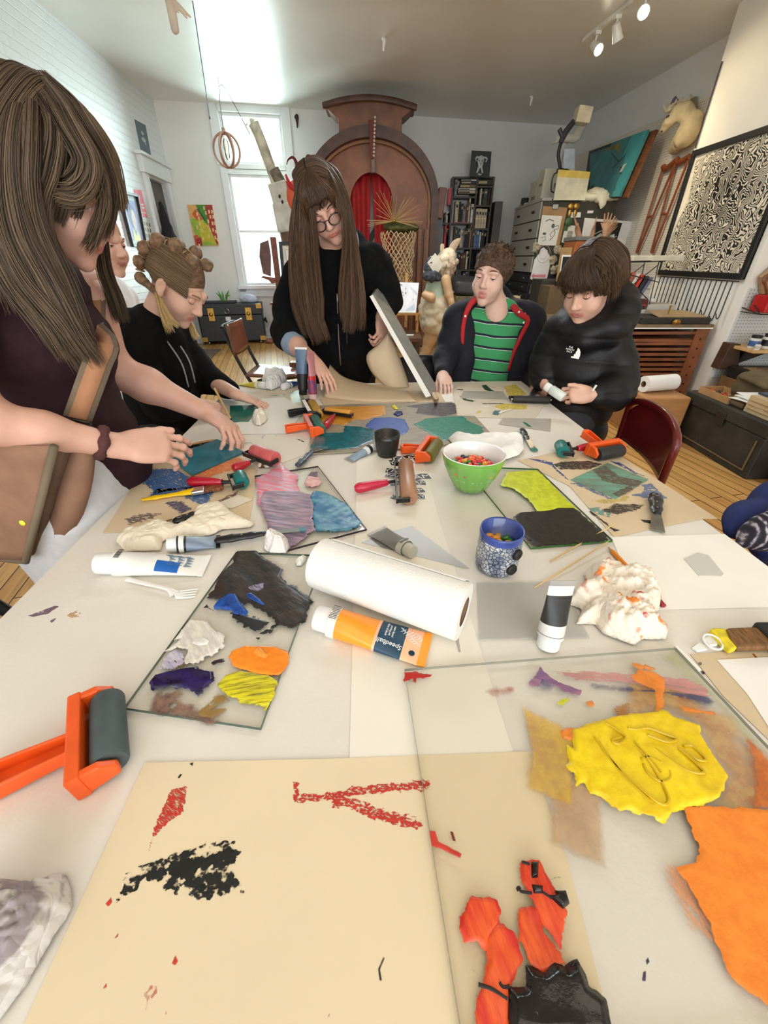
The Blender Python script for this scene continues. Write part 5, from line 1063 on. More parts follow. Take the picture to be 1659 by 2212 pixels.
for x,y in((rx1-.12,ry0-.005),(rx0,ry0-.005)):
 b=MB();b.span((x,y,0),(x+.12 if x>2 else x+.03,y+.05,rz));
 b.build('post',rw if x>2 else LTW,dr,bev=.004)
b=MB();b.span((rx0+.01,ry1-.03,0),(rx1,ry1,rz));b.build('back_panel',rdk,dr)
b=MB();b.span((rx0-.02,ry0-.02,rz+.0005),(rx1+.01,ry1,rz+.025));b.build('top_board',C('rack_top',(126,104,74),.5,var=.3,vs=6),dr,bev=.003)
b=MB();b.span((rx0-.02,ry0-.024,rz-.012),(rx1+.005,ry0-.006,rz));b.build('white_edge_strip',WHT,dr)
z=.05
while z<rz-.05:
 b=MB();tl_=.02*(z>.5)*math.sin(z*40)
 b.prism([(rx0+.031,ry0,z),(rx1-.122,ry0,z+tl_),(rx1-.122,ry0,z+.024+tl_),(rx0+.031,ry0,z+.024)],(0,.012,0));b.span((rx0,ry0+.06,z),(rx0+.014,ry1-.04,z+.024));b.span((rx0+.0142,ry0+.0122,z+.008),(rx1-.123,ry1-.031,z+.0122));b.build('tray',rw,dr);z+=.045
b=MB()
for k in range(7):b.cyl((rx1-.06,ry0-.0052,.12+.08*k),(rx1-.06,ry0-.009,.12+.08*k),.008,n=10);
b.build('peg_holes',rdk,dr)
RT=rz+.026
def rk(x0,x1,y0,y1,z0,z1,name,lb,cat,mat,grp=None,bev=.002):
 b=MB();b.span((x0,y0,z0),(x1,y1,z1));return tag(b.build(name,mat,bev=bev),lb,cat,grp)
vt=thing('open_record_case','flat black case with pale lid lying on the print rack','case',(2.6,4.2,RT));b=MB();b.span((2.3,3.97,RT),(2.92,4.3,RT+.05));b.build('case_body',C('case_black',(40,37,34),.6,var=.2),vt,bev=.005);b=MB();b.prism([(2.46,4.0,RT+.052),(2.9,4.0,RT+.052),(2.86,4.28,RT+.075),(2.5,4.28,RT+.075)],(0,0,.008));b.build('pale_lining',C('kraft_lining',(168,142,104),.7),vt)
b=MB();b.box((2.6,4.1,RT+.1),(.012,.012,.08));b.lathe([(.03,0),(.035,.02),(.02,.04)],(2.6,3.945,RT+.001),n=12);b.build('clasp',BRASS,vt)
pile=[((170,240,90),'green',.025),((190,60,46),'red',.02),((224,220,208),'white',.035),((60,24,26),'dark maroon',.03),((206,70,50),'orange-red',.012),((90,30,30),'maroon lettered',.04)]
z=RT+.001
for i,(c_,nm,h)in enumerate(pile):
 t=rk(2.22-.01*(i%2),2.5+.012*(i%3),4.34,4.62,z,z+h,'rack_book','%s book lying in the left pile on the print rack, number %s from below'%(nm,('one','two','three','four','five','six')[i]),'book',C('pile_'+nm.split()[0],c_,.5),'books piled on the print rack');z+=h+.0008
text('lettering','SATAN',(2.38,4.3395,z-.022),frameR((1,0,0),(0,0,1)),.035,WHT,t,.0004)if False else None
z2=RT+.001
for i,(c_,nm,h)in enumerate((((226,224,214),'pale grey',.05),((230,226,216),'cream',.012),((196,190,178),'grey-spined white',.06))):
 rk(2.53,2.86-.03*i,4.34,4.6,z2,z2+h,'rack_book','%s book in the right pile on the print rack, %s of three'%(nm,('lowest','middle','topmost')[i]),'book',C('pile2_%d'%i,c_,.5),'books piled on the print rack');z2+=h+.0008
wr_=thing('wire_magazine_rack','black wire rack holding magazines on the print rack, right of boy','magazine rack',(2.5,4.68,RT));wz=z+.001
for k in range(2):
 b=MB();y=4.36+.24*k
 for(p0,p1)in(((2.2,wz),(2.52,wz+.28)),((2.52,wz),(2.2,wz+.22)),((2.2,wz+.3),(2.58,wz+.31)),((2.52,wz+.3),(2.56,RT+.01)),((2.2,wz+.22),(2.58,wz+.14))):b.tube([(p0[0],y,p0[1]),(p1[0],y,p1[1])],.004,6)
 b.build('wire_frame',BLK,wr_)
for i,(c_,nm)in enumerate((((30,110,78),'green'),((222,214,206),'white'),((176,90,70),'rusty red'),((230,224,214),'cream'),((210,64,36),'orange'),((40,40,44),'black'),((110,112,136),'slate'))):
 x=2.18+.045*i;b=MB();b.prism([(x,4.42,wz),(x+.03,4.42,wz),(x+.1,4.42,wz+.24-.01*i),(x+.07,4.42,wz+.24-.01*i)],(0,.15,0));tag(b.build('magazine',C('mag_'+nm.split()[0],c_,.35)),'%s magazine slanting in the wire rack, %s from its left end'%(nm,('first','second','third','fourth','fifth','sixth','seventh')[i]),'magazine','magazines in the wire rack')
tag(crumple('paper_wad',WHT,(2.62,4.5,z2),(.05,.05,.03),9),'white paper wad on the right book pile of the print rack','paper')
b=MB();b.box((2.66,4.66,wz+.33),(.5,.07,.05));b.box((2.7,4.66,(RT+wz+.3)/2),(.02,.02,wz+.3-RT));tag(b.build('roll_holder',C('cream_holder',(224,216,192),.6),bev=.01),'cream roll holder above the magazines at the foot of the crutches','holder')
wb=thing('wooden_drawing_box','light brown wooden box under the paper towel roll','box',(2.17,3.25,0));b=MB();b.span((1.98,3.05,0),(2.33,3.55,.335));b.build('box',C('box_ply',(176,128,78),.5,var=.12,vs=5,stretch=(1,1,4)),wb,bev=.012);b=MB();b.span((1.974,3.1,.03),(1.9795,3.5,.29));b.build('side_panel',C('box_ply2',(150,104,60),.5,var=.12),wb,bev=.003)
pt=thing('spare_paper_towel_roll','white paper towel roll lying on the wooden box at right','paper towel roll',(2.25,3.35,.336));b=MB();b.lathe([(.024,0),(.06,0),(.06,.29),(.024,.29)],(2.02,3.2,.397),V((1,.25,0)),24,caps=False);b.build('towel',WHT,pt,smooth=True);b=MB();b.lathe([(.0235,.001),(.0205,.001),(.0205,.289),(.0235,.289)],(2.02,3.2,.397),V((1,.25,0)),20,caps=False);b.build('cardboard_core',C('core_brown',(132,100,74),.8),pt,smooth=True)
t1=T(1475,844,.37);t2=T(1451,941,0);t3=T(1608,1036,0);dv=(t3-t2).normalized();px_=V((-dv.y,dv.x,0));px_=px_ if px_.x>0 else-px_
ot=thing('old_black_trunk','worn black wooden trunk heaped with papers along the right wall','trunk',t2+dv*.37+px_*.25,0);o0=t2
def tb_(b,a0,a1,w0,w1,z0,z1):b.prism([o0+dv*a0+px_*w0+V((0,0,z0)),o0+dv*a1+px_*w0+V((0,0,z0)),o0+dv*a1+px_*w1+V((0,0,z0)),o0+dv*a0+px_*w1+V((0,0,z0))],(0,0,z1-z0))
otm=C('worn_black',(42,39,34),.6,var=.4,vs=7,bump=.2);LT=(t3-t2).length
b=MB();tb_(b,0,LT,0,.5,.001,.28);b.build('body',otm,ot,bev=.008)
b=MB();tb_(b,-.01,LT+.01,-.01,.51,.281,.37);b.build('lid',otm,ot,bev=.01)
b=MB();tb_(b,.05,LT-.04,-.008,-.0005,.045,.052);tb_(b,LT-.05,LT-.043,-.008,-.0005,.0525,.25);b.build('worn_moulding',C('worn_tan',(110,88,58),.7),ot)
b=MB();tb_(b,LT*.46,LT*.56,-.018,-.0105,.24,.33);b.build('hasp',C('hasp_dark',(30,28,26),.4),ot,bev=.004)
zt_=.3705
bx_=thing('tray_of_oddments','open cardboard tray of small red and brown oddments on old trunk','tray',o0+dv*.15+px_*.1+V((0,0,zt_)))
b=MB();tb_(b,.06,.36,.02,.2,zt_,zt_+.005);tb_(b,.06,.36,.02,.026,zt_+.0051,zt_+.045);tb_(b,.06,.36,.194,.2,zt_+.0051,zt_+.045);tb_(b,.06,.066,.0261,.1939,zt_+.0051,zt_+.045);tb_(b,.354,.36,.0261,.1939,zt_+.0051,zt_+.045);b.build('tray',C('tray_card',(170,132,86),.7),bx_)
oddc=[(176,30,26),(206,70,30),(88,60,40),(196,150,90),(60,40,30),(170,40,34)]
for i in range(12):
 p=o0+dv*(.09+.022*i)+px_*(.06+.05*((i*7)%3)/2)+V((0,0,zt_+.0055));S=b=MB();b.ell(p+V((0,0,.016)),(.016,.013,.016),nu=10,nv=8);tag(b.build('oddment',C('odd_%d'%(i%6),oddc[i%6],.4),smooth=True),'small %s lump in the cardboard tray on the old trunk'%('red','orange','brown','tan','dark brown','crimson')[i%6],'oddment','%s oddments in the trunk tray'%('red','orange','brown','tan','dark brown','crimson')[i%6])
S=SDF();c=o0+dv*.2+px_*.33+V((0,0,zt_+.085));S.box(c,(.13,.11,.075),Matrix.Rotation(.5,3,'Z'),.03,k=.03).box(c+V((-.02,-.03,.055)),(.15,.1,.02),Matrix.Rotation(.5,3,'Z')@Matrix.Rotation(.2,3,'X'),.015,k=.02);S.chain([c+V((.05,.03,.06)),c+V((.1,.0,.11)),c+V((.14,-.05,.05))],[.018]*3,k=.01)
tag(sdf_obj('canvas_bag',S,.009,C('olive_canvas',(98,84,58),.85,bump=.3,bs=200),wr=(.008,28)),'olive canvas bag slumped on the old black trunk','bag')
for i in range(4):
 b=MB();a0=LT*.45+.02*(i%2);
 def pg_(u,v,i=i):p=o0+dv*(a0+.3*u)+px_*(.02+.02*i+.24*v);return(p.x,p.y,zt_+.045+.012*i+.012*math.sin(u*3+i)*(1-v))
 b.grid(pg_,6,3);tag(b.build('white_sheet',WHT,smooth='all',solid=.006),'white paper sheet in the curled pile on the old trunk','paper','white sheets on the old trunk')
b=MB();tb_(b,LT*.44,LT*.62,.03,.2,zt_,zt_+.04);tag(b.build('rag_bundle',C('rag_brown',(96,80,56),.85,bump=.4),bev=.015),'brown folded rag under the white sheets on old trunk','rag')
z=zt_
for i in range(4):
 b=MB();tb_(b,LT*.64+.012*i,LT*.98,.0-.01*i+.03,.3,z,z+.028);tag(b.build('wooden_block',C('block_pine',(188,168,128),.6,var=.1)),'pale wooden block in the stack on the old trunk, %s from below'%('first','second','third','fourth')[i],'block','pale wooden blocks stacked on the old trunk');z+=.0285
b=MB();tb_(b,LT*.66,LT*1.0,.06,.32,z,z+.012);tag(b.build('blue_book',C('book_blueblack',(54,70,90),.5)),'thin blue-black book on top of the pale wooden blocks','book')
b=MB();p=T(1645,1050,0);b.box(p+V((.22,-.12,.12)),(.3,.25,.24),Matrix.Rotation(.5,3,'Z'));tag(b.build('brown_carton',C('carton_rust',(142,92,62),.7),bev=.006),'rust brown carton on the floor at the right picture edge','carton')
AY=3.72
b=MB();b.prism([D(*Zs(*p),AY)for p in((300,1095),(425,860),(515,865),(490,1090))],(0,.1,0));tag(b.build('dark_wood_panel',C('panel_umber',(74,50,34),.5,var=.3),bev=.004),'dark leaning wooden panel at the alcove corner behind the trunk','panel')
b=MB();a=D(*Zs(475,885),AY-.1);b.span((3.02,BY1-.0205,.3),(3.9,BY1-.0005,1.02));tag(b.build('white_pegboard',pegM('white_peg',('X','Z'),(206,208,206)),bev=.002),'white pegboard panel on the alcove wall by the shelf','pegboard')
sh=thing('alcove_shelf','light wooden shelf carrying ink jars in the right alcove','shelf',(3.3,3.7,.58));b=MB();b.span((3.02,3.5,.565),(3.9,BY1-.0208,.59));b.build('board',C('shelf_birch',(206,168,112),.5,var=.15,vs=8,stretch=(1,6,1)),sh,bev=.004)
b=MB();b.prism([(3.12,3.52,.562),(3.12,BY1-.022,.562),(3.12,BY1-.022,.4)],(.02,0,0));b.build('bracket',STEEL,sh)
for i,(x,y,r,h,col_,lid,lb)in enumerate(((3.08,3.6,.038,.09,(60,96,150),BLK,'dark-lidded jar with blue band at the left end of alcove shelf'),(3.06,3.53,.022,.045,(196,184,160),None,'small cream pot in front of the blue-banded jar'),(3.18,3.6,.034,.1,(232,232,230),BLK,'white labelled jar second on the alcove shelf'),(3.27,3.61,.034,.1,(214,214,214),BLK,'pale jar third on the alcove shelf'),(3.24,3.53,.026,.05,(206,206,202),STEEL,'low clear jar at the front of the alcove shelf'))):
 t=thing('ink_jar',lb,'jar',(x,y,.5905));b=MB();b.lathe([(r*.9,0),(r,.008),(r,h*.8),(r*.85,h*.86),(r*.85,h*.88)],(x,y,.5905),n=20);b.build('jar_body',C('jar_white_%d'%i,(226,226,222),.35),t,smooth=True)
 b=MB();b.lathe([(r+.0008,h*.2),(r+.0008,h*.66)],(x,y,.5905),n=20,caps=False);b.build('label_band',C('jar_lab_%d'%i,col_,.5)if i!=2 else BLK,t,smooth=True)
 if lid:b=MB();b.lathe([(r*.95,h*.885),(r*.97,h*1.1),(r*.9,h*1.12)],(x,y,.5905),n=20);b.build('lid',lid,t,smooth=True)
us=thing('upper_wire_shelf','black wire bracket shelf on the alcove wall','shelf',(3.2,3.7,.86));b=MB();b.tube([(3.02,BY1-.02,.875),(3.02,3.6,.845),(3.4,3.6,.845),(3.4,BY1-.02,.845)],.005,6);b.tube([(3.02,3.6,.845),(3.08,BY1-.02,.92)],.005,6);b.tube([(3.02,BY1-.02,.845),(3.02,3.6,.845)],.004,6);b.build('wire',BLK,us)
rb=thing('red_tin','red tin with a white round emblem on the wire shelf','tin',(3.13,3.68,.852));b=MB();b.span((3.06,3.62,.852),(3.3,3.78,.975));b.build('tin_body',C('tin_red',(190,26,30),.35),rb,bev=.006);b=MB();b.lathe([(.001,0),(.035,0),(.035,.002),(.001,.002)],(3.2,3.619,.91),(0,-1,0),20);b.build('emblem',WHT,rb,smooth=True)
bgp=thing('paper_bag_with_spoons','tan paper bag with a wooden spoon above the red tin','bag',(3.1,3.75,.98));b=MB();b.prism([(3.04,3.76,1.1),(3.1,3.76,.977),(3.3,3.76,.977),(3.32,3.76,1.2),(3.12,3.76,1.2)],(0,.04,0));b.build('bag',C('kraft_tan',(176,140,104),.8),bgp,bev=.004);b=MB();b.ell((3.06,3.745,1.085),(.025,.01,.035),nu=12,nv=8);b.tube([(3.07,3.745,1.06),(3.13,3.745,.98)],.008,8);b.build('wooden_spoon',MIDW,bgp,smooth=True)
bt_=thing('black_art_tray','black tray of small tools at the far right behind the trunk','tray',(3.2,3.5,.43));b=MB();b.span((3.04,3.35,.34),(3.7,3.7,.43));b.build('tray',C('tray_black',(30,28,27),.5),bt_,bev=.006);b=MB();b.span((3.08,3.38,.4305),(3.6,3.6,.436));b.build('contents',C('tray_contents',(150,120,88),.6,var=.5,vs=30),bt_)
b=MB();b.span((3.02,3.33,0),(3.8,3.72,.339));tag(b.build('alcove_cupboard',C('cup_wood',(120,88,54),.6,var=.2),bev=.004),'low wooden cupboard under the black tray in the alcove','cupboard')
A_=crop(180,820,3.318);B_=crop(600,820,3.318);C_=crop(1040,820,2.68);E_=crop(160,1160,2.9625);F_=crop(620,1160,2.9625);G_=crop(0,1440,1.728);H_=crop(860,1380,2.0763);K_=crop(500,780,6.381);J_=crop(920,480,3.318);L_=crop(1440,1000,4.607)
Z0=TZ+.0003
def WD(p):return p[1]*CP-(p[2]-CZ)*SP
CREAM=C('cream_board',(226,208,174),.7,var=.03,vs=4);KRAFT=C('kraft_paper',(214,192,158),.75,var=.06,vs=9);WPAP=C('white_paper',(238,235,228),.75,var=.02,vs=4);NEWS=C('newsprint_sheet',(218,208,190),.8,var=.06,vs=9);GREYC=M('grey_lino',(176,170,158),.5,var=.06,vs=20);PLATE=glassM('glass_plate',(255,255,254),.018);PLEX=M('plexi_sheet',(206,204,196),.25,alpha=.45,var=.03);ACET=M('grey_acetate',(176,174,170),.2,alpha=.5,var=.05)
EDGE=C('glass_edge',(70,92,80),.2)
def paints(par,cr,z,items):
 for it in items:
  nm,pts,mat=it[:3];kw=dict(it[3])if len(it)>3 else{}
  film('paint_smear',cr,pts,z,mat,par,label=nm+' paint',**kw)
def P(name,col,col2=None,**k):return paintM('paint_'+name,col,col2,**k)
def plate(label,cr,pts,z,th=.005,glass=PLATE,edge=EDGE,name='glass_plate'):
 W=poly3(cr,pts,z);c=sum(W,V())/len(W);t=thing(name,label,'glass plate',(c.x,c.y,z))
 b=MB();b.prism(W,(0,0,th));b.build('pane',glass,t)
 if edge:
  b=MB();n=len(W);w=.0012
  for i in range(n):
   a,d=W[i],W[(i+1)%n];e=(d-a).normalized();q=V((-e.y,e.x,0));q=q if q.dot(c-a)>0 else-q
   b.prism([a-q*.0004+V((0,0,.0003)),d-q*.0004+V((0,0,.0003)),d-q*.0004+q*w*.3+V((0,0,.0003)),a-q*.0004+q*w*.3+V((0,0,.0003))],(0,0,th-.0006))
  b.build('ground_edge',edge,t)
 return t
ST={}
def sh_(k,label,cr,pts,z,mat,cat='paper',**kw):ST[k]=sheet('paper_sheet',cr,pts,Z0+z,mat,label,cat,**kw);return ST[k]
sh_('trace','long white paper strip running up the middle of the table',None,[(771,992),(905,960),(948,1120),(1113,1640),(755,1640)],.0003,C('strip_paper',(236,230,216),.75,var=.02))
sh_('manila','big cream board with red and black prints in the foreground',None,[(313,1648),(700,1640),(1142,1624),(1226,1862),(1330,2260),(30,2260)],.001,CREAM)
paints(ST['manila'],G_,Z0+.0017,[('red',[(640,460),(695,450),(685,540),(640,575),(600,605),(570,640),(556,688),(566,640),(585,580)],P('red_comb',(206,54,38),ang=.5,st=(1,6),ss=120,dry=.33,jag=.003,dst=(1,7)),dict(th=.0002,res=70)),('red',[(1098,430),(1112,432),(1118,480),(1250,468),(1320,450),(1480,438),(1600,424),(1606,458),(1470,466),(1300,488),(1180,500),(1098,506)],P('red_dry',(200,48,34),ang=.1,st=(1,2),ss=150,dry=.36,jag=.005,jf=160),dict(th=.0002,res=90)),('red',[(1245,478),(1275,462),(1300,492),(1420,530),(1575,578),(1572,606),(1480,590),(1380,565),(1290,515),(1262,532),(1240,524)],P('red_dry'),dict(th=.0002,res=80))if 0 else('red',[(1245,478),(1275,462),(1300,492),(1420,530),(1575,578),(1572,606),(1480,590),(1380,565),(1290,515),(1262,532),(1240,524)],paintM('paint_red_dry',(200,48,34)),dict(th=.0002,res=80)),('black',[(440,875),(470,780),(560,735),(640,710),(700,680),(850,650),(890,690),(875,780),(900,820),(820,850),(740,870),(700,845),(600,820),(540,790)],P('black_dry',(24,26,26),ss=70,dry=.42,jag=.01,jf=120,st=(1,1.3)),dict(th=.0002,res=60)),('black',[(600,770),(640,730),(740,715),(870,670),(875,725),(740,745),(720,790),(780,830),(740,840),(690,800)],P('black_print',(20,22,22),jag=.006,jf=200),dict(th=.0003,res=60)),('red',[(395,885),(415,860),(418,880),(405,896)],P('red_fleck',(208,60,44),jag=.001),dict(th=.0002,res=20,marg=.003)),('red',[(428,1014),(442,994),(440,1008)],P('red_fleck',(0,0,0)),dict(th=.0002,res=20,marg=.003)),('red',[(640,1110),(655,1076),(665,1100),(655,1116)],P('red_fleck',(0,0,0)),dict(th=.0002,res=20,marg=.003)),('red',[(386,1202),(396,1184),(398,1196)],P('red_fleck',(0,0,0)),dict(th=.0002,res=20,marg=.003)),('pale red',[(545,1225),(562,1205),(585,1210),(560,1260),(528,1312),(540,1280)],P('red_faint',(208,80,60),opac=.5,dry=.35,ss=120),dict(th=.0001,res=30)),('red',[(616,1300),(620,1286),(625,1298)],P('red_fleck',(0,0,0)),dict(th=.0002,res=20,marg=.003)),('pale red',[(1212,1318),(1225,1290),(1240,1285),(1232,1315)],P('red_faint',(0,0,0)),dict(th=.0001,res=24)),('black',[(1418,1170),(1412,1130),(1432,1086),(1434,1090),(1418,1130),(1424,1170)],P('black_fleck',(30,30,34),jag=.0006),dict(th=.0002,res=40,marg=.003)),('black',[(664,415),(672,402),(680,402),(670,416)],P('black_fleck',(0,0,0)),dict(th=.0002,res=20,marg=.003)),('black',[(708,362),(722,358),(718,370)],P('black_fleck',(0,0,0)),dict(th=.0002,res=20,marg=.003))])
sh_('kraftL','tan kraft sheet smeared with blue and orange ink under woman\'s hands',None,[(376,965),(463,948),(540,1003),(556,1015),(549,1068),(536,1141),(380,1146),(222,1151),(298,1033)],.0006,KRAFT)
paints(ST['kraftL'],A_,Z0+.0013,[('blue',[(395,700),(440,650),(560,640),(660,640),(760,700),(860,720),(1040,740),(900,800),(700,790),(480,830),(500,790),(430,740)],P('blue_dry',(52,92,146),(70,110,160),ang=.6,st=(1,4),ss=40,dry=.2,jag=.012),dict(th=.0002)),('amber',[(660,520),(700,485),(850,440),(940,428),(900,460),(760,500)],P('amber_dry',(214,160,76),dry=.28,ss=40,ang=.4,st=(1,4),jag=.01),dict(th=.0002)),('orange',[(760,700),(900,640),(1100,560),(1180,590),(1080,640),(900,700)],P('orange_dry',(226,106,56),(230,150,90),dry=.18,ss=40,ang=.5,st=(1,4),jag=.012),dict(th=.0002)),('blue',[(480,830),(520,780),(720,770),(860,760),(930,800),(900,880),(850,900),(700,830)],paintM('paint_blue_dry',(0,0,0)),dict(th=.0002)),('blue',[(700,480),(860,450),(960,432),(880,480),(760,500)],paintM('paint_blue_dry',(0,0,0)),dict(th=.0002)),('grey',[(290,1000),(420,960),(560,960),(480,1000),(330,1040)],P('grey_smudge',(120,104,104),dry=.36,ss=50,opac=.7,jag=.01,ang=.2,st=(1,3)),dict(th=.0001)),('violet',[(590,880),(700,870),(780,930),(700,960),(640,920)],P('violet_dry',(92,92,120),dry=.3,ss=50,ang=-.6,st=(1,4),jag=.01),dict(th=.0002)),('purple brown',[(940,900),(1000,850),(1110,800),(1100,840),(1000,900)],P('mauve_dry',(130,100,98),dry=.2,opac=.7,jag=.01,ss=50),dict(th=.0002))])
sh_('kraftR','tan kraft sheet with blue and black ink scuffs at right table edge',None,[(1118,995),(1250,966),(1345,988),(1551,1121),(1518,1121),(1420,1140),(1327,1161),(1230,1050)],.0006,KRAFT)
paints(ST['kraftR'],C_,Z0+.0013,[('black',[(410,490),(480,475),(620,470),(700,490),(620,520),(460,520)],P('black_scuff',(70,62,56),dry=.28,ss=50,ang=.3,st=(1,4),jag=.008),dict(th=.0002)),('blue',[(270,458),(330,462),(410,480),(420,500),(500,575),(515,585),(480,570),(400,495)],P('blue_line',(70,90,150),dry=.24,ss=60,jag=.003),dict(th=.0002,res=80)),('blue',[(740,470),(800,480),(900,540),(950,560),(890,545)],P('blue_line',(0,0,0)),dict(th=.0002)),('blue',[(930,610),(980,600),(1070,690),(1000,690),(860,670),(950,650)],P('bluegrey_dry',(110,128,160),dry=.24,ss=50,jag=.008),dict(th=.0002)),('black',[(690,760),(780,720),(940,725),(900,755),(780,780)],paintM('paint_black_scuff',(0,0,0)),dict(th=.0002)),('teal',[(620,745),(680,740),(750,780),(740,800),(650,770)],P('teal_faint',(120,170,160),dry=.22,ss=50,opac=.8),dict(th=.0002)),('black',[(620,760),(635,760),(760,860),(810,870),(770,880)],P('black_line',(50,46,44),dry=.22,ss=70,jag=.003),dict(th=.0002,res=70)),('black',[(920,810),(980,815),(980,835),(940,825)],paintM('paint_black_fleck',(0,0,0)),dict(th=.0002,res=30)),('yellow',[(640,700),(800,690),(860,660),(840,700),(700,720)],P('yellow_faint',(226,206,110),dry=.22,ss=40,opac=.6),dict(th=.0001)),('blue',[(510,600),(560,600),(760,690),(740,695),(600,630)],paintM('paint_bluegrey_dry',(0,0,0)),dict(th=.0002))])
sh_('newsL','stained tan newsprint at the far left table corner',K_,[(170,430),(480,410),(980,345),(1075,440),(1090,580),(840,620),(430,560)],.0004,NEWS)
paints(ST['newsL'],K_,Z0+.0011,[('pale green',[(810,430),(960,390),(1020,560),(830,590)],P('palegreen',(196,206,178),opac=.7,jag=.003),dict(th=.0001)),('green',[(480,478),(600,470),(750,460),(740,468),(600,480)],P('green_line',(110,130,110),dry=.2,jag=.002),dict(th=.0001,res=60))])
sh_('whiteL','white crumple-edged paper between the green plate and black brayer',K_,[(420,520),(720,500),(980,640),(1000,700),(760,1000),(80,1010),(60,860),(330,680)],.0007,WPAP)
sh_('whiteL2','lower white paper with small ink flecks left of the grey slab',K_,[(70,1020),(760,1012),(1085,880),(1085,1100),(1000,1290),(700,1404),(260,1120),(20,1160)],.0005,C('paper_offwhite',(230,224,212),.75,var=.03))
paints(ST['whiteL2'],K_,Z0+.0012,[('green',[(890,1075),(920,1070),(1010,1110),(990,1120)],P('green_fleck',(60,100,76),dry=.2,ss=60,jag=.002),dict(th=.0001,res=30)),('grey',[(410,1060),(440,1020),(460,1020),(430,1065)],P('grey_fleck',(120,116,110),dry=.2,jag=.002),dict(th=.0001,res=30)),('black',[(595,1015),(625,1010),(620,1035)],paintM('paint_black_fleck',(0,0,0)),dict(th=.0002,res=20))])
sh_('kraftF','tan inky sheet in front of the striped shirt boy',J_,[(190,1200),(240,1152),(600,1148),(660,1150),(860,1290),(780,1410),(230,1396)],.0006,NEWS)
paints(ST['kraftF'],J_,Z0+.0013,[('yellow',[(480,1320),(560,1300),(720,1310),(720,1340),(560,1345)],P('yellow_dab',(232,212,90),dry=.22,ss=50),dict(th=.0002)),('yellow',[(560,1180),(640,1160),(720,1230),(690,1260),(590,1240)],P('yellow_dab',(0,0,0)),dict(th=.0002)),('yellow',[(355,1370),(380,1352),(400,1352),(375,1374)],P('yellow_dab',(0,0,0)),dict(th=.0002,res=20)),('black',[(400,1170),(430,1165),(470,1200),(500,1215),(470,1218),(420,1200)],paintM('paint_black_fleck',(0,0,0)),dict(th=.0003,res=40)),('black',[(190,1196),(270,1198),(260,1204)],paintM('paint_black_fleck',(0,0,0)),dict(th=.0002,res=40)),('black',[(240,1245),(300,1270),(360,1280),(330,1288),(270,1275)],paintM('paint_black_line',(0,0,0)),dict(th=.0002,res=40)),('black',[(400,1298),(560,1298),(560,1304),(410,1304)],paintM('paint_black_line',(0,0,0)),dict(th=.0002,res=60))])
sheet('grey_card',J_,[(245,1262),(268,1212),(552,1214),(592,1274)],Z0+.0014,GREYC,'grey card lying on the inky sheet before the striped boy','card',None,.0012)
o=sheet('grey_card',J_,[(520,1448),(556,1404),(898,1410),(892,1500)],Z0+.0006,GREYC,'grey card marked with a green dash behind the small putty knife','card',None,.0012)
paints(o,J_,Z0+.0019,[('green',[(690,1432),(712,1434),(760,1466),(735,1468)],P('green_dash',(40,120,100),jag=.002),dict(th=.0003,res=24))])
o=sh_('whiteF','white sheet under the boy in green shirt\'s left hand',J_,[(40,1160),(200,1148),(188,1290),(60,1290)],.0004,WPAP)
sh_('whiteR','large white sheet with a cut-out shape at the right table edge',None,[(1320,1160),(1565,1154),(1665,1229),(1665,1312),(1424,1317),(1385,1317)],.0004,C('bristol_white',(244,240,230),.7,var=.02))
sheet('film_cutout',None,[(1477,1208),(1508,1194),(1530,1200),(1563,1240),(1558,1245),(1509,1244)],Z0+.0011,C('cutout_grey',(206,204,194),.5,var=.02),'pale grey cut-out polygon lying on the large white sheet','cut-out',None,.001)
sh_('kraftB','tan card with black marks at the right edge beside big glass',L_,[(235,1905),(620,1880),(1015,1870),(1060,2800),(560,2320)],.0004,KRAFT)
paints(ST['kraftB'],L_,Z0+.0011,[('black',[(340,2070),(375,2075),(385,2100),(360,2105)],paintM('paint_black_fleck',(0,0,0)),dict(th=.0002,res=24)),('grey',[(310,1990),(345,1985),(350,2010),(320,2020)],P('grey_fleck',(0,0,0)),dict(th=.0001,res=24)),('brown',[(850,1900),(870,1900),(905,1940),(885,1940)],P('rust_dash',(150,84,44),jag=.001),dict(th=.0002,res=24))])
sh_('whiteB','blank white paper on the tan card at right picture edge',L_,[(500,1962),(1030,1934),(1060,2700),(800,2300)],.0014,WPAP)
b=MB();g=poly3(L_,[(68,1838),(96,1838),(335,2072),(300,2084)],Z0+.001);b.prism(g,(0,0,.004));tag(b.build('paper_strip',WPAP),'narrow folded white paper strip at the glass plate corner','paper')
sheet('plexi_sheet',None,[(1030,1260),(1214,1257),(1272,1379),(1035,1382)],Z0+.0008,PLEX,'clear plexi rectangle lying between the blue mug and black tube','plexi',None,.002)
sheet('acetate_sheet',B_,[(600,1170),(700,1120),(960,1050),(1150,1190),(1375,1355),(1310,1345)],Z0+.0009,ACET,'grey clear film under the squeezed grey tube','film',None,.0008)
o=sheet('stray_film',F_,[(1065,615),(1092,615),(1110,735),(1098,740)],Z0+.0008,ACET,'thin sliver of grey film right of the orange ink tube','film',None,.0008)
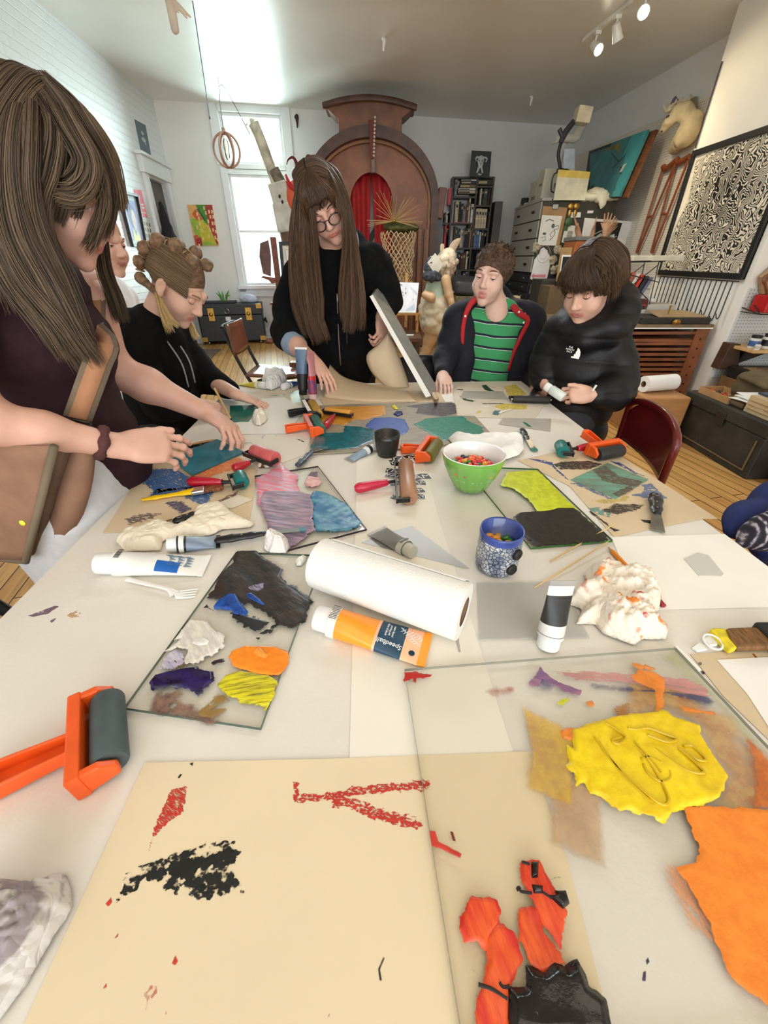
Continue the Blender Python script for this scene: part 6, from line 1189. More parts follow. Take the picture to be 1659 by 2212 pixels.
paints(table,None,TZ,[('black',[(777,1438),(790,1430),(800,1440),(812,1447),(800,1458),(782,1456)],P('black_heart',(26,18,12),jag=.0005,rough=.25,bump=0),dict(th=.0009,res=40,marg=.003)),('purple',[(60,1330),(85,1322),(118,1308),(128,1310),(105,1325),(70,1333)],P('plum_scuff',(120,100,116),dry=.2,ss=60,jag=.003),dict(th=.0001,res=40)),('amber',[(148,1328),(172,1318),(170,1332),(155,1336)],P('amber_scuff',(196,160,120),dry=.3,ss=60),dict(th=.0001,res=30)),('brown',[(108,1342),(120,1336),(112,1346)],paintM('paint_plum_scuff',(0,0,0)),dict(th=.0001,res=24)),('blue',[(1597,1553),(1620,1572),(1612,1570)],P('blue_mark',(40,70,150),jag=.0006),dict(th=.0002,res=24)),('blue',[(1250,1998),(1256,2010),(1258,2044),(1254,2046)],P('blue_mark',(0,0,0)),dict(th=.0002,res=30,marg=.003)),('dark violet',[(1395,2075),(1400,2068),(1403,2078),(1397,2084)],P('violet_mark',(70,66,96),jag=.0006),dict(th=.0002,res=24,marg=.003)),('dark violet',[(1390,2100),(1395,2098),(1394,2118),(1388,2118)],P('violet_mark',(0,0,0)),dict(th=.0002,res=24,marg=.003)),('black',[(1037,1596),(1041,1594),(1042,1600)],paintM('paint_black_fleck',(0,0,0)),dict(th=.0002,res=16,marg=.003)),('black',[(1039,1603),(1044,1602),(1043,1606)],paintM('paint_black_fleck',(0,0,0)),dict(th=.0002,res=16,marg=.003))])
zp=Z0+.0016;zt=zp+.0051
p1=plate('narrow glass plate of black, white, purple, orange and yellow paint',E_,[(1040,108),(1600,128),(1196,1236),(328,1105)],Z0)
z1=Z0+.0051
paints(p1,E_,z1,[('brown-black',[(1040,92),(1160,88),(1220,140),(1340,205),(1320,250),(1380,310),(1470,380),(1522,415),(1490,470),(1480,540),(1400,584),(1300,560),(1240,490),(1120,430),(1000,390),(850,395),(900,320),(950,225),(1020,165)],P('brown_black',(56,44,38),(36,36,38),ang=.6,st=(1,3),ss=25,rough=.3,jag=.006),dict(th=.0015,relief=.001,res=80)),('dark teal',[(1330,300),(1420,320),(1525,415),(1490,455),(1400,420),(1350,370)],P('dark_teal',(32,48,54),jag=.006,soft=.003),dict(th=.0012)),('blue',[(890,450),(920,410),(990,370),(1040,368),(1062,420),(1110,480),(1092,510),(1040,500),(980,462),(900,466)],P('blue_gloss',(30,86,176),(24,60,130),rough=.2,jag=.004),dict(th=.003,relief=.001)),('blue',[(1098,362),(1140,360),(1200,405),(1242,456),(1180,432),(1110,396)],paintM('paint_blue_gloss',(0,0,0)),dict(th=.003,res=40)),('lilac',[(1085,325),(1180,300),(1252,288),(1272,330),(1200,362),(1120,346)],P('lilac',(150,140,168),(90,80,100),dry=.15,ss=70,ang=.6,st=(1,4)),dict(th=.002)),('lilac',[(1240,432),(1330,388),(1370,405),(1335,450),(1300,482),(1250,452)],paintM('paint_lilac',(0,0,0)),dict(th=.002)),('charcoal',[(1005,490),(1090,502),(1252,545),(1205,582),(1160,612),(1100,572),(1040,530)],P('charcoal',(38,38,40),jag=.007,jf=140),dict(th=.0012)),('blue',[(840,395),(900,335),(925,345),(890,395)],P('blue_thin',(50,80,130),opac=.85),dict(th=.0006)),('black',[(1190,620),(1300,560),(1260,610),(1180,650)],paintM('paint_black_dry',(0,0,0)),dict(th=.0002)),('dark plum',[(822,455),(850,432),(890,470)],P('plum',(40,26,34),jag=.004),dict(th=.001,res=30)),('white',[(640,662),(740,532),(830,540),(900,600),(968,635),(962,700),(900,745),(770,818),(700,822),(730,720),(600,722),(690,650)],P('white_thick',(232,226,214),(206,198,190),ang=.9,st=(1,4),ss=40,rough=.35),dict(th=.002,relief=.0015)),('white',[(745,690),(770,650),(840,645),(880,670),(860,705),(790,712)],P('white_blob',(240,236,228),rough=.3,jag=.002),dict(th=.005,bev=.008)),('pale lilac',[(535,845),(600,750),(650,722),(700,745),(706,820),(620,850)],P('pale_lilac',(176,166,196),(206,200,206),dry=.1,ss=50,ang=.6,st=(1,3)),dict(th=.0014)),('ochre',[(630,850),(700,800),(742,800),(720,835)],P('ochre',(130,100,60),dry=.15),dict(th=.001,res=30)),('deep purple',[(478,945),(520,890),(620,862),(700,842),(780,835),(800,850),(890,868),(898,930),(840,975),(830,1010),(790,1020),(740,985),(680,966),(560,982),(500,988)],P('deep_purple',(44,26,92),(26,16,44),rough=.15,ang=.2,st=(1,3),ss=30,jag=.004),dict(th=.004,relief=.003)),('brown',[(480,1108),(525,1000),(550,990),(560,1020),(660,985),(700,1000),(640,1040),(760,1080),(800,1140),(910,1185),(880,1192),(700,1150)],P('brown_scrape',(110,82,74),(150,120,100),dry=.2,ss=40,soft=.003),dict(th=.0006)),('tan',[(790,1135),(900,1022),(960,1000),(985,1045),(870,1100),(960,1105),(900,1155),(820,1155)],P('tan_scrape',(160,126,70),dry=.18,ss=40,soft=.002),dict(th=.0006)),('orange',[(990,772),(1010,730),(1090,700),(1200,700),(1290,705),(1376,740),(1372,800),(1332,882),(1282,896),(1150,872),(1020,832)],P('orange_gloss',(252,148,36),(240,132,30),rough=.25,jag=.003),dict(th=.0025,relief=.0008)),('orange',[(1140,740),(1165,708),(1215,712),(1255,760),(1230,795),(1170,775)],P('orange_blob',(252,154,48),rough=.2,jag=.002),dict(th=.006,bev=.01,relief=.002)),('yellow',[(918,942),(970,888),(1060,855),(1250,886),(1304,920),(1290,980),(1250,1070),(1222,1088),(1050,1052),(970,1012)],P('yellow_streak',(224,212,30),(136,126,30),ang=-.15,st=(1,9),ss=26,jag=.004,mixp=(.35,.55)),dict(th=.0016,relief=.0008)),('yellow',[(1215,1110),(1245,1060),(1250,1070),(1225,1120)],P('yellow_pure',(226,216,30),jag=.002),dict(th=.001,res=30)),('dark plum',[(858,812),(900,790),(955,778),(962,800),(900,820)],paintM('paint_plum',(0,0,0)),dict(th=.0012,res=40))])
p2=plate('glass plate of pink, mauve and blue paint at table middle',None,[(551,1031),(687,1010),(792,1146),(612,1194)],Z0+.0012,edge=C('edge_plum',(46,34,44),.3))
z2=Z0+.0012+.0051
paints(p2,B_,z2,[('pink',[(-158,705),(0,640),(60,645),(150,690),(130,740),(160,800),(0,860),(-140,900)],P('pink_streak',(226,96,118),(196,170,186),ang=.3,st=(1,7),ss=20,jag=.008),dict(th=.0012,relief=.001)),('mauve',[(-140,880),(-110,800),(140,800),(240,830),(262,960),(252,1000),(272,1080),(120,1185),(40,1200),(-40,1130)],P('mauve_streak',(112,100,122),(170,132,150),ang=.25,st=(1,8),ss=16,jag=.008),dict(th=.0014,relief=.001)),('sea blue',[(228,850),(262,800),(330,808),(420,850),(500,900),(602,1030),(562,1072),(380,1092),(272,1090),(246,980),(262,900)],P('sea_blue',(36,104,150),(104,160,176),ang=.5,st=(1,2),ss=22,rough=.3,jag=.006),dict(th=.002,relief=.0015)),('pale pink',[(192,745),(215,700),(300,705),(318,735),(280,770),(220,770)],P('pale_pink',(228,190,184),(214,150,150),jag=.004),dict(th=.003,relief=.002)),('mauve',[(214,690),(240,665),(292,662),(280,692),(235,708)],P('mauve_blob',(112,88,104),jag=.004),dict(th=.002)),('pink',[(-50,650),(30,600),(60,640),(20,680)],paintM('paint_pink_streak',(0,0,0)),dict(th=.0008))])
p3=plate('glass plate half lime green, half black beside the green bowl',None,[(1003,1010),(1161,1016),(1322,1171),(1146,1187)],Z0+.0016,edge=C('edge_green',(50,110,46),.3))
paints(p3,C_,Z0+.0016+.0051,[('lime',[(108,612),(152,534),(325,525),(440,640),(562,762),(440,748),(400,757),(330,772),(275,700),(190,632)],P('lime',(210,220,44),(190,196,30),jag=.006,jf=60,rough=.35),dict(th=.0012)),('black',[(185,800),(215,772),(270,765),(400,757),(440,742),(540,742),(752,936),(500,950),(330,962),(232,890)],P('ink_black',(46,42,38),(32,30,28),jag=.007,rough=.3),dict(th=.0012)),('black',[(268,945),(300,935),(330,945),(300,960)],P('ink_thin',(70,68,62),opac=.8,soft=.002),dict(th=.0004,res=30))])
slab=plate('mottled grey inking slab of amber, blue, teal and green ink',B_,[(300,192),(700,178),(1248,166),(1282,265),(1412,268),(1522,388),(1130,490),(230,540),(236,372)],Z0+.0022,.004,C('slab_grey',(150,140,122),.35,var=.18,vs=14,stretch=(1,5,1)),None,'inking_slab')
slab['category']='slab'
zs=Z0+.0022+.0041
paints(slab,B_,zs,[('amber',[(262,268),(330,215),(360,195),(600,192),(765,186),(772,250),(610,292),(560,285),(470,330),(420,318),(330,325)],P('amber',(216,150,46),(200,132,40),jag=.006,ang=.05,st=(1,5),ss=30),dict(th=.001)),('cobalt',[(622,335),(690,276),(800,270),(905,284),(942,350),(925,380),(880,402),(720,372)],P('cobalt',(32,84,172),jag=.006),dict(th=.0012)),('teal',[(236,492),(250,440),(300,385),(470,380),(480,332),(600,340),(690,360),(690,435),(560,492),(350,508)],P('teal',(8,108,122),(10,90,96),jag=.006,rough=.25),dict(th=.0012,relief=.0006)),('green',[(975,322),(1060,280),(1200,268),(1330,264),(1370,300),(1470,345),(1470,395),(1430,430),(1300,400),(1200,442),(1080,380)],P('sea_green',(22,132,110),jag=.008,rough=.3),dict(th=.0012)),('black',[(920,192),(1080,170),(1270,166),(1282,242),(1180,266),(1050,250),(990,242),(1010,205)],P('black_brush',(52,38,34),ang=.05,st=(1,5),ss=40,dry=.12,jag=.008),dict(th=.0008)),('yellow',[(812,190),(840,184),(866,212),(850,218),(830,208)],P('yellow_pure',(0,0,0)),dict(th=.004,res=24,marg=.003)),('navy',[(828,250),(845,230),(890,228),(898,250),(860,266)],P('navy_daub',(28,48,112),rough=.2,jag=.001),dict(th=.004,res=24,marg=.003)),('beige',[(370,355),(480,315),(462,372),(400,380)],P('masking',(176,160,128),jag=.0005,opac=.8),dict(th=.0004))])
big=plate('big glass plate with yellow, orange, red and black paint in the foreground',None,[(874,1450),(1457,1404),(1668,1630),(2100,2250),(1000,2260)],Z0+.0022,.005,PLATE,C('edge_grey',(150,150,136),.2))
zb=Z0+.0022+.0051
REDW=P('red_wet',(208,44,30),(232,92,36),ang=1.3,st=(1,5),ss=18,jag=.004,rough=.35);ORW=P('orange_wet',(232,96,36),(200,50,30),ang=1.3,st=(1,5),ss=18,jag=.004,rough=.35);BKW=P('black_wet',(16,15,15),(26,22,20),rough=.16,jag=.004,jf=60)
paints(big,H_,zb,[('olive film',[(1190,80),(1240,55),(1640,500),(1659,560),(1560,440),(1380,230)],P('olive_film',(170,176,80),opac=.35,soft=.008),dict(th=.0001)),('red',[(28,150),(70,148),(110,158),(160,162),(120,178),(85,176),(78,200),(60,178),(30,190)],P('red_corner',(190,40,28),jag=.003,jf=160),dict(th=.0006)),('red',[(395,236),(450,226),(515,226),(500,240),(430,242)],P('red_soft',(170,70,60),soft=.004,opac=.8),dict(th=.0002)),('mauve',[(585,205),(640,124),(655,150),(720,195),(822,230),(818,256),(740,236),(690,205),(650,180),(630,215)],P('mauve_wet',(168,120,140),(120,90,130),ang=.3,st=(1,5),ss=24,jag=.003),dict(th=.0006)),('violet',[(600,190),(640,165),(700,215),(660,222)],P('violet_thin',(110,96,140),opac=.7,soft=.004),dict(th=.0003)),('pink',[(690,150),(900,150),(1150,165),(1300,185),(1386,225),(1388,262),(1250,235),(1000,190),(800,180)],P('pink_drag',(206,140,136),dry=.12,ang=.1,st=(1,7),ss=20,opac=.8,jag=.006),dict(th=.0003)),('indigo',[(872,208),(1000,218),(1200,232),(1380,256),(1412,275),(1405,300),(1200,250),(900,222)],P('indigo_drag',(70,70,110),dry=.1,soft=.003,opac=.85,jag=.004),dict(th=.0003)),('tan',[(1040,340),(1050,210),(1200,190),(1380,300),(1500,345),(1530,420),(1600,600),(1590,750),(1440,740),(1470,600),(1400,480),(1350,390),(1200,320)],P('tan_film',(206,160,80),(186,120,50),opac=.55,soft=.01,jag=.02,jf=30),dict(th=.0002)),('brown',[(975,300),(1030,290),(1034,350),(980,360)],P('brown_film',(180,120,50),opac=.8,soft=.002),dict(th=.0003)),('orange',[(1040,165),(1080,140),(1150,150),(1200,185),(1192,310),(1160,322),(1150,225),(1060,190)],P('orange_thin',(240,140,50),jag=.005,opac=.9),dict(th=.0006)),('orange',[(1050,112),(1110,120),(1160,136),(1060,130)],P('orange_thin',(0,0,0)),dict(th=.0006)),('orange',[(840,285),(870,276),(890,300),(850,306)],P('orange_thin',(0,0,0)),dict(th=.0008)),('golden',[(565,310),(640,350),(715,380),(770,420),(790,500),(765,570),(785,640),(780,755),(700,715),(650,690),(585,662),(600,500)],P('golden_film',(216,174,60),(196,150,70),opac=.72,soft=.003,jag=.003),dict(th=.0003)),('brown',[(688,740),(790,640),(820,650),(905,720),(922,1018),(800,960),(690,910)],P('brown_veil',(202,160,112),opac=.6,soft=.003,jag=.003),dict(th=.0002)),('yellow',[(748,570),(770,560),(752,470),(790,500),(775,410),(900,372),(960,350),(1200,322),(1230,350),(1360,392),(1350,430),(1405,510),(1482,622),(1440,722),(1260,762),(1210,800),(1180,822),(1090,802),(1040,770),(990,782),(930,722),(900,705),(862,700),(840,640),(800,660),(790,610)],P('yellow_thick',(236,208,16),(226,190,14),rough=.3,jag=.006,jf=50),dict(th=.0025,relief=.0018,res=110,rf=110)),('orange',[(728,420),(750,395),(800,405),(815,430),(780,455),(740,450)],P('orange_thin',(0,0,0)),dict(th=.0022)),('orange',[(1280,748),(1400,752),(1700,770),(1900,1000),(2100,1800),(1660,1640),(1560,1570),(1480,1525),(1450,1400),(1380,1255),(1290,1085),(1250,1030),(1330,1000),(1370,950),(1325,890)],P('orange_field',(242,142,48),(234,128,36),rough=.4,jag=.004),dict(th=.001,res=90)),('orange',[(1203,1035),(1240,1020),(1290,1085),(1380,1280),(1425,1345),(1390,1345),(1320,1290),(1240,1130)],P('orange_veil',(230,140,70),opac=.55,dry=.1,soft=.003,ang=1.2,st=(1,3)),dict(th=.0003)),('rust',[(1560,440),(1659,530),(1760,700),(1700,765),(1592,750),(1605,600)],P('rust_field',(206,112,36),(180,90,30),soft=.004,opac=.9),dict(th=.0004)),('red',[(268,1300),(300,1200),(320,1150),(440,1168),(466,1220),(452,1285),(410,1345),(395,1385),(350,1360),(300,1375)],REDW,dict(th=.0015,relief=.001)),('red',[(345,1800),(345,1620),(410,1440),(400,1330),(440,1275),(480,1280),(525,1320),(562,1440),(500,1560),(500,1800)],REDW,dict(th=.0018,relief=.001)),('orange-red',[(530,1260),(545,1205),(590,1190),(630,1215),(650,1300),(760,1462),(640,1500),(590,1470),(540,1340)],ORW,dict(th=.0018,relief=.001)),('red',[(550,1000),(632,990),(660,1050),(700,1120),(752,1220),(750,1290),(725,1388),(650,1285),(600,1190),(555,1100)],REDW,dict(th=.0018,relief=.001)),('black',[(490,1560),(560,1552),(565,1450),(600,1475),(645,1490),(700,1450),(745,1475),(800,1440),(820,1480),(850,1560),(930,1620),(948,1690),(960,1800),(490,1800)],BKW,dict(th=.006,relief=.006,res=80,rf=55,bev=.01)),('black',[(590,1000),(632,1000),(628,1080),(592,1084)],BKW,dict(th=.004,relief=.002,res=40)),('black',[(590,1100),(650,1108),(648,1152),(604,1152)],BKW,dict(th=.004,relief=.002,res=40)),('black',[(660,1150),(700,1150),(690,1130),(750,1128),(768,1190),(735,1222),(700,1190)],BKW,dict(th=.005,relief=.002,res=40)),('black',[(645,1085),(700,1066),(735,1068),(700,1088),(660,1098)],BKW,dict(th=.003,res=40)),('red',[(140,860),(165,862),(180,910),(285,965),(280,985),(200,945),(150,930)],P('red_fleck',(0,0,0)),dict(th=.0004)),('maroon',[(232,862),(245,866),(258,908),(246,905)],P('maroon_fleck',(120,40,30),jag=.001),dict(th=.0003,res=30)),('maroon',[(312,1385),(330,1480),(380,1510),(340,1500),(318,1450)],P('maroon_line',(140,50,56),soft=.001),dict(th=.0003,res=50)),('lime',[(720,290),(760,262),(770,272),(735,296)],P('lime_fleck',(206,206,60),dry=.15),dict(th=.0003,res=24)),('orange',[(1260,300),(1420,330),(1410,345),(1280,325)],P('orange_thin',(0,0,0)),dict(th=.0004))])
b=MB();zz=zb+.0042
def hp_(pts,n=40):return spl([T(*H_(x,y),zz)for x,y in pts],n)
for pts in([(880,440),(950,540),(1060,650),(1180,740),(1215,720),(1180,640),(1100,520),(1060,480)],[(900,460),(1000,600),(1130,730)],[(930,375),(970,400),(1020,440),(990,470),(960,455),(1000,440)],[(1030,400),(1070,405),(1120,400),(1180,420),(1250,450),(1200,460),(1120,430)],[(1090,540),(1130,530),(1200,570),(1220,620),(1180,640),(1120,600),(1100,560)],[(1150,490),(1220,540),(1300,590),(1370,600),(1340,560),(1260,490)],[(1280,480),(1320,480),(1380,540),(1340,540),(1280,500)],[(1060,460),(1130,540),(1180,600)]):b.tube(hp_(pts),.0016,6)
b.build('finger_grooves',C('yellow_groove',(206,172,10),.35),big,smooth=True)
for pts in([(360,1550),(420,1570),(490,1615)],[(455,1540),(470,1560),(500,1560)],[(540,1130),(535,1120),(545,1115),(550,1132),(600,1140)],[(555,1000),(590,1010)],[(640,1130),(690,1165)],[(780,1480),(790,1450),(808,1455),(805,1490)]):
 b=MB();b.tube(spl([T(*H_(x,y),zb+.0028)for x,y in pts],16),.0012,6);b.build('ink_string',BLK,big,smooth=True)
t=thing('printing_plate','teal inked plate the woman on the left is lifting','printing plate',T(445,988,Z0));W=[T(370,993,TZ+.012),T(469,950,TZ+.014),T(528,978,TZ+.004),T(415,1028,TZ+.004)];b=MB();b.prism(W,(0,0,.003));b.build('plate',C('teal_plate',(20,100,116),.3,var=.35,vs=14,col2=(36,120,140)),t)
t=thing('printing_plate','green inked plate under the braided girl\'s hands','printing plate',T(530,893,Z0));W=poly3(None,[(497,878),(563,876),(537,911),(496,911)],Z0+.0012);b=MB();b.prism(W,(0,0,.003));b.build('plate',C('green_plate',(30,112,96),.08,var=.3,vs=10,col2=(50,130,120)),t)
o=sheet('linocut_plate',C_,[(515,582),(730,484),(966,580),(776,692)],Z0+.0014,P('sage',(110,168,146),(104,118,104),ang=.7,st=(1,3),ss=14,jag=0)if 0 else C('sage_print',(110,168,146),.45,var=.2,vs=16,col2=(112,124,108),stretch=(1,3,1),rot=(0,0,.7)),'square sage green inked print on the right kraft sheet','print',None,.0016)
paints(o,C_,Z0+.0031,[('brown',[(640,520),(720,500),(800,560),(930,590),(900,620),(760,600),(700,580)],P('brown_rub',(112,92,80),dry=.3,ss=40,ang=.6,st=(1,4),opac=.8),dict(th=.0001)),('brown',[(760,660),(860,610),(880,640),(790,680)],P('brown_rub',(0,0,0)),dict(th=.0001))])
o=sheet('note_paper',A_,[(930,900),(1110,826),(1215,862),(1060,925)],Z0+.0022,C('note_cream',(222,214,194),.7),'small cream paper slip beside the left knife handle','paper',None,.0006)
RUBK=C('black_rubber',(38,38,38),.55,var=.15,vs=40);ORP=C('orange_plastic',(236,92,28),.35,var=.08,vs=25);BKP=C('black_plastic',(26,26,28),.3);REDP=C('red_handle',(176,24,44),.25,var=.05,coat=.3)
def horiz(a,b):d=V(b)-V(a);d.z=0;return d.normalized()
def plastic_brayer(name,label,e0,e1,hend,R,col,rcol,group=None,hw=.022,tagc=None):
 """one-piece plastic frame with a roller between its arms; e0,e1 roller end centres, hend end of the handle"""
 e0,e1,hend=V(e0),V(e1),V(hend);ax=(e1-e0).normalized();L=(e1-e0).length;mid=(e0+e1)/2;hd=hend-mid;out=(hd-ax*hd.dot(ax)).normalized();up=ax.cross(out);up=up if up.z>0 else-up
 t=thing(name,label,'ink roller',(mid.x,mid.y,TZ),group=group)
 b=MB();b.lathe([(.002,0),(R*.93,0),(R,.003),(R,L-.003),(R*.93,L),(.002,L)],e0,ax,24);b.build('roller',rcol,t,smooth=True)
 Rm=Matrix((ax,out,up)).transposed();b=MB();sp=mid+out*(R+.010)+up*.002
 b.box(sp,(L+.026,.014,R*1.9),Rm);
 for s,e in((-1,e0-ax*.007),(1,e1+ax*.007)):
  a=[e+out*(R+.012)+up*R*.97,e+out*(R+.012)-up*R*.85,e-out*R*.45-up*R*.4,e-out*R*.5+up*R*.35,e+out*R*.3+up*R*1.0];b.prism([p-ax*.0045 for p in a],ax*.009)
 b.build('frame',col,t,bev=.0022)
 s0=sp+out*.006;d=(hend-s0).normalized();sd=d.cross(up).normalized();u2=sd.cross(d);u2=u2 if u2 .z>0 else-u2;Lh=(hend-s0).length
 b=MB()
 for s in(-1,1):
  b.prism([s0+sd*s*hw*.45-u2*.009,s0+d*Lh*.6+sd*s*hw*.55-u2*.011,hend-d*.006+sd*s*hw*.62-u2*.012,hend-d*.006+sd*s*hw*.62+u2*.010,s0+d*Lh*.6+sd*s*hw*.55+u2*.010,s0+sd*s*hw*.45+u2*.008],-sd*s*.004)
 b.prism([s0+sd*hw*.42-u2*.009,s0-sd*hw*.42-u2*.009,hend-sd*hw*.58-u2*.012,hend+sd*hw*.58-u2*.012],u2*.004)
 b.prism([hend-d*.008+sd*hw*.62-u2*.012,hend-d*.008-sd*hw*.62-u2*.012,hend-sd*hw*.4-u2*.01,hend+sd*hw*.4-u2*.01],u2*.021)
 b.build('handle',col,t,bev=.0018)
 if tagc:b=MB();b.box(sp+up*(R*.96),(L*.95,.012,.0012),Rm);b.build('label_strip',tagc,t)
 return t
def yoke_brayer(name,label,e0,e1,hend,R,hcol,rcol,wire=BKP,group=None,neck=.03,hr=.0125,flat=True):
 """turned handle, metal yoke and roller"""
 e0,e1,hend=V(e0),V(e1),V(hend);ax=(e1-e0).normalized();L=(e1-e0).length;mid=(e0+e1)/2;hd=hend-mid;out=(hd-ax*hd.dot(ax)).normalized();up=ax.cross(out);up=up if up.z>0 else-up
 t=thing(name,label,'ink roller',(mid.x,mid.y,TZ),group=group)
 b=MB();b.lathe([(.002,0),(R*.9,0),(R,.004),(R,L-.004),(R*.9,L),(.002,L)],e0,ax,24);r_o=b.build('roller',rcol,t,smooth=True)
 b=MB()
 for e,s in((e0,-1),(e1,1)):b.lathe([(.004,0),(.004,.008)],e-ax*(.0005 if s>0 else-.0005),ax*s,10)
 b.build('axle',STEEL,r_o,smooth=True)
 q0=e0-ax*.008;q1=e1+ax*.008;so=out*(R+.008);b=MB()
 for(p,q)in((q0,q0+so),(q1,q1+so),(q0+so-ax*.003,q1+so+ax*.003)):
  dd=(q-p).normalized();n2=dd.cross(up).normalized();b.box((p+q)/2,((q-p).length+.004,.0035 if dd.dot(ax)<.5 else.004,.0125),Matrix((dd,n2,up)).transposed())
 s0=mid+so;d=(hend-s0).normalized();b.tube([s0,s0+d*neck*.9],.0045,10);b.build('yoke',wire,t,bev=.0012)
 h0=s0+d*neck*.7;Lh=(hend-h0).length;b=MB();b.lathe([(hr*.55,0),(hr*.62,Lh*.02),(hr*.7,Lh*.12),(hr*.85,Lh*.35),(hr,Lh*.7),(hr*1.02,Lh*.86),(hr*.85,Lh*.95),(hr*.5,Lh)],h0,d,20);b.build('handle',hcol,t,smooth=True)
 return t
def at(px,py,z):return T(px,py,TZ+z)
R_=.019
plastic_brayer('plastic_ink_roller','orange plastic ink roller with grey drum at left foreground',at(232,1510,.0185),at(238,1650,.0185),at(-70,1712,.012),.0185,ORP,C('drum_slate',(72,84,86),.6,var=.12,vs=30),hw=.03)
plastic_brayer('plastic_ink_roller','black plastic ink roller with white label strip by standing tubes',at(673,872,.022),at(688,897,.022),at(622,893,.018),.018,BKP,C('drum_ochre',(176,132,44),.5),tagc=WHT)
plastic_brayer('plastic_ink_roller','orange plastic ink roller with green drum left of the slab',at(679,905,.02),at(693,930,.02),at(616,926,.016),.018,ORP,C('drum_green',(34,100,84),.5),tagc=C('pink_tag',(226,150,150),.5))
plastic_brayer('plastic_ink_roller','orange plastic ink roller with olive drum behind the green bowl',at(925,988,.02),at(945,958,.02),at(866,968,.016),.018,ORP,C('drum_olive',(112,106,48),.5))
plastic_brayer('plastic_ink_roller','orange plastic ink roller with black drum by the red chair',at(1290,982,.02),at(1342,973,.02),at(1262,934,.04),.018,ORP,RUBK)
yoke_brayer('ink_roller','red handled ink roller with pink drum right of the teal plate',at(548,974,.024),at(596,992,.024),at(503,1014,.016),.02,REDP,C('drum_pink',(204,96,96),.5,var=.15,vs=20))
yoke_brayer('ink_roller','red handled ink roller with small teal drum beside yellow brush',at(524,1044,.02),at(517,1027,.022),at(406,1040,.016),.017,REDP,C('drum_teal',(20,110,104),.4))
yoke_brayer('ink_roller','crimson handled ink roller with tan drum on the letter stickers',at(884,1076,.022),at(876,1004,.022),at(766,1056,.016),.02,C('crimson_handle',(206,24,64),.3,coat=.3),C('drum_tan',(168,124,96),.35,var=.1))
yoke_brayer('ink_roller','dark red handled ink roller with amber drum on the slab',at(704,886,.02),at(758,894,.02),at(699,924,.014),.012,REDP,C('drum_amber',(214,150,60),.4))
yoke_brayer('ink_roller','red handled ink roller with teal drum under orange roller, right side',at(1217,977,.02),at(1210,960,.02),at(1282,964,.018),.017,REDP,C('drum_teal',(0,0,0)))
yoke_brayer('wide_ink_roller','wide black ink roller between the two boys',at(1108,862,.016),at(1187,864,.016),at(1160,838,.016),.014,BKP,RUBK,neck=.02)
def ink_tube(label,cap,end,r,capc,body,bands=(),endc=None,flatw=1.3,capl=.2,up=None,cr_=.85,name='ink_tube',flip=1):
 cap,end=V(cap),V(end);d=(end-cap).normalized();L=(end-cap).length;lat=d.cross(V(up)if up is not None else V((0,0,1))).normalized();u=lat.cross(d);t=thing(name,label,'ink tube',(cap.x,cap.y,min(cap.z,end.z)-r if abs(d.z)<.5 else min(cap.z,end.z)))
 cl=L*capl;b=MB();b.lathe([(r*cr_*.92,0),(r*cr_,.002),(r*cr_,cl),(r*.8,cl+.0005)],cap,d,24);b.build('cap',capc,t,smooth=True)
 base_h=lambda k:r*(1-k)**.9 if abs(d.z)<.5 else None
 def ring(k,off=0.):
  a=r*(1+(flatw-1)*k)+off;h=max(r*(1-k**1.25),.0014)+off;c=cap+d*(cl+.0005+(L-cl)*k)
  return c,a,h
 def shell(k0,k1,off,n=12,m=28):
  vs=[];fs=[]
  for i in range(n+1):
   c,a,h=ring(k0+(k1-k0)*i/n,off)
   for j in range(m):an=2*PI*j/m;vs.append(c+lat*math.cos(an)*a+u*math.sin(an)*h)
  for i in range(n):
   for j in range(m):fs.append((i*m+j,i*m+(j+1)%m,(i+1)*m+(j+1)%m,(i+1)*m+j))
  return vs,fs
 b=MB();vs,fs=shell(0,1,0);m=28;b.add(vs,fs+[tuple(range(m))[::-1],tuple(12*m+j for j in range(m))]);b.build('tube_body',body,t,smooth=True)
 for i,(k0,k1,mt)in enumerate(bands):b=MB();b.add(*shell(k0,k1,.0004+.0002*i,8));b.build('printed_band',mt,t,smooth='all')
 c,a,h=ring(1);b=MB();b.prism([c+lat*a-u*.0012,c-lat*a-u*.0012,c-lat*a+d*.008-u*.001,c+lat*a+d*.008-u*.001],u*.0022);b.build('crimp',endc or body,t)
 t['_']=0;del t['_'];ring.__dict__.update(cap=cap,L0=cl+.0005,L1=L-cl-.0005);return t,d,lat,u,ring
def wrap(o,t,ring,d,lat,u):
 """lay printed lettering on the curved tube wall"""
 lo_=t.location;zs=[(v.co+lo_-ring.cap).dot(u)for v in o.data.vertices];z_lo=min(zs)
 for v,zz_ in zip(o.data.vertices,zs):
  w_=v.co+lo_-ring.cap;k=min(max((w_.dot(d)-ring.L0)/ring.L1,0),1);c,a,h=ring(k);l=min(max((v.co+lo_-c).dot(lat),-a*.98),a*.98)
  v.co=c+lat*l+u*(h*math.sqrt(max(0,1-(l/a)**2))+.0009+(.0003 if zz_-z_lo>.0003 else 0))-lo_
WC=C('white_cap',(238,238,236),.35);OG=C('ink_orange',(252,152,34),.3,coat=.3);NVY=C('label_navy',(24,62,86),.4);PCH=C('label_peach',(246,180,140),.4);INKW=WHT
t,d,lat,u,ring=ink_tube('orange ink tube with navy label lying in the table middle',at(683,1333,.021),at(914,1401,.006),.0225,WC,OG,[(.0,.09,C('white_label',(232,228,218),.5)),(.5,.97,PCH),(.53,.8,NVY)],OG,1.35,.14,flip=1)
c,a,h=ring(.74);Rt=frameR(-lat,-d)if 0 else frameR(-lat*-1,d);nrm=u
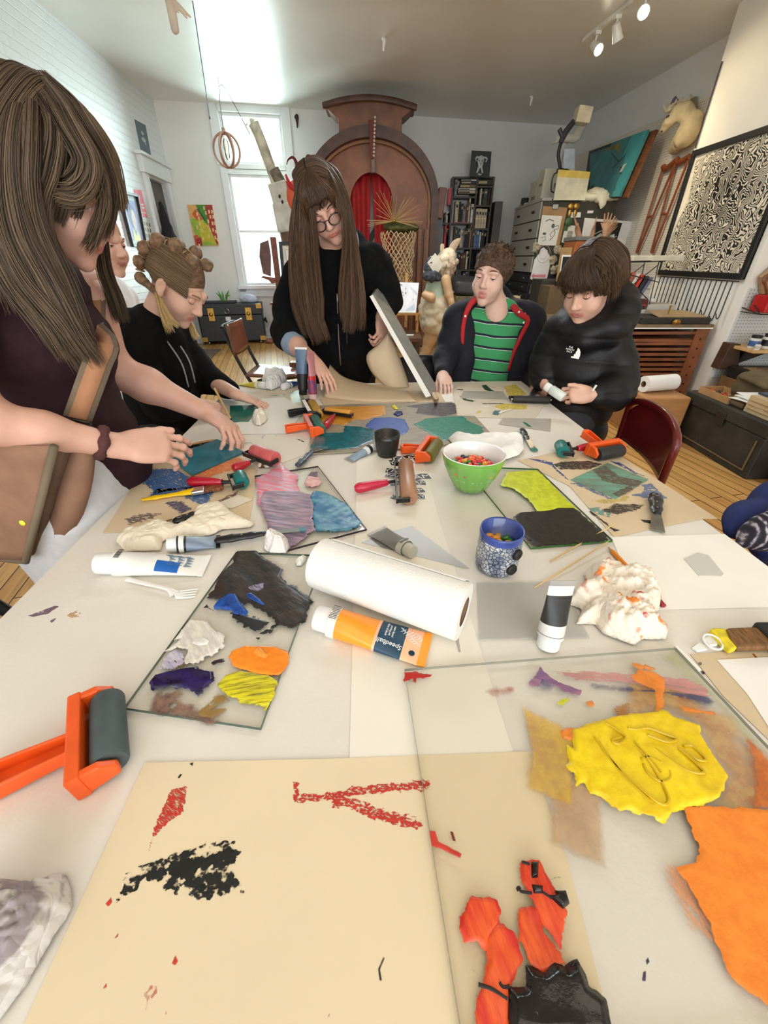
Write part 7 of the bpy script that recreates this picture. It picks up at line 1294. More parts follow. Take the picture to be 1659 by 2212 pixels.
cc,aa,hh=ring(.655);o_=text('lettering','Speedball.',cc+u*(hh*.55+.004)-V((0,0,0))+(lat if lat.y<0 else-lat)*aa*.55,frameR(-d,lat if lat.y<0 else-lat),.0098,INKW,t,.0006,shear=.2);wrap(o_,t,ring,d,lat,u)
for i,s in enumerate(('fabric & block','printing ink','water based')):cc,aa,hh=ring(.60+.035*i);o_=text('lettering',s,cc+u*(hh+.0012)+(lat if lat.y>0 else-lat)*aa*.25,frameR(lat if lat.y<0 else-lat,d),.0045,INKW,t,.0003);wrap(o_,t,ring,d,lat,u)
b=MB();cc,aa,hh=ring(.82);yl=lat if lat.y>0 else-lat
for k in range(9):
 c2=ring(.74+.026*k)[0];h2=ring(.74+.026*k)[2];b.tube(spl([c2+u*(h2*.85+.0008)+yl*.004*(i)+d*.003*math.sin(i*2+k)for i in range(6)],14),.0006,5)
b.build('printed_swirls',C('label_line',(206,210,214),.5),t)
b=MB();cc,aa,hh=ring(.9);p=cc-yl*aa*.55+u*(hh+.0008);b.lathe([(.0045,0),(.0045,.0004),(.0035,.0004),(.0035,0)],p,u,18);b.build('round_logo',NVY,t)
b=MB();cc=ring(.045)[0];hh=ring(.045)[2]
for k in range(9):b.box(cc+u*(hh+.0006)+yl*(-.012+.003*k)+d*(-.0),(.012,.0008,.0003),Matrix((d,yl,u)).transposed())
b.build('fine_print',inkb,t)
t,d,lat,u,ring=ink_tube('big white ink tube with blue label end at left',at(210,1217,.021),at(437,1221,.005),.0225,WC,C('tube_white',(236,234,228),.3,coat=.2),[(.52,.98,C('tube_white2',(232,230,222),.35))],None,1.3,.17)
yl=lat if lat.y>0 else-lat;b=MB()
for k in range(12):
 for j in range(3):
  c2,a2,h2=ring(.62+.10*j+.0);b.box(c2+u*(h2*.93+.0008)+yl*(a2*.55-.0024*k)-u*0+d*.004*((k*7+j*3)%3-1),(.013,.0012,.0004),Matrix((d,yl,u)).transposed())
b.build('fine_print',C('print_blue',(70,112,140),.5),t)
def patch(uu,v):
 c3,a3,h3=ring(.50+.26*uu,.0011);an=math.radians(98+58*v);return c3-yl*a3*-math.cos(an)+u*h3*math.sin(an)
b=MB();b.grid(patch,10,10);b.build('blue_label',C('label_blue',(20,94,176),.4),t)
b=MB();c2,a2,h2=ring(.06)
for k in range(8):b.box(c2+u*(h2+.0006)+yl*(.012-.003*k),(.009,.0014,.0003),Matrix((d,yl,u)).transposed())
b.build('barcode',BLK,t)
t,d,lat,u,ring=ink_tube('blue-grey ink tube with white cap touching the black knife handle',at(361,1178,.017),at(466,1170,.006),.0165,WC,C('tube_bluegrey',(128,144,166),.35),[(.0,.24,BLK),(.05,.18,WHT)],BLK,1.3,.2)
t,d,lat,u,ring=ink_tube('squeezed grey ink tube with round cap behind the paper towel roll',at(892,1193,.015),at(818,1149,.005),.0155,C('cap_putty',(196,192,176),.5),C('tube_grey',(128,130,126),.35),[(.0,.16,C('label_putty',(206,202,188),.5))],ACET,1.5,.16)
b=MB();c2,a2,h2=ring(.08);yl=lat
for k in range(7):b.box(c2+u*(h2+.0006)+lat*(.009-.003*k),(.006,.0016,.0003),Matrix((d,lat,u)).transposed())
b.build('barcode',BLK,t)
t,d,lat,u,ring=ink_tube('small pale blue ink tube lying beside the black cup',at(806,966,.013),at(757,992,.004),.0125,WC,C('tube_paleblue',(140,160,178),.35),[(.0,.12,BLK),(.14,.3,WHT)],ACET,1.4,.14)
c0=at(1182,1399,.0);tip=D(1214,1266,c0 .y+.03)
t,d,lat,u,ring=ink_tube('white and black ink tube standing on its cap by the stained tissue',c0+V((0,0,.001)),tip,.0185,WC,C('tube_pearl',(222,220,214),.35),[(.28,.82,C('label_black',(36,34,34),.45,var=.3,vs=60)),(.06,.07,GRYM)],ACET,1.15,.2,up=(.2,-1,0))
c0=D(687,845,1.62);c0=at(676,862,.001);tip=D(672,765,c0 .y+.02);t,d,lat,u,ring=ink_tube('red and blue ink tube standing on its cap behind black roller',c0,tip,.018,C('cap_pink',(222,190,190),.4),C('tube_pinkish',(196,130,138),.35),[(.0,.42,C('label_cobalt',(48,60,120),.45,var=.4,vs=50,col2=(160,50,60))),(.36,.46,C('label_red',(190,30,36),.4))],None,1.2,.12,up=(.9,-.4,0))
c0=at(655,852,.001);tip=D(650,755,c0 .y+.02);t,d,lat,u,ring=ink_tube('grey-blue and black ink tube standing on its cap beside the girl\'s hand',c0,tip,.02,BKP,C('tube_steelblue',(84,110,138),.35,var=.15),[(.0,.4,BLK)],WHT,1.2,.12,up=(0,-1,0))
ink_tube('yellow ink tube lying at the far left table corner',at(572,833,.016),at(522,829,.004),.016,WC,C('tube_yellow',(214,200,40),.35),[(.0,.15,WHT)],C('tube_yellowgreen',(150,160,40),.4),1.3,.2)
ink_tube('blue ink tube lying by the blue-stained tissue',at(612,836,.016),at(648,824,.005),.016,WC,C('tube_blue',(34,72,140),.35),[(.0,.12,WHT)],None,1.3,.25)
e0=at(692,1216,.044);e1=at(1003,1322,.044);d=(e1-e0).normalized();ptr=thing('paper_towel_roll','white embossed paper towel roll lying across the table middle','paper towel roll',((e0 .x+e1 .x)/2,(e0 .y+e1 .y)/2,TZ));Lr=(e1-e0).length;twm=M('embossed_towel',(244,242,236),.85,var=.015,vs=60,bump=.28,bs=330)
b=MB();b.lathe([(.022,0),(.0425,.0),(.0432,.004),(.0432,Lr-.004),(.0425,Lr),(.022,Lr)],e0,d,40,caps=False);b.build('towel',twm,ptr,smooth=True)
b=MB();b.lathe([(.0218,.001),(.0198,.001),(.0198,Lr-.001),(.0218,Lr-.001)],e0,d,32,caps=False);b.build('cardboard_core',C('core_brown',(132,100,74),.8),ptr,smooth=True)
lt=V((0,0,1)).cross(d).normalized();up2=V((0,0,1))
def flap(uu,v):
 an=math.radians(62-58*v);r=.0445+.004*v+.003*math.sin(uu*9)*v;p=e0+d*(.01+(Lr-.02)*uu+.006*v);return p+lt*math.cos(an)*r+up2*math.sin(an)*r
b=MB();b.grid(flap,24,8);b.build('loose_flap',twm,ptr,smooth='all',solid=.0012)
def cupat(px_c,py_base,rim_px,h):
 c=T(px_c,py_base,TZ+.0008);return c
gb=T(1015,1050,Z0+.0085);gr_=67*WD((gb.x,gb.y,TZ+.085))/FPX;gh=.088
bw=thing('green_bowl','green fluted bowl with white inside holding jelly beans','bowl',gb);GREEN=C('bowl_green',(120,176,82),.15,coat=.5,var=.02)
b=MB();n=72;prof=[(.45,0),(.5,.004),(.53,.01),(.66,.2),(.80,.42),(.9,.62),(.965,.8),(1,.96),(1.,1.)];vs=[];fs=[]
for r,h in prof:
 for k in range(n):
  fl=1-.05*(1 if k%4 in(0,1)else 0)*(1 if.15<h<.65 else 0);a=2*PI*k/n;vs.append((gb.x+math.cos(a)*r*gr_*fl,gb.y+math.sin(a)*r*gr_*fl,gb.z+h*gh))
for i in range(len(prof)-1):
 for k in range(n):fs.append((i*n+k,i*n+(k+1)%n,(i+1)*n+(k+1)%n,(i+1)*n+k))
b.add(vs,fs+[tuple(range(n))[::-1]]);b.build('outer_shell',GREEN,bw,smooth='all')
b=MB();b.lathe([(.001,.012),(gr_*.5,.013),(gr_*.75,gh*.4),(gr_*.9,gh*.75),(gr_*.955,gh*.985),(gr_*.98,gh*1.012),(gr_*1.0,gh*1.0)],gb,(0,0,1),48,caps=False);b.build('white_lining',C('porcelain',(240,240,236),.12,coat=.5,var=0),bw,smooth='all')
beanc=dict(orange=(240,96,24),red=(214,30,40),green=(50,120,40),black=(34,20,30),yellow=(244,170,40))
beanm={}
def bean_mesh(cn):
 b=MB();b.ell((0,0,0),(.0088,.0058,.0055),nu=14,nv=10);o=b.build('jelly_bean',C('bean_'+cn,beanc[cn],.18,coat=.6,var=0),smooth='all');return o
first={cn:bean_mesh(cn)for cn in beanc};usedb=set()
def beans(c,R,z,n,where,seq,seed,dome=.012):
 rg=random.Random(seed);pts=[]
 k=0
 while len(pts)<n and k<4000:
  k+=1;a=rg.uniform(0,2*PI);r=R*math.sqrt(rg.random());p=V((c.x+r*math.cos(a),c.y+r*math.sin(a),z+dome*(1-(r/R)**2)+rg.uniform(0,.004)))
  if all((p-q).length>.0105 for q in pts):pts.append(p)
 for i,p in enumerate(pts):
  cn=seq[i%len(seq)];o=first[cn]
  if cn in usedb:o=first[cn].copy();COL.objects.link(o)
  usedb.add(cn);o.location=p;o.rotation_euler=(rg.uniform(-.5,.5),rg.uniform(-.5,.5),rg.uniform(0,PI))
  tag(o,'%s jelly bean among those in the %s'%(cn,where),'jelly bean','%s jelly beans in the %s'%(cn,where))
b=MB();b.lathe([(.001,0),(gr_*.78,0),(gr_*.70,-.012)],(gb.x,gb.y,gb.z+gh*.50),(0,0,1),30,caps=False)
beans(gb,gr_*.76,gb.z+gh*.56,62,'green bowl',['orange','red','orange','green','orange','red','yellow','black','orange','red','orange','green'],3,.014)
beans(gb,gr_*.68,gb.z+gh*.47,30,'green bowl',['orange','red','green','black'],13,.006)
mg=T(1070,1224,Z0+.0005);mr_=48*WD((mg.x,mg.y,TZ+.08))/FPX;mh=.085
mug=thing('blue_pottery_cup','blue and white crackled pottery cup with two black buttons, holding beans','cup',mg);crk=None
def crackM():
 m,nt,b=base('crackle_glaze');L=nt.links;tc=nd(nt,'ShaderNodeTexCoord');v=nd(nt,'ShaderNodeTexVoronoi',feature='DISTANCE_TO_EDGE',Scale=150.);L.new(tc.outputs['Object'],v.inputs['Vector']);n=nd(nt,'ShaderNodeTexNoise',Scale=28.);L.new(tc.outputs['Object'],n.inputs['Vector'])
 r=ramp(nt,[(.03,lin((70,84,120))),(.14,lin((206,206,200)))]);L.new(v.outputs['Distance'],r.inputs[0]);r2=ramp(nt,[(.42,lin((110,124,160))),(.6,(1,1,1))]);L.new(n.outputs['Fac'],r2 .inputs[0])
 mx=nd(nt,'ShaderNodeMix',data_type='RGBA',blend_type='MULTIPLY');mx.inputs[0].default_value=.8;L.new(r.outputs[0],mx.inputs[6]);L.new(r2 .outputs[0],mx.inputs[7]);L.new(mx.outputs[2],b.inputs['Base Color']);pset(b,Roughness=.25);return m
b=MB();b.lathe([(mr_*.8,0),(mr_*.95,.006),(mr_*.99,.02),(mr_*.98,.05),(mr_*.97,mh*.82)],mg,(0,0,1),40,caps=False);b.build('body',crackM(),mug,smooth='all')
BLG=C('blue_glaze',(56,76,146),.2,var=.3,vs=30,coat=.4);b=MB();b.lathe([(mr_*.972,mh*.815),(mr_,mh*.95),(mr_*.97,mh),(mr_*.9,mh*.97),(mr_*.86,mh*.3),(.001,mh*.29)],mg,(0,0,1),40,caps=False);b.build('glazed_rim_and_inside',BLG,mug,smooth='all')
for k,(a,z)in enumerate(((-.95,.052),(-1.12,.022))):
 dv_=V((math.cos(a),math.sin(a),0));b=MB();b.lathe([(.001,.004),(.005,.0042),(.009,.0048),(.0105,.003),(.0105,-.001)],mg+dv_*mr_*.98+V((0,0,z)),dv_,18,caps=False);b.build('button',BLK,mug,smooth=True)
beans(mg,mr_*.76,mg.z+mh*.56,20,'blue pottery cup',['yellow','black','yellow','red','yellow','orange','green','black'],8,.004)
beans(mg,mr_*.76,mg.z+mh*.44,16,'blue pottery cup',['black','orange','yellow'],18,.004)
kc=T(836,983,Z0+.0005);kr=28*WD((kc.x,kc.y,TZ+.07))/FPX;kh=.068
kcup=thing('black_cup','small black glazed cup on the table holding a few jelly beans','cup',kc);b=MB();b.lathe([(.001,0),(kr*.7,0),(kr*.76,.004),(kr*.9,kh*.4),(kr*.97,kh*.75),(kr,kh),(kr*.93,kh*.99),(kr*.86,kh*.45),(.001,kh*.42)],kc,(0,0,1),40,caps=False);b.build('cup_body',C('black_glaze',(34,34,32),.3),kcup,smooth='all')
beans(kc,kr*.7,kc.z+kh*.55,12,'black cup',['orange','yellow','orange','black'],5,.004)
BLADE=M('worn_steel_blade',(150,150,146),.3,.9,var=.2,vs=30)
def knife(label,h0,h1,b1,w,bw_,name='putty_knife',z=.012,tipc=None,hcol=None,hang=True):
 h0,h1,b1=V(h0),V(h1),V(b1);d=(h1-h0).normalized();lat=d.cross(V((0,0,1))).normalized();u=lat.cross(d);t=thing(name,label,'scraper',(h0 .x,h0 .y,TZ));L=(h1-h0).length
 S=SDF();S.chain([h0+d*w*.5,h0+d*L*.35,h0+d*L*.75,h1-d*.004],[w*.5,w*.52,w*.44,w*.36],k=.004,sq=(u,.55));sdf_obj('handle',S,.0022,hcol or BKP,t)
 if hang:b=MB();b.tube([h0+d*w*.75+u*w*.31+lat*w*.17*math.cos(a)+d*w*.22*math.sin(a)for a in np.linspace(0,2*PI,15)[:-1]],w*.035,6,closed=True);b.build('hang_hole_rim',GRYM,t,smooth=True)
 b=MB()
 for k in(.55,.82):b.lathe([(.0022,0),(.0018,.0006)],h0+d*L*k+u*(w*.27),u,10)
 b.build('rivet',STEEL,t,smooth=True)
 d2=(b1-h1).normalized();b=MB();b.prism([h1-d2*.006+lat*w*.3,h1-d2*.006-lat*w*.3,b1-lat*bw_*.5,b1+lat*bw_*.5],u*.0014);bl=b.build('blade',BLADE,t)
 if tipc:b=MB();b.prism([b1-d2*.012+lat*bw_*.5,b1-d2*.012-lat*bw_*.5,b1-lat*bw_*.505+d2*.001,b1+lat*bw_*.505+d2*.001],u*.0024);b.build('inked_tip',tipc,t)
 return t
knife('black handled palette knife with blade over the pink glass plate',at(462,1168,.013),at(572,1152,.014),at(660,1144,.013),.021,.014,tipc=C('tip_teal',(70,120,130),.4,var=.4,vs=60),hang=False)
knife('black handled knife wrapped in stained tissue at left',at(372,1128,.013),at(432,1106,.013),at(470,1092,.01),.021,.016)
knife('putty knife with blue inky handle at the slab\'s left corner',at(641,1007,.011),at(675,974,.014),at(700,966,.014),.02,.036,hcol=C('inky_handle',(58,66,78),.3,var=.5,vs=40),tipc=C('tip_teal',(0,0,0)))
knife('small putty knife with green tip before the grey card',at(1127,926,.01),at(1140,950,.01),at(1155,974,.004),.019,.019,tipc=C('tip_green',(40,130,110),.4))
knife('broad putty knife with shiny black handle at right table edge',at(1416,1066,.012),at(1418,1110,.012),at(1420,1147,.004),.028,.027)
yb=thing('paint_brush','flat paint brush with yellow handle on the left kraft sheet','paint brush',at(400,1065,0));h0,h1=at(309,1079,.006),at(414,1062,.009);d=(h1-h0).normalized();lat=d.cross(V((0,0,1))).normalized();u=lat.cross(d)
S=SDF();S.chain([h0,h0 .lerp(h1,.25),h0 .lerp(h1,.55),h0 .lerp(h1,.85),h1],[.005,.008,.0065,.0095,.013],k=.004,sq=(u,.5));sdf_obj('handle',S,.0018,C('yellow_plastic',(242,196,16),.3,var=.05),yb)
b=MB();b.box(h1+d*.015,(.03,.028,.011),Matrix((d,lat,u)).transposed());b.build('ferrule',M('tin_ferrule',(196,190,176),.3,.9),yb,bev=.003)
b=MB();b.prism([h1+d*.03+lat*.013-u*.004,h1+d*.03-lat*.013-u*.004,h1+d*.072-lat*.014-u*.004,h1+d*.072+lat*.012-u*.004],u*.008);b.build('bristles',C('inky_bristles',(36,30,28),.7,var=.6,vs=90,col2=(170,90,40),stretch=(1,8,1)),yb,bev=.002)
fk=thing('plastic_fork','white plastic fork lying below the big white tube','fork',at(350,1270,0));FKM=C('fork_plastic',(238,236,230),.25,var=0)
P0=[at(275,1251,.003),at(320,1262,.007),at(362,1272,.008),at(378,1284,.004)];b=MB();b.tube(spl(P0,16),[.0055,.0055,.005,.005,.0045,.0045,.004,.004,.004,.004,.004,.005,.006,.007,.008,.009],10,flat=((0,0,1),.4));b.build('handle',FKM,fk,smooth=True)
for k in range(4):b=MB();b.tube(spl([at(376+1.5*k,1280+3.5*k,.004),at(402,1276+5*k,.003),at(428-2*k,1272+5.5*k,.006)],8),[.0026,.0024,.0022,.002,.0018,.0016,.0013,.0008],8);b.build('tine',FKM,fk,smooth=True)
f2=thing('plastic_fork','small white plastic fork with inky tines on the far right sheet','fork',at(1090,892,0));b=MB();b.tube(spl([at(1104,884,.004),at(1090,887,.006),at(1078,892,.004)],8),[.003,.003,.003,.003,.0035,.004,.006,.006],8,flat=((0,0,1),.5));b.build('handle',FKM,f2,smooth=True);b=MB();b.prism([at(1081,888,.003),at(1076,896,.003),at(1064,894,.004),at(1068,888,.004)],(0,0,.002));b.build('inky_tines',C('tines_teal',(60,110,120),.4),f2)
pn=thing('pencil','orange pencil on the white sheet above the stained tissue','pencil',at(1350,1220,0));a,e=at(1312,1180,.0048),at(1434,1309,.0048);d=(e-a).normalized();L=(e-a).length
b=MB();b.lathe([(.0042,.018),(.0042,L-.02)],a,d,6);b.build('shaft',C('pencil_orange',(236,140,34),.35),pn);b=MB();b.lathe([(.0006,0.002),(.0042,.018)],a,d,12);b.build('sharpened_tip',C('pencil_wood',(196,150,104),.6),pn);b=MB();b.lathe([(.0044,L-.02),(.0044,L-.009)],a,d,12);b.build('ferrule',STEEL,pn);b=MB();b.lathe([(.004,L-.0089),(.004,L)],a,d,12);b.build('eraser',C('eraser_red',(150,40,50),.6),pn)
for(p,q,lb)in(((1189,1212),(1329,1131),'upper of two thin bamboo skewers crossing the black plate corner'),((1154,1270),(1315,1169),'lower of two thin bamboo skewers, nearer the blue cup')):
 b=MB();a,e=at(*p,.0022),at(*q,.0092);b.tube([a,a.lerp(e,.96),e],[.0014,.0014,.0004],8);tag(b.build('bamboo_skewer',C('bamboo',(226,190,130),.5)),lb,'skewer','bamboo skewers')
b=MB();b.tube([at(316,1137,.004),at(372,1122,.006)],[.0011,.0014],8);tag(b.build('thin_stick',C('stick_brown',(92,70,50),.5)),'thin brown stick poking from the left tissue-wrapped knife','stick')
fb=thing('wide_brush','wide brush with yellow-tipped brown bristles at right edge','paint brush',at(1600,1390,0));b=MB();b.prism(poly3(L_,[(560,1690),(800,1680),(985,1690),(1020,1880),(680,1885),(600,1790)],TZ+.006),(0,0,.012));b.build('bristles',C('bristle_brown',(140,96,46),.6,var=.5,vs=50,col2=(90,62,36),stretch=(8,1,1)),fb,bev=.004);b=MB();b.prism(poly3(L_,[(398,1700),(440,1686),(558,1692),(600,1795),(676,1885),(610,1910),(540,1850),(470,1770)],TZ+.004),(0,0,.011));b.build('yellow_tip',C('bristle_yellow',(220,200,40),.6,var=.3,vs=60),fb,bev=.003);b=MB();p=T(*L_(1000,1780),TZ+.013);b.box(p+V((.03,0,0)),(.06,.06,.02));b.build('ferrule',BLK,fb,bev=.004)
t=thing('bottle_top','clear white flip cap lying near the wide brush tip','cap',T(*L_(440,1790),TZ));b=MB();b.prism(poly3(L_,[(340,1770),(400,1735),(480,1760),(500,1830),(420,1840)],Z0+.0005),(0,0,.006));b.build('cap',WHT,t,bev=.002);c=T(*L_(460,1780),TZ+.012);b=MB();b.tube([c+V((.012*math.cos(a),.012*math.sin(a),.002*math.sin(a)))for a in np.linspace(0,2*PI,25)[:-1]],.0014,6,closed=True);b.build('ring',WHT,t)
b=MB();b.prism(poly3(L_,[(245,1850),(315,1800),(400,1870),(300,1890)],Z0+.0005),(0,0,.004));tag(b.build('paper_scrap',WHT,bev=.001),'small white paper scrap left of the flip cap','paper')
for i,(x,y,a,w,txt)in enumerate(((905,565,.05,160,'YAM'),(885,590,.25,150,'YAM'),(840,655,-.1,120,'YAM'),(835,690,-.35,110,'YAM'),(1010,700,.25,150,'YAM'),(1000,740,-.05,110,'YAM'),(985,800,.35,120,'YAM'),(990,840,.1,110,'MAY'),(850,745,.3,90,'MAY'),(860,850,-.4,90,'YAM'))):
 c=T(*B_(x,y),Z0+.0006+.0006*(i%4));w_=1.2*w/3.318*WD(c)/FPX;e=V((math.cos(a),math.sin(a),0));f=V((-math.sin(a),math.cos(a),0));hh=w_*.24
 t=thing('letter_sticker','black and white lettered sticker in the pile under the crimson roller','sticker',c,group='lettered stickers under the roller')
 zg=[c-e*w_*.52-f*hh,c-e*w_*.2-f*hh*1.3,c+e*w_*.1-f*hh*.9,c+e*w_*.5-f*hh*1.2,c+e*w_*.56+f*hh*.8,c+e*w_*.2+f*hh*1.25,c-e*w_*.1+f*hh*.95,c-e*w_*.5+f*hh*1.2]
 b=MB();b.prism(zg,(0,0,.0004));b.build('white_border',WHT,t);b=MB();b.prism([c+(p-c)*.9+V((0,0,.0004))for p in zg],(0,0,.0001));b.build('black_face',BLK,t)
 text('lettering',txt,c+V((0,0,.0006)),frameR(e,f),hh*1.9,WHT,t,.0001,sx=1.15)
TIS=M('tissue_paper',(238,230,216),.85,var=.04,vs=30,bump=.25,bs=90)
def creaseN(nt,b,tc,sc=42.,st=.55):
 L=nt.links;n=nd(nt,'ShaderNodeTexNoise',Scale=14.,Detail=2.);L.new(tc.outputs['Object'],n.inputs['Vector']);ma=nd(nt,'ShaderNodeVectorMath',operation='MULTIPLY_ADD');ma.inputs[1].default_value=(.05,.05,.05);L.new(n.outputs['Color'],ma.inputs[0]);L.new(tc.outputs['Object'],ma.inputs[2])
 v=nd(nt,'ShaderNodeTexVoronoi',feature='DISTANCE_TO_EDGE',Scale=sc);L.new(ma.outputs[0],v.inputs['Vector']);bp=nd(nt,'ShaderNodeBump',Strength=st,Distance=.012);L.new(v.outputs['Distance'],bp.inputs['Height']);L.new(bp.outputs[0],b.inputs['Normal'])
def stainM(name,basec,stains,sc=22.):
 m,nt,b=base(name);L=nt.links;tc=nd(nt,'ShaderNodeTexCoord');prev=None;rgb=nd(nt,'ShaderNodeRGB');rgb.outputs[0].default_value=(*lin(basec),1);prev=rgb.outputs[0]
 for i,(c,lo)in enumerate(stains):
  mp=nd(nt,'ShaderNodeMapping');mp.inputs['Location'].default_value=(i*3.1,i*1.7,i*5.3);L.new(tc.outputs['Object'],mp.inputs[0]);n=nd(nt,'ShaderNodeTexNoise',Scale=sc,Detail=4.);L.new(mp.outputs[0],n.inputs['Vector']);mr=nd(nt,'ShaderNodeMapRange');mr.inputs['From Min'].default_value=lo;mr.inputs['From Max'].default_value=lo+.05;L.new(n.outputs['Fac'],mr.inputs[0])
  mx=nd(nt,'ShaderNodeMix',data_type='RGBA');L.new(mr.outputs[0],mx.inputs[0]);L.new(prev,mx.inputs[6]);mx.inputs[7].default_value=(*lin(c),1);prev=mx.outputs[2]
 L.new(prev,b.inputs['Base Color']);pset(b,Roughness=.85);creaseN(nt,b,tc);return m
def wad(name,label,cat,cr,pts,h,mat,seed,fold=3.,amp=.5,z=Z0,res=70,edge=.018):
 """rumpled sheet of paper: outline from the photo, folded in height, with real thickness"""
 W=poly3(cr,pts,z);poly=[(p.x,p.y)for p in W];A=np.array(poly);lo=A.min(0);hi=A.max(0);hs=max(hi-lo)/res;nx,ny=[int(q)+2 for q in(hi-lo)/hs];rg=np.random.default_rng(seed)
 gx=lo[0]+hs*np.arange(nx);gy=lo[1]+hs*np.arange(ny);X,Y=np.meshgrid(gx,gy,indexing='ij');P_=np.stack([X.ravel(),Y.ravel()],1);sd=inpoly(P_,poly);S_=max(hi-lo);Hh=np.zeros(len(P_))
 for o in range(3):
  for _ in range(2):
   an=rg.uniform(0,6.28);fr=fold*1.9**o/S_*1.2;ph=rg.uniform(0,6.28);q=P_+.1*S_*np.sin(P_[:,::-1]*fr*2+ph);Hh+=np.abs(((q@np.array([math.cos(an),math.sin(an)])*fr+ph)%2)-1)/1.6**o
 Hh=Hh/Hh.max();env=np.clip(sd/edge,0,1);env=env*(2-env);Zz=z+.001+h*env*(1-amp+amp*Hh*1.3)+.12*h*Hh
 keep=(sd>-hs*1.25).reshape(nx,ny);fs=[(i*ny+j,(i+1)*ny+j,(i+1)*ny+j+1,i*ny+j+1)for i in range(nx-1)for j in range(ny-1)if keep[i,j]and keep[i+1,j]and keep[i,j+1]and keep[i+1,j+1]]
 g0,g1=np.gradient(sd.reshape(nx,ny),hs);gl=np.hypot(g0,g1)+1e-6;g0=(g0/gl).ravel();g1=(g1/gl).ravel();ps=np.clip(-sd,0,hs*2);P_=P_+np.stack([g0*ps,g1*ps],1)
 us=sorted({a for f in fs for a in f});mp={a:i for i,a in enumerate(us)};sh=.004;jx=sh*np.sin(P_[:,1]*60+seed)*env;b=MB();b.v=[(P_[a,0]+jx[a],P_[a,1],Zz[a])for a in us];b.f=[[mp[a]for a in f]for f in fs];b.m=[0]*len(fs)
 return tag(b.build(name,mat,smooth='all',solid=.0012),label,cat)
wad('stained_tissue','crumpled tissue stained orange and crimson right of the standing tube','tissue',C_,[(710,1066),(760,1130),(800,1150),(930,1165),(1005,1175),(1000,1240),(1035,1265),(1020,1340),(980,1390),(1000,1430),(1072,1470),(1060,1510),(930,1510),(880,1545),(800,1520),(700,1480),(650,1420),(545,1425),(580,1340),(500,1310),(495,1270),(590,1240),(600,1180),(590,1140)],.042,stainM('stained_tissue_paper',(240,228,210),[((238,140,60),.63),((190,60,60),.68),((226,170,150),.6)],26.),5,4.)
wad('wrapped_tissue','cream tissue bunched over the black knife at left','tissue',A_,[(235,1165),(330,1095),(420,1090),(560,1020),(640,1050),(720,1060),(760,1020),(800,950),(900,910),(1010,900),(1060,960),(1130,1000),(1230,1040),(1200,1065),(1000,1080),(920,1120),(820,1140),(570,1160),(560,1230),(300,1235)],.02,stainM('cream_tissue',(238,226,204),[((206,120,110),.72),((120,110,110),.74)],30.),8,4.,z=Z0+.0016)
wad('small_tissue','little white tissue wad with mauve smudge by the knife blade','tissue',A_,[(1300,1180),(1340,1120),(1400,1120),(1470,1160),(1485,1210),(1450,1255),(1340,1250),(1298,1220)],.03,stainM('mauve_tissue',(236,230,226),[((176,160,176),.58)],40.),3,3.,z=Z0+.001)
wad('twisted_scrap','tiny twisted white paper scrap at the left end of the towel roll','paper',A_,[(1520,1310),(1560,1285),(1600,1280),(1590,1310),(1560,1340),(1530,1340)],.012,WPAP,4,2.,edge=.006,res=30)
wad('brown_scrap','brown inky paper scrap below the pink-drum roller','paper',A_,[(1245,620),(1290,596),(1360,600),(1368,618),(1320,636),(1255,638)],.014,stainM('brown_scrap_paper',(226,210,190),[((90,40,34),.45)],50.),6,2.,edge=.008,res=36)
wad('little_wad','cream tissue wad beyond the green plate by the left papers','tissue',K_,[(290,780),(350,740),(440,745),(500,800),(470,850),(400,900),(340,890),(300,850)],.03,TIS,12,3.,z=Z0+.0014)
wad('blue_tissue','white tissue flecked with blue among tubes at the far left corner','tissue',K_,[(420,300),(470,240),(620,215),(770,240),(760,290),(700,350),(560,410),(470,400)],.045,stainM('blue_tissue_paper',(240,240,238),[((70,96,170),.68)],30.),14,3.)
wad('paper_napkin','folded white napkin behind the green bowl','napkin',None,[(968,950),(980,938),(1022,945),(1038,940),(1128,942),(1131,972),(1120,985),(1080,998),(1040,985),(995,978)],.02,C('napkin_white',(244,242,236),.85),17,2.,z=Z0+.0065,edge=.03)
wad('grey_rag','grimy grey rag at the bottom left picture corner','rag',None,[(-60,1930),(30,1905),(90,1915),(145,1890),(158,1930),(160,1965),(120,2030),(60,2130),(0,2212),(-80,2240)],.05,stainM('grimy_rag',(214,210,206),[((150,140,142),.5),((100,90,92),.64)],18.),21,3.)
b=MB()
bpm=C('brown_wrapping',(206,184,152),.75,var=.03,vs=6,bump=.05,bs=150)
bp=thing('brown_paper','large tan paper the standing girl folds up around a board','paper',at(800,850,0))
b=MB();b.prism(poly3(None,[(690,862),(706,842),(770,832),(935,826),(962,868),(930,872),(700,876)],Z0+.0018),(0,0,.001));b.build('flat_part',bpm,bp)
top=[D(713,787,1.92),D(745,815,1.9),D(800,830,1.86),D(870,842,1.8)];bot=[at(700,858,.004),at(770,866,.004),at(830,868,.004),at(900,868,.006)]
def lo_(u,v):a=spl(top,21)[int(round(u*20))];c=spl(bot,21)[int(round(u*20))];p=a.lerp(c,v);p.z+=.012*math.sin(PI*v);return p
b=MB();b.grid(lo_,20,10);b.build('lower_fold',bpm,bp,smooth='all',solid=.001)
L1=[D(837,720,1.88),D(815,745,1.87),D(792,768,1.86),D(800,800,1.85),D(830,832,1.82),D(885,864,1.76)];L2=[D(840,722,1.88),D(855,750,1.85),D(870,790,1.82),D(880,820,1.80),D(886,845,1.78),D(890,866,1.76)]
l1,l2=spl(L1,21),spl(L2,21)
def up_(u,v):p=l1[int(round(v*20))].lerp(l2[int(round(v*20))],u);p.y-=.02*math.sin(PI*u);return p
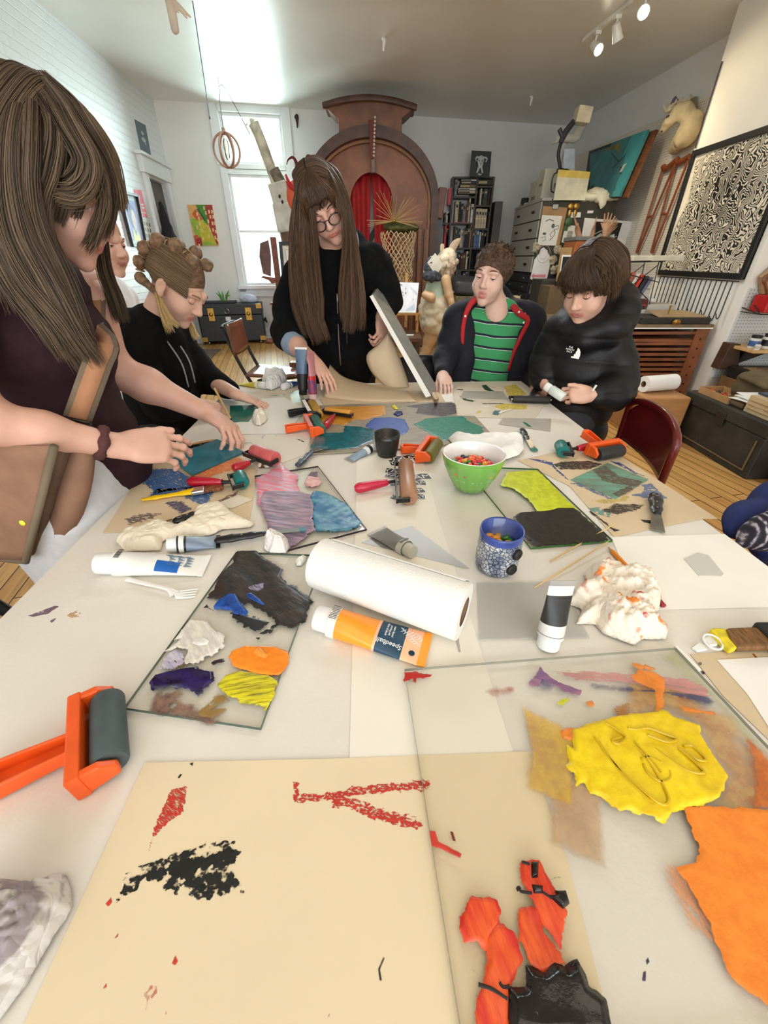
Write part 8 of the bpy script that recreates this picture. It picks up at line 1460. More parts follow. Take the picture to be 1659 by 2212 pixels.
b=MB();b.grid(up_,8,20);b.build('raised_fold',bpm,bp,smooth='all',solid=.001)
b=MB();b.grid(lambda u,v:at(920+12*u+16*v,835+30*v-4*u,.002+.03*math.sin(PI*u)*v),8,6);b.build('end_curl',bpm,bp,smooth='all',solid=.001)
gbd=thing('grey_board','grey board held upright at a slant by the standing girl','board',at(925,862,0))
q0,q1=D(800,640,1.9),at(922,858,.012);q2,q3=D(812,622,2.03),at(937,838,.012)
b=MB();b.prism([q0,q1,q3,q2],V((.012,0,.006)));b.build('board',C('board_grey',(128,128,122),.5,var=.15,vs=30),gbd)
b=MB();b.prism([q0+V((-.003,-.0045,0)),q0+V((.010,-.0045,.006)),q1+V((.016,-.0045,.006)),q1+V((-.004,-.0045,0))],V((0,.004,0)));b.build('white_edge',WPAP,gbd)
SKIN=attrM('skin',.5,.06,30.,bump=.05,bs=300.)
SK=[(216,168,148),(196,122,112),(212,154,136),(226,182,164),(140,78,72)]
def headframe(fwd,up):f=V(fwd).normalized();r=f.cross(V(up)).normalized();u=r.cross(f).normalized();return Matrix((r,f,u)).transposed()
def head(S,o,R,s=1.,mouth=0.,ears=(1,1),slim=1.,brow=1.):
 o=V(o)
 def p(x,y,z):return o+R@V((x*slim*s,y*s,z*s))
 def e(c,r,k=.012,col=0,op='u'):S.ell(p(*c),[q*s for q in r],R,k*s,col,op)
 e((0,-.022,.032),(.073,.094,.080));e((0,.028,-.022),(.061,.062,.078),.02);e((0,.034,-.072),(.047,.046,.038),.025)
 e((0,.07,-.102),(.020,.016,.016),.02);
 for q in(-1,1):
  e((q*.036,.054,-.038),(.028,.03,.03),.018);S.cap(p(q*.018,.084,.022),p(q*.042,.070,.020),.011*s,.009*s,.014*s)
  e((q*.031,.099,.001),(.018,.016,.011),.012,0,'s')
  e((q*.010,.093,-.0355),(.008,.010,.007),.007)
  if ears[0 if q<0 else 1]:
   e((q*.074,-.012,-.012),(.010,.018,.028),.006);e((q*.083,-.005,-.008),(.007,.009,.016),.005,2,'s');e((q*.073,-.003,-.036),(.008,.009,.010),.008)
 S.cap(p(0,.087,.010),p(0,.1035,-.029),.0065*s,.0085*s,.012*s);e((0,.1045,-.032),(.0092,.0082,.008),.008)
 m=mouth
 e((0,.0815,-.0622+m*.003),(.0175-.003*m,.0088+.003*m,.0036),.006,1);e((0,.0808,-.0685-m*.008),(.0150-.002*m,.0095+.003*m,.0042),.006,1)
 if m>0:e((0,.0965,-.0690),(.0090,.016,.0062),.002,4,'s')
 S.cap(p(-.024,.070,-.066),p(.024,.070,-.066),.005*s,.005*s,.02*s)
 if m<=0:e((0,.092,-.0654),(.0155,.018,.0012),.001,4,'s')
 return p
def eyes(p,R,s,parent,look=(0,-.5),close=.6,iris=(86,62,44),lash=(40,28,24),browc=(74,54,42),skin=(214,160,142),browlift=0.):
 """eyeballs with iris, lids part closed, lash line and eyebrows"""
 WH=C('eye_white',(226,222,216),.15,var=0,coat=.5);IR=C('iris_%d'%iris[0],iris,.15,var=0,coat=.6);PU=C('pupil',(12,10,10),.1,var=0);LD=C('lid_%d'%skin[0],skin,.5,var=.04);LA=C('lash_%d'%lash[0],lash,.6,var=0);BR=C('brow_%d'%browc[0],browc,.8,var=.2,vs=300)
 for q in(-1,1):
  c=p(q*.031,.0722,.0);r=.0128*s;b=MB();b.ell(c,r,None,20,14);b.build('eyeball',WH,parent,smooth='all')
  d=(R@V((look[0]*.6,1,look[1]*.6))).normalized();b=MB();b.lathe([(.001,r*1.03),(.0028*s,r*1.025),(.0058*s,r*.925)],c,d,18,caps=False);b.build('iris',IR,parent,smooth='all');b=MB();b.lathe([(.0005,r*1.045),(.0026*s,r*1.035)],c,d,14,caps=False);b.build('pupil',PU,parent,smooth='all')
  def lid(a0,a1,rr):
   bb=MB()
   def f(u,v):
    az=-1.5+3.*u;el=(a0+(a1-a0)*v)*math.cos(az*.9)**.6 if True else 0
    dv=V((math.sin(az)*math.cos(el),math.cos(az)*math.cos(el),math.sin(el)));return c+(R@dv)*rr
   bb.grid(f,14,8);return bb
  up_edge=.62-1.15*close
  lid(1.25,up_edge,r*1.09).build('upper_eyelid',LD,parent,smooth='all',solid=.0006)
  lid(-1.25,-.52,r*1.07).build('lower_eyelid',LD,parent,smooth='all',solid=.0006)
  pts=[]
  for i in range(11):
   az=-1.2+2.4*i/10;el=up_edge*math.cos(az*.9)**.6;pts.append(c+(R@V((math.sin(az)*math.cos(el),math.cos(az)*math.cos(el),math.sin(el))))*r*1.12)
  b=MB();b.tube(pts,[.0003]+[.0009*s]*9+[.0004],6);b.build('lash_line',LA,parent,smooth='all')
  b=MB();b.tube(spl([p(q*.014,.092,.0195+browlift),p(q*.028,.0905,.0255+browlift),p(q*.043,.078,.0235+browlift),p(q*.052,.066,.0175+browlift)],12),[.0016*s,.0026*s,.003*s,.003*s,.003*s,.0028*s,.0026*s,.0023*s,.002*s,.0016*s,.0012*s,.0006*s],8);b.build('eyebrow',BR,parent,smooth='all')
def hand(S,wrist,d,up,tside,size=1.,curl=((15,25,15),)*4,spread=.1,thumb=(.7,.55,-.25),col=0,nails=True,tcurl=.35):
 w=V(wrist);d=V(d).normalized();lat=d.cross(V(up)).normalized();u=lat.cross(d).normalized();z=size
 kd=(.086,.090,.087,.079);ko=(.029,.0098,-.0098,-.0275);ln=((.043,.026,.020),(.047,.029,.021),(.044,.027,.020),(.034,.020,.018));rr=(.0088,.009,.0086,.0076)
 S.ell(w+d*.048*z,(.050*z,.040*z,.0150*z),Matrix((d,lat,u)).transposed(),.012*z,col)
 S.cap(w-d*.012*z,w+d*.03*z,.0225*z,.027*z,.02*z,col,sq=(u,.66))
 for i in range(4):
  K=w+d*kd[i]*z+lat*tside*ko[i]*z;S.cap(w+d*.03*z+lat*tside*ko[i]*.7*z,K,.0145*z,.0115*z,.010*z,col,sq=(u,.85))
  fd=(d+lat*tside*(1.5-i)*spread).normalized();ax=fd.cross(u).normalized();a=0.;P=K
  for j in range(3):
   a+=math.radians(curl[i][j]);dd=fd*math.cos(a)-u*math.sin(a);Q=P+dd*ln[i][j]*z;r0=rr[i]*(1-.1*j)*z;r1=rr[i]*(1-.1*(j+1))*z
   S.cap(P,Q,r0,r1,.0045*z,col);
   if j<2:S.ell(Q,r1*1.06,None,.004*z,col)
   if j==2 and nails:nn=(fd*math.sin(a)+u*math.cos(a));S.ell(Q-dd*.004*z+nn*r1*.72,(.0052*z,.0062*z,.0022*z),Matrix((ax,dd,nn)).transposed(),.0012,3)
   P=Q
 T0=w+d*.018*z+lat*tside*.020*z-u*.006*z;td_=(d*thumb[0]+lat*tside*thumb[1]+u*thumb[2]).normalized();T1=T0+td_*.044*z;t2=(td_+(d-lat*tside*.3-u*.2)*tcurl).normalized();T2=T1+t2*.032*z;t3=(t2+(d-lat*tside*.5)*tcurl*.8).normalized();T3=T2+t3*.024*z
 S.cap(T0,T1,.0165*z,.0118*z,.014*z,col);S.cap(T1,T2,.0112*z,.010*z,.005*z,col);S.cap(T2,T3,.0098*z,.0078*z,.005*z,col)
def arm(S,pts,rs,k=.03,col=0):S.chain(pts,rs,k,col)
def person(label,loc):return thing('person',label,'person',loc)
def hairdo(S,o,R,s,lift=.010,back=1.,cut=None):
 o=V(o)
 def p(x,y,z):return o+R@V((x*s,y*s,z*s))
 S.ell(p(0,-.026,.036),[q*s for q in(.073+lift,.094+lift,.080+lift)],R,.01)
 return p
def fringe(p,R,xs,zend,n=22,r=.0012,lift=0.,sweep=0.,wave=.003,minlen=.8):
 gs=[]
 for i,x in enumerate(xs):
  ze=zend(x)if callable(zend)else zend;gs.append(dict(pts=[p(x*.15,.005,.126+lift),p(x*.6+sweep*.2,.072+lift*.6,.106+lift*.8),p(x*.95+sweep*.6,.1015-abs(x)*.22+lift,.062),p(x*1.05+sweep,.108-abs(x)*.40+lift,ze)],n=n,w=(.004,.007),th=.004,r=r,wave=wave,side=R@V((1,0,0)),minlen=minlen))
 return gs
def skullhair(p,R,n=16,per=40,drop=-.07,r=.0013,y0=.075,y1=-.105,lf=.0):
 gs=[]
 for q in(-1,1):
  for i in range(n):
   t=i/(n-1);y=y0+(y1-y0)*t;k=math.sqrt(max(.05,1-((y+.024)/.112)**2));z0=.036+.0925*math.sqrt(max(0.,1-((y+.026)/.108)**2))
   gs.append(dict(pts=[p(q*.002,y,z0+lf),p(q*.045*k,y-.004,z0-.012+lf),p(q*(.077*k+.004+lf),y-.008,.06+lf*.5),p(q*(.088*k+.004+lf),y-.012,.0),p(q*(.090*k+.004+lf),y-.015,drop)],n=per,w=(.005,.007),th=.004,r=r,wave=.0015,side=R@V((0,1,0))))
 return gs
HB=hairM('brown_hair',(40,28,21),(122,92,68));HB2=hairM('woman_hair',(38,29,23),(116,96,76));HBL=hairM('ash_blonde_hair',(74,56,40),(172,144,108));HYB=hairM('blonde_tips',(150,112,60),(238,210,150));HDB=hairM('dark_brown_hair',(34,24,18),(108,82,58));HSB=hairM('short_brown_hair',(40,28,20),(124,92,64))
CAPB=C('hair_base_brown',(72,50,36),.6,var=.3,vs=60,stretch=(1,1,4));CAPD=C('hair_base_dark',(52,38,28),.65,var=.35,vs=70)
HOOD=M('black_fleece',(17,17,18),.95,var=.15,vs=60,bump=.25,bs=260,spec=.15)
g=person('girl with very long brown hair and glasses, black hoodie, folding paper at far table end',(-.22,2.12,0))
R=headframe((.16,-.86,-.50),(-.34,.36,.86));ho=D(709,484,1.83)-R@V((0,.098,-.02));hs_=1.0
S=SDF();p=head(S,ho,R,hs_,slim=.94,ears=(0,0));nb_=V((-.205,2.03,1.20));S.cap(p(0,-.03,-.06),nb_,.052,.058,.03)
Sa=SDF();wr=V((-.292,1.715,.885));arm(Sa,[V((-.43,1.95,.93)),V((-.37,1.84,.91)),wr],[.036,.034,.024]);tip=at(735,857,.008);hd_=(tip-wr).normalized();hand(Sa,wr,(tip-wr).normalized()+V((0,0,.05)),(.35,-.25,.9),-1,.90,((12,18,10),(16,18,10),(18,20,10),(20,22,10)),.06,thumb=(.75,.35,-.5))
Sb=SDF();wr2=V((-.012,1.965,1.005));arm(Sb,[V((.02,2.08,1.07)),wr2],[.036,.025]);hand(Sb,wr2,(.02,-.38,-.62),(.75,-.5,.35),-1,.88,((45,55,30),(50,55,30),(55,55,30),(58,55,30)),.02,thumb=(.8,.4,-.4))
sdf_obj('body',[S,Sa,Sb],[.003,.0025,.0025],SKIN,g,cols=SK)
eyes(p,R,hs_,g,close=.72,look=(-.1,-.7),browc=(66,48,38))
FR=C('spectacle_frame',(26,18,22),.25,coat=.4)
for q in(-1,1):
 b=MB();pts=[p(q*(.0325+.0235*math.cos(t)*(1-.06*math.sin(t))),.1085-.010*abs(math.cos(t)*.5+.5 if q>0 else math.cos(t)*.5+.5)**2,-.010+.0195*math.sin(t)*(1 if math.sin(t)<0 else.82))for t in np.linspace(0,2*PI,33)[:-1]];b.tube(pts,.0021,8,closed=True);b.build('glasses_rim',FR,g,smooth='all')
 b=MB();b.add(pts,[tuple(range(32))]);b.build('glasses_lens',glassM('lens_glass',(246,246,248),.06),g)
 b=MB();b.tube(spl([p(q*.056,.098,-.002),p(q*.068,.06,-.0),p(q*.072,0,.0)],8),.0014,6);b.build('glasses_temple',FR,g,smooth='all')
b=MB();b.tube(spl([p(-.010,.1095,-.004),p(0,.1105,-.0015),p(.010,.1095,-.004)],6),.0016,8);b.build('glasses_bridge',FR,g,smooth='all')
S=SDF();S.chain([V((-.205,2.06,1.17)),V((-.215,2.10,1.02)),V((-.22,2.13,.85)),V((-.22,2.16,.55))],[.135,.16,.165,.17],.06,sq=((0,1,0),.72))
S.chain([V((-.36,2.04,1.16)),V((-.205,2.05,1.20)),V((-.055,2.06,1.21))],[.075,.085,.075],.06)
S.chain([V((-.37,2.03,1.15)),V((-.425,2.02,1.04)),V((-.44,1.965,.94)),V((-.40,1.90,.915))],[.072,.066,.062,.055],.03);S.chain([V((-.055,2.05,1.20)),V((.01,2.07,1.11)),V((.025,2.065,1.06)),V((.002,2.0,1.02))],[.072,.062,.055,.043],.03)
S.chain([V((-.315,2.07,1.2)),V((-.24,2.13,1.27)),V((-.14,2.13,1.28)),V((-.085,2.06,1.22)),V((-.12,1.98,1.16))],[.045,.05,.05,.045,.03],.03)
sdf_obj('hoodie',S,.006,HOOD,g,wr=(.010,26,2))
S=SDF();S.cap(V((-.205,2.02,1.19)),V((-.21,2.03,1.10)),.065,.045,k=.02,sq=((0,1,0),.7));S.ell(D(760,525,1.985),(.03,.04,.055),k=.02);sdf_obj('tee_shirt',S,.007,C('tee_greyblue',(140,160,182),.85),g)
S=SDF();S.cap(V((-.40,1.895,.915)),V((-.375,1.855,.908)),.05,.045,k=.01);sdf_obj('shirt_cuff',S,.005,C('tee_greyblue',(0,0,0)),g,wr=(.004,40))
b=MB();b.tube(spl([V((-.2,1.955,1.1)),V((-.205,1.975,.95)),V((-.205,1.99,.8))],8),.0035,6);b.build('zipper',STEEL,g,smooth='all')
for k in(-1,1):b=MB();b.tube(spl([V((-.21+.045*k,1.96,1.1)),V((-.215+.05*k,1.95,1.0)),V((-.212+.045*k,1.955,.9))],8),.0035,6);b.build('drawstring',C('cord_black',(30,30,32),.7),g,smooth='all')
S=SDF();S.chain([V((-.30,2.16,.75)),V((-.30,2.17,.4)),V((-.30,2.18,.06))],[.10,.075,.06],.04);S.chain([V((-.14,2.16,.75)),V((-.14,2.17,.4)),V((-.14,2.18,.06))],[.10,.075,.06],.04);S.cap(V((-.30,2.18,.04)),V((-.30,2.06,.035)),.045,.04);S.cap(V((-.14,2.18,.04)),V((-.14,2.06,.035)),.045,.04);sdf_obj('trousers',S,.012,C('dark_trousers',(30,30,34),.85),g)
S=SDF();hairdo(S,ho,R,hs_,.010);S.ell(p(0,.09,-.045),[.062,.07,.075],R,.012,0,'s');sdf_obj('hair_base',S,.004,CAPB,g)
def G_(pts,n,w,th=.010,r=.0019,**k):return dict(pts=[D(a,b_,c)if len(q_)==3 else q_ for q_ in pts for(a,b_,c)in[q_ if len(q_)==3 else(0,0,1)]],n=n,w=w,th=th,r=r,**k)
cr0=p(-.004,.0,.118)
def HG(pts,*a,**k):return G_([tuple(x)for x in pts],*a,**k)
gl=[HG([(690,352,1.95),(664,372,1.90),(648,420,1.87),(640,490,1.87),(640,570,1.875),(648,655,1.885),(676,730,1.89)],190,(.006,.034),wave=.010),HG([(691,350,1.94),(672,375,1.87),(660,430,1.835),(660,510,1.84),(664,600,1.86),(676,680,1.87),(698,742,1.87)],200,(.006,.036),wave=.010),HG([(693,350,1.93),(684,378,1.85),(674,425,1.81),(677,490,1.815),(682,560,1.84),(690,650,1.865),(690,722,1.87)],120,(.005,.018)),HG([(694,350,1.95),(722,370,1.90),(742,420,1.87),(754,490,1.87),(764,570,1.885),(772,650,1.89),(770,716,1.895)],180,(.006,.032),wave=.010),HG([(694,350,1.94),(718,376,1.87),(742,430,1.835),(752,500,1.835),(756,580,1.86),(758,660,1.875),(752,722,1.87)],190,(.006,.030)),HG([(694,352,1.93),(715,382,1.85),(736,430,1.815),(746,480,1.815),(746,540,1.835),(740,630,1.865),(746,700,1.87)],90,(.005,.016)),HG([(692,352,1.93),(692,385,1.85),(688,415,1.815),(683,440,1.80),(688,458,1.80)],14,(.004,.012),th=.003),HG([(693,352,1.93),(700,388,1.85),(704,420,1.81),(700,452,1.80)],14,(.004,.010),th=.003),HG([(694,352,1.93),(710,385,1.85),(726,420,1.815),(734,450,1.805),(742,470,1.81)],60,(.004,.012),th=.005)]
strands(gl+skullhair(p,R,17,50,-.04,y0=.085,lf=.003)+fringe(p,R,[-.062,-.055,-.048,-.04,-.03,-.02,-.01,0,.01,.02,.03,.04,.048,.055,.062],lambda x:.074-.45*abs(x)-.9*abs(x)*(1 if abs(x)>.045 else 0),22),HB,'long_hair',g,30,4)
w=person('woman in maroon sleeveless top with long brown hair lifting a teal plate at left',(-.76,.88,0))
R=headframe((.80,.16,-.52),(.45,.06,.88));ho=D(120,396,.96);hs_=1.02
S=SDF();p=head(S,ho,R,hs_,ears=(0,0));S.cap(p(0,-.03,-.06),V((-.735,.95,1.21)),.05,.06,.03);S.chain([V((-.75,.80,1.175)),V((-.75,.95,1.19)),V((-.72,1.1,1.175))],[.05,.07,.05],.05)
Sa=SDF();wr=D(262,964,.765);el=D(-22,912,.655);arm(Sa,[V((-.735,.79,1.165)),V((-.735,.72,1.06)),el,el.lerp(wr,.35),wr],[.046,.038,.033,.032,.0225]);tip=T(386,1028,.772);hand(Sa,wr,V((.72,.62,-.30)),(-.25,-.72,.62),-1,.92,((14,22,14),(20,28,18),(26,32,20),(30,36,22)),.06,thumb=(.85,.42,.05))
Sb=SDF();wr2=T(448,893,.845);el2=V((-.715,1.10,.985));arm(Sb,[V((-.70,1.09,1.15)),el2,el2 .lerp(wr2,.35),wr2],[.046,.043,.042,.026]);tip2=T(505,935,.80);hand(Sb,wr2,(tip2-wr2)+V((.02,-.01,.0)),(.25,.25,.93),-1,.95,((35,35,20),(40,30,20),(42,32,20),(45,32,20)),.06,thumb=(.7,.3,-.6))
sdf_obj('body',[S,Sa,Sb],[.0032,.0028,.0028],SKIN,w,cols=SK)
eyes(p,R,hs_,w,close=.98,look=(0,-.8),browc=(84,62,48),skin=(206,148,132))
MAR=M('maroon_jersey',(50,28,34),.85,var=.12,vs=40,bump=.15,bs=300,spec=.25)
S=SDF();S.chain([V((-.755,.95,1.17)),V((-.765,.95,1.03)),V((-.77,.945,.92)),V((-.765,.93,.80))],[.12,.13,.125,.15],.06,sq=((1,0,0),.80));S.chain([V((-.755,.82,1.175)),V((-.755,.95,1.2)),V((-.735,1.07,1.18))],[.058,.06,.058],.05)
S.ell((-.70,.95,1.07),(.09,.12,.085),k=.05);S.chain([V((-.73,.925,.87)),V((-.715,.925,.80))],[.115,.12],.05)
sdf_obj('sleeveless_top',S,.007,MAR,w,wr=(.004,22,5,(1,1,2)))
S=SDF();S.chain([V((-.75,.80,.74)),V((-.76,.80,.42)),V((-.77,.80,.07))],[.125,.09,.065],.05);S.chain([V((-.75,.98,.74)),V((-.77,.99,.42)),V((-.78,1.0,.07))],[.12,.09,.065],.05);S.cap(V((-.77,.80,.045)),V((-.66,.80,.035)),.045,.038);S.cap(V((-.78,1.0,.045)),V((-.67,1.0,.035)),.045,.038);S.cap(V((-.76,.89,.80)),V((-.76,.89,.70)),.13,.14,.05)
sdf_obj('white_trousers',S,.01,C('white_denim',(214,216,220),.85,var=.04,vs=60),w,wr=(.006,18))
S=SDF();c=wr+(el-wr).normalized()*.035;dd=(el-wr).normalized();x_,y_,_z=ortho(dd);b=MB();b.tube([c+(x_*math.cos(a)+y_*math.sin(a))*.027 for a in np.linspace(0,2*PI,25)[:-1]],[.0075+.002*math.sin(a*5)for a in np.linspace(0,2*PI,25)[:-1]],8,closed=True,flat=(dd,1.2));b.build('scrunchie',C('scrunchie_plum',(84,44,44),.8,bump=.4,bs=200),w,smooth='all')
S=SDF();hairdo(S,ho,R,hs_,.016);S.ell(p(.02,.075,-.05),[.075,.07,.078],R,.012,0,'s');S.chain([p(-.01,-.09,.0),p(0,-.12,-.10),p(-.01,-.13,-.22)],[.075,.07,.05],.04);sdf_obj('hair_base',S,.005,C('hair_base_woman',(74,56,42),.6,var=.3,vs=60,stretch=(1,1,4)),w)
wl=[HG([(50,172,.95),(-10,250,.9),(-30,380,.84),(-10,500,.81),(40,610,.80),(110,700,.80),(165,780,.81)],190,(.012,.035),r=.0018),HG([(60,172,.95),(30,270,.86),(22,390,.83),(45,510,.815),(100,620,.81),(150,720,.81),(205,800,.82)],240,(.012,.034),r=.0018),HG([(70,174,.95),(70,280,.865),(64,390,.845),(80,490,.835),(125,600,.83),(165,700,.825),(190,790,.83)],240,(.012,.026),r=.0018),HG([(80,176,.95),(120,270,.88),(112,360,.865),(90,430,.86),(95,510,.85),(135,600,.84),(170,690,.84)],160,(.012,.018),r=.0017),HG([(80,172,.96),(160,250,.91),(214,330,.925),(236,400,.94),(238,450,.945)],170,(.02,.026),th=.012,r=.0018),HG([(75,174,.95),(140,260,.885),(190,350,.88),(170,410,.875),(120,425,.868)],170,(.018,.022),th=.012,r=.0018),HG([(90,178,.95),(165,275,.895),(212,370,.90),(224,440,.905),(206,500,.91),(184,545,.915)],46,(.010,.010),th=.006,r=.0016),HG([(110,190,.96),(190,290,.92),(232,380,.935),(240,450,.94),(226,520,.945)],46,(.010,.008),th=.006,r=.0016),HG([(120,195,1.02),(200,330,1.06),(215,480,1.05),(226,580,1.06),(248,640,1.08),(268,700,1.09)],110,(.012,.016),r=.0017),HG([(30,172,.95),(-40,300,.9),(-60,420,.86),(-30,520,.84),(20,600,.83),(60,680,.83)],110,(.02,.04),r=.0019)]
strands(wl+skullhair(p,R,16,60,-.05,y0=.085,lf=.008),HB2,'long_hair',w,30,6)
bag=thing('shoulder_bag','brown messenger bag hanging at the hip of woman on the left','bag',D(60,1100,.7));BGM=M('brown_canvas',(142,106,84),.8,var=.1,vs=20,bump=.15,bs=300);BGD=M('bag_brown_dark',(104,82,64),.8,var=.15,vs=30,bump=.15,bs=300)
F4=[D(-70,950,.66),D(124,960,.66),D(62,1208,.66),D(-70,1192,.66)];K4=[D(-40,955,.80),D(205,968,.80),D(136,1200,.78),D(-40,1180,.8)]
b=MB();b.add([f.lerp(k_,.08)for f,k_ in zip(F4,K4)]+K4,[(0,1,2,3),(7,6,5,4),(0,4,5,1),(1,5,6,2),(2,6,7,3),(3,7,4,0)]);b.build('pouch',BGD,bag,bev=.02,seg=3)
b=MB();b.grid(lambda u,v:(F4[0].lerp(F4[1],u).lerp(F4[3].lerp(F4[2],u),v))+V((0,-.006-.006*math.sin(PI*u),.0)),10,10);b.build('front_flap',BGM,bag,smooth='all',solid=.005)
b=MB();b.tube([F4[1]+V((.0,-.008,0)),F4[2]+V((0,-.008,0)),F4[3]+V((0,-.008,0))],.007,8);b.build('piping',C('bag_piping',(112,98,78),.8),bag,smooth='all')
g0=[F4[1].lerp(K4[1],t_)+V((.004,0,0))for t_ in(.45,.75)];b=MB();b.tube(spl([F4[1].lerp(K4[1],.5)+V((.012,0,0)),F4[1].lerp(K4[2],.5)+V((.016,.0,.0)),F4[2].lerp(K4[2],.5)+V((.008,0,.01))],10),[.018,.022,.026,.028,.028,.028,.028,.026,.022,.016],10);b.build('gusset_fold',BGM,bag,smooth='all')
b=MB();b.ell(D(48,1130,.648),(.006,.002,.006),nu=8,nv=6);b.build('lime_paint_fleck',C('fleck_lime',(220,220,60),.4),bag)
St=[D(228,740,.87),D(213,780,.825),D(195,830,.80),D(175,885,.785),D(155,940,.775),D(140,985,.75)]
stp=spl([V((-.68,1.08,1.16)),V((-.655,1.0,1.10))]+St,26);b=MB();hw_=.021
for off,m_,nm,hw2 in((0,C('strap_edge',(118,102,84),.85,bump=.2,bs=300),'strap',.023),(.003,C('strap_centre',(172,122,88),.8),'strap_centre',.014)):
 b=MB();vs=[]
 for i,q_ in enumerate(stp):
  tdir_=(stp[min(i+1,25)]-stp[max(i-1,0)]).normalized();nrm=V((.45,-.85,.1));sd_=tdir_.cross(nrm).normalized();nn=sd_.cross(tdir_).normalized();nn=nn if nn.y<0 else-nn;vs+=[q_+sd_*hw2+nn*(off+.004),q_-sd_*hw2+nn*(off+.004)]
 b.add(vs,[(2*i,2*i+1,2*i+3,2*i+2)for i in range(25)]);b.build(nm,m_,bag,smooth='all',solid=.0025)
b=MB();c=D(166,908,.768);b.tube([c+V((-.024,0,.006)),c+V((.024,0,-.006))],.004,8);b.tube([c+V((-.024,0,.006)),c+V((-.028,0,-.012))],.003,6);b.tube([c+V((.024,0,-.006)),c+V((.022,0,-.022))],.003,6);b.build('buckle',M('dark_buckle',(60,54,48),.3,.8),bag,smooth='all')
g2=person('girl with bubble braids in black hoodie writing on a green plate',(-.83,1.52,0))
R=headframe((.76,-.20,-.60),(.52,-.02,.80));ho=D(386,618,1.53);hs_=.93
S=SDF();p=head(S,ho,R,hs_,ears=(0,1));S.cap(p(0,-.035,-.055),V((-.81,1.53,1.02)),.04,.048,.03)
Sa=SDF();wr=V((-.640,1.385,.80));tip=T(497,893,.768);arm(Sa,[V((-.73,1.35,.81)),wr],[.03,.021]);hand(Sa,wr,tip-wr,(.1,-.55,.82),1,.72,((45,50,25),(48,52,25),(50,55,25),(52,55,25)),.02,thumb=(.85,.2,-.35))
Sb=SDF();wr2=T(512,853,.80);tip2=T(566,872,.766);arm(Sb,[V((-.68,1.62,.82)),wr2],[.03,.021]);hand(Sb,wr2,tip2-wr2,(.15,.1,.98),-1,.78,((6,10,6),(8,12,6),(10,14,8),(12,16,8)),.10,thumb=(.7,.5,-.25))
sdf_obj('body',[S,Sa,Sb],[.003,.0024,.0024],SKIN,g2,cols=[(220,176,154),(190,120,108),(216,162,142),(228,188,170),(150,86,78)])
eyes(p,R,hs_,g2,close=.96,look=(0,-.8),browc=(140,104,76),lash=(70,50,40),skin=(222,172,150))
S=SDF();S.chain([V((-.81,1.53,.98)),V((-.825,1.53,.86)),V((-.83,1.53,.74)),V((-.83,1.53,.62))],[.105,.125,.128,.13],.05,sq=((1,0,0),.85));S.chain([V((-.815,1.41,.985)),V((-.82,1.53,1.005)),V((-.80,1.65,.985))],[.06,.06,.06],.05)
S.chain([V((-.81,1.40,.98)),V((-.79,1.36,.88)),V((-.745,1.345,.81)),V((-.665,1.375,.802))],[.06,.057,.052,.034],.03);S.chain([V((-.79,1.66,.97)),V((-.74,1.66,.87)),V((-.69,1.635,.82)),V((-.60,1.59,.80))],[.058,.054,.05,.034],.03)
S.chain([V((-.76,1.44,1.02)),V((-.85,1.45,1.05)),V((-.90,1.53,1.03)),V((-.86,1.62,1.04)),V((-.77,1.62,1.02))],[.03,.04,.05,.04,.03],.03);sdf_obj('hoodie',S,.006,HOOD,g2,wr=(.006,26,8))
for k in(-1,1):b=MB();b.tube(spl([V((-.735,1.50+.03*k,.99)),V((-.70,1.49+.03*k,.92)),V((-.697,1.49+.03*k,.84))],8),.003,6);b.build('drawstring',C('cord_grey',(150,150,154),.6),g2,smooth='all')
S=SDF()
for y in(1.44,1.62):S.chain([V((-.83,y,.66)),V((-.84,y,.35)),V((-.85,y,.06))],[.085,.06,.05],.04);S.cap(V((-.85,y,.04)),V((-.76,y,.03)),.04,.03)
sdf_obj('trousers',S,.01,C('black_leggings',(34,34,36),.85),g2)
S=SDF();hairdo(S,ho,R,hs_,.006);S.ell(p(0,.085,-.055),[.072,.075,.088],R,.012,0,'s');S.ell(p(.082,-.01,-.025),[.022,.028,.035],R,.008,0,'s');sdf_obj('hair_base',S,.0035,C('hair_base_ash',(116,90,66),.6,var=.4,vs=50,stretch=(1,1,3)),g2)
bub=[(p(.038,.03,.112),.021),(p(.046,-.03,.118),.024),(p(.05,-.085,.092),.024),(p(.05,-.116,.045),.023),(p(.05,-.116,-.004),.021),(p(.05,-.098,-.048),.018)];bub2=[(p(-.042,.035,.112),.020),(p(-.05,-.02,.116),.022),(p(-.05,-.08,.095),.022),(p(-.05,-.112,.05),.022)]
S=SDF()
for c_,r in bub+bub2:S.ell(c_,(r,r,r),k=.004)
S.cap(bub[-1][0],D(340,634,1.475),.012,.010,.006);S.cap(p(-.05,-.1,.0),p(-.03,-.02,.04),.02,.02);sdf_obj('bubble_braids',S,.0035,C('braid_ash',(126,98,72),.6,var=.4,vs=70),g2,wr=(.0015,160))
for i in range(len(bub)-1):
 c_=(bub[i][0]+bub[i+1][0])/2;ax_=(bub[i+1][0]-bub[i][0]).normalized();x_,y_,_z=ortho(ax_);b=MB();b.tube([c_+(x_*math.cos(a)+y_*math.sin(a))*.0115 for a in np.linspace(0,2*PI,15)[:-1]],.0026,6,closed=True);b.build('hair_elastic',C('elastic_clear',(150,120,90),.4),g2,smooth='all')
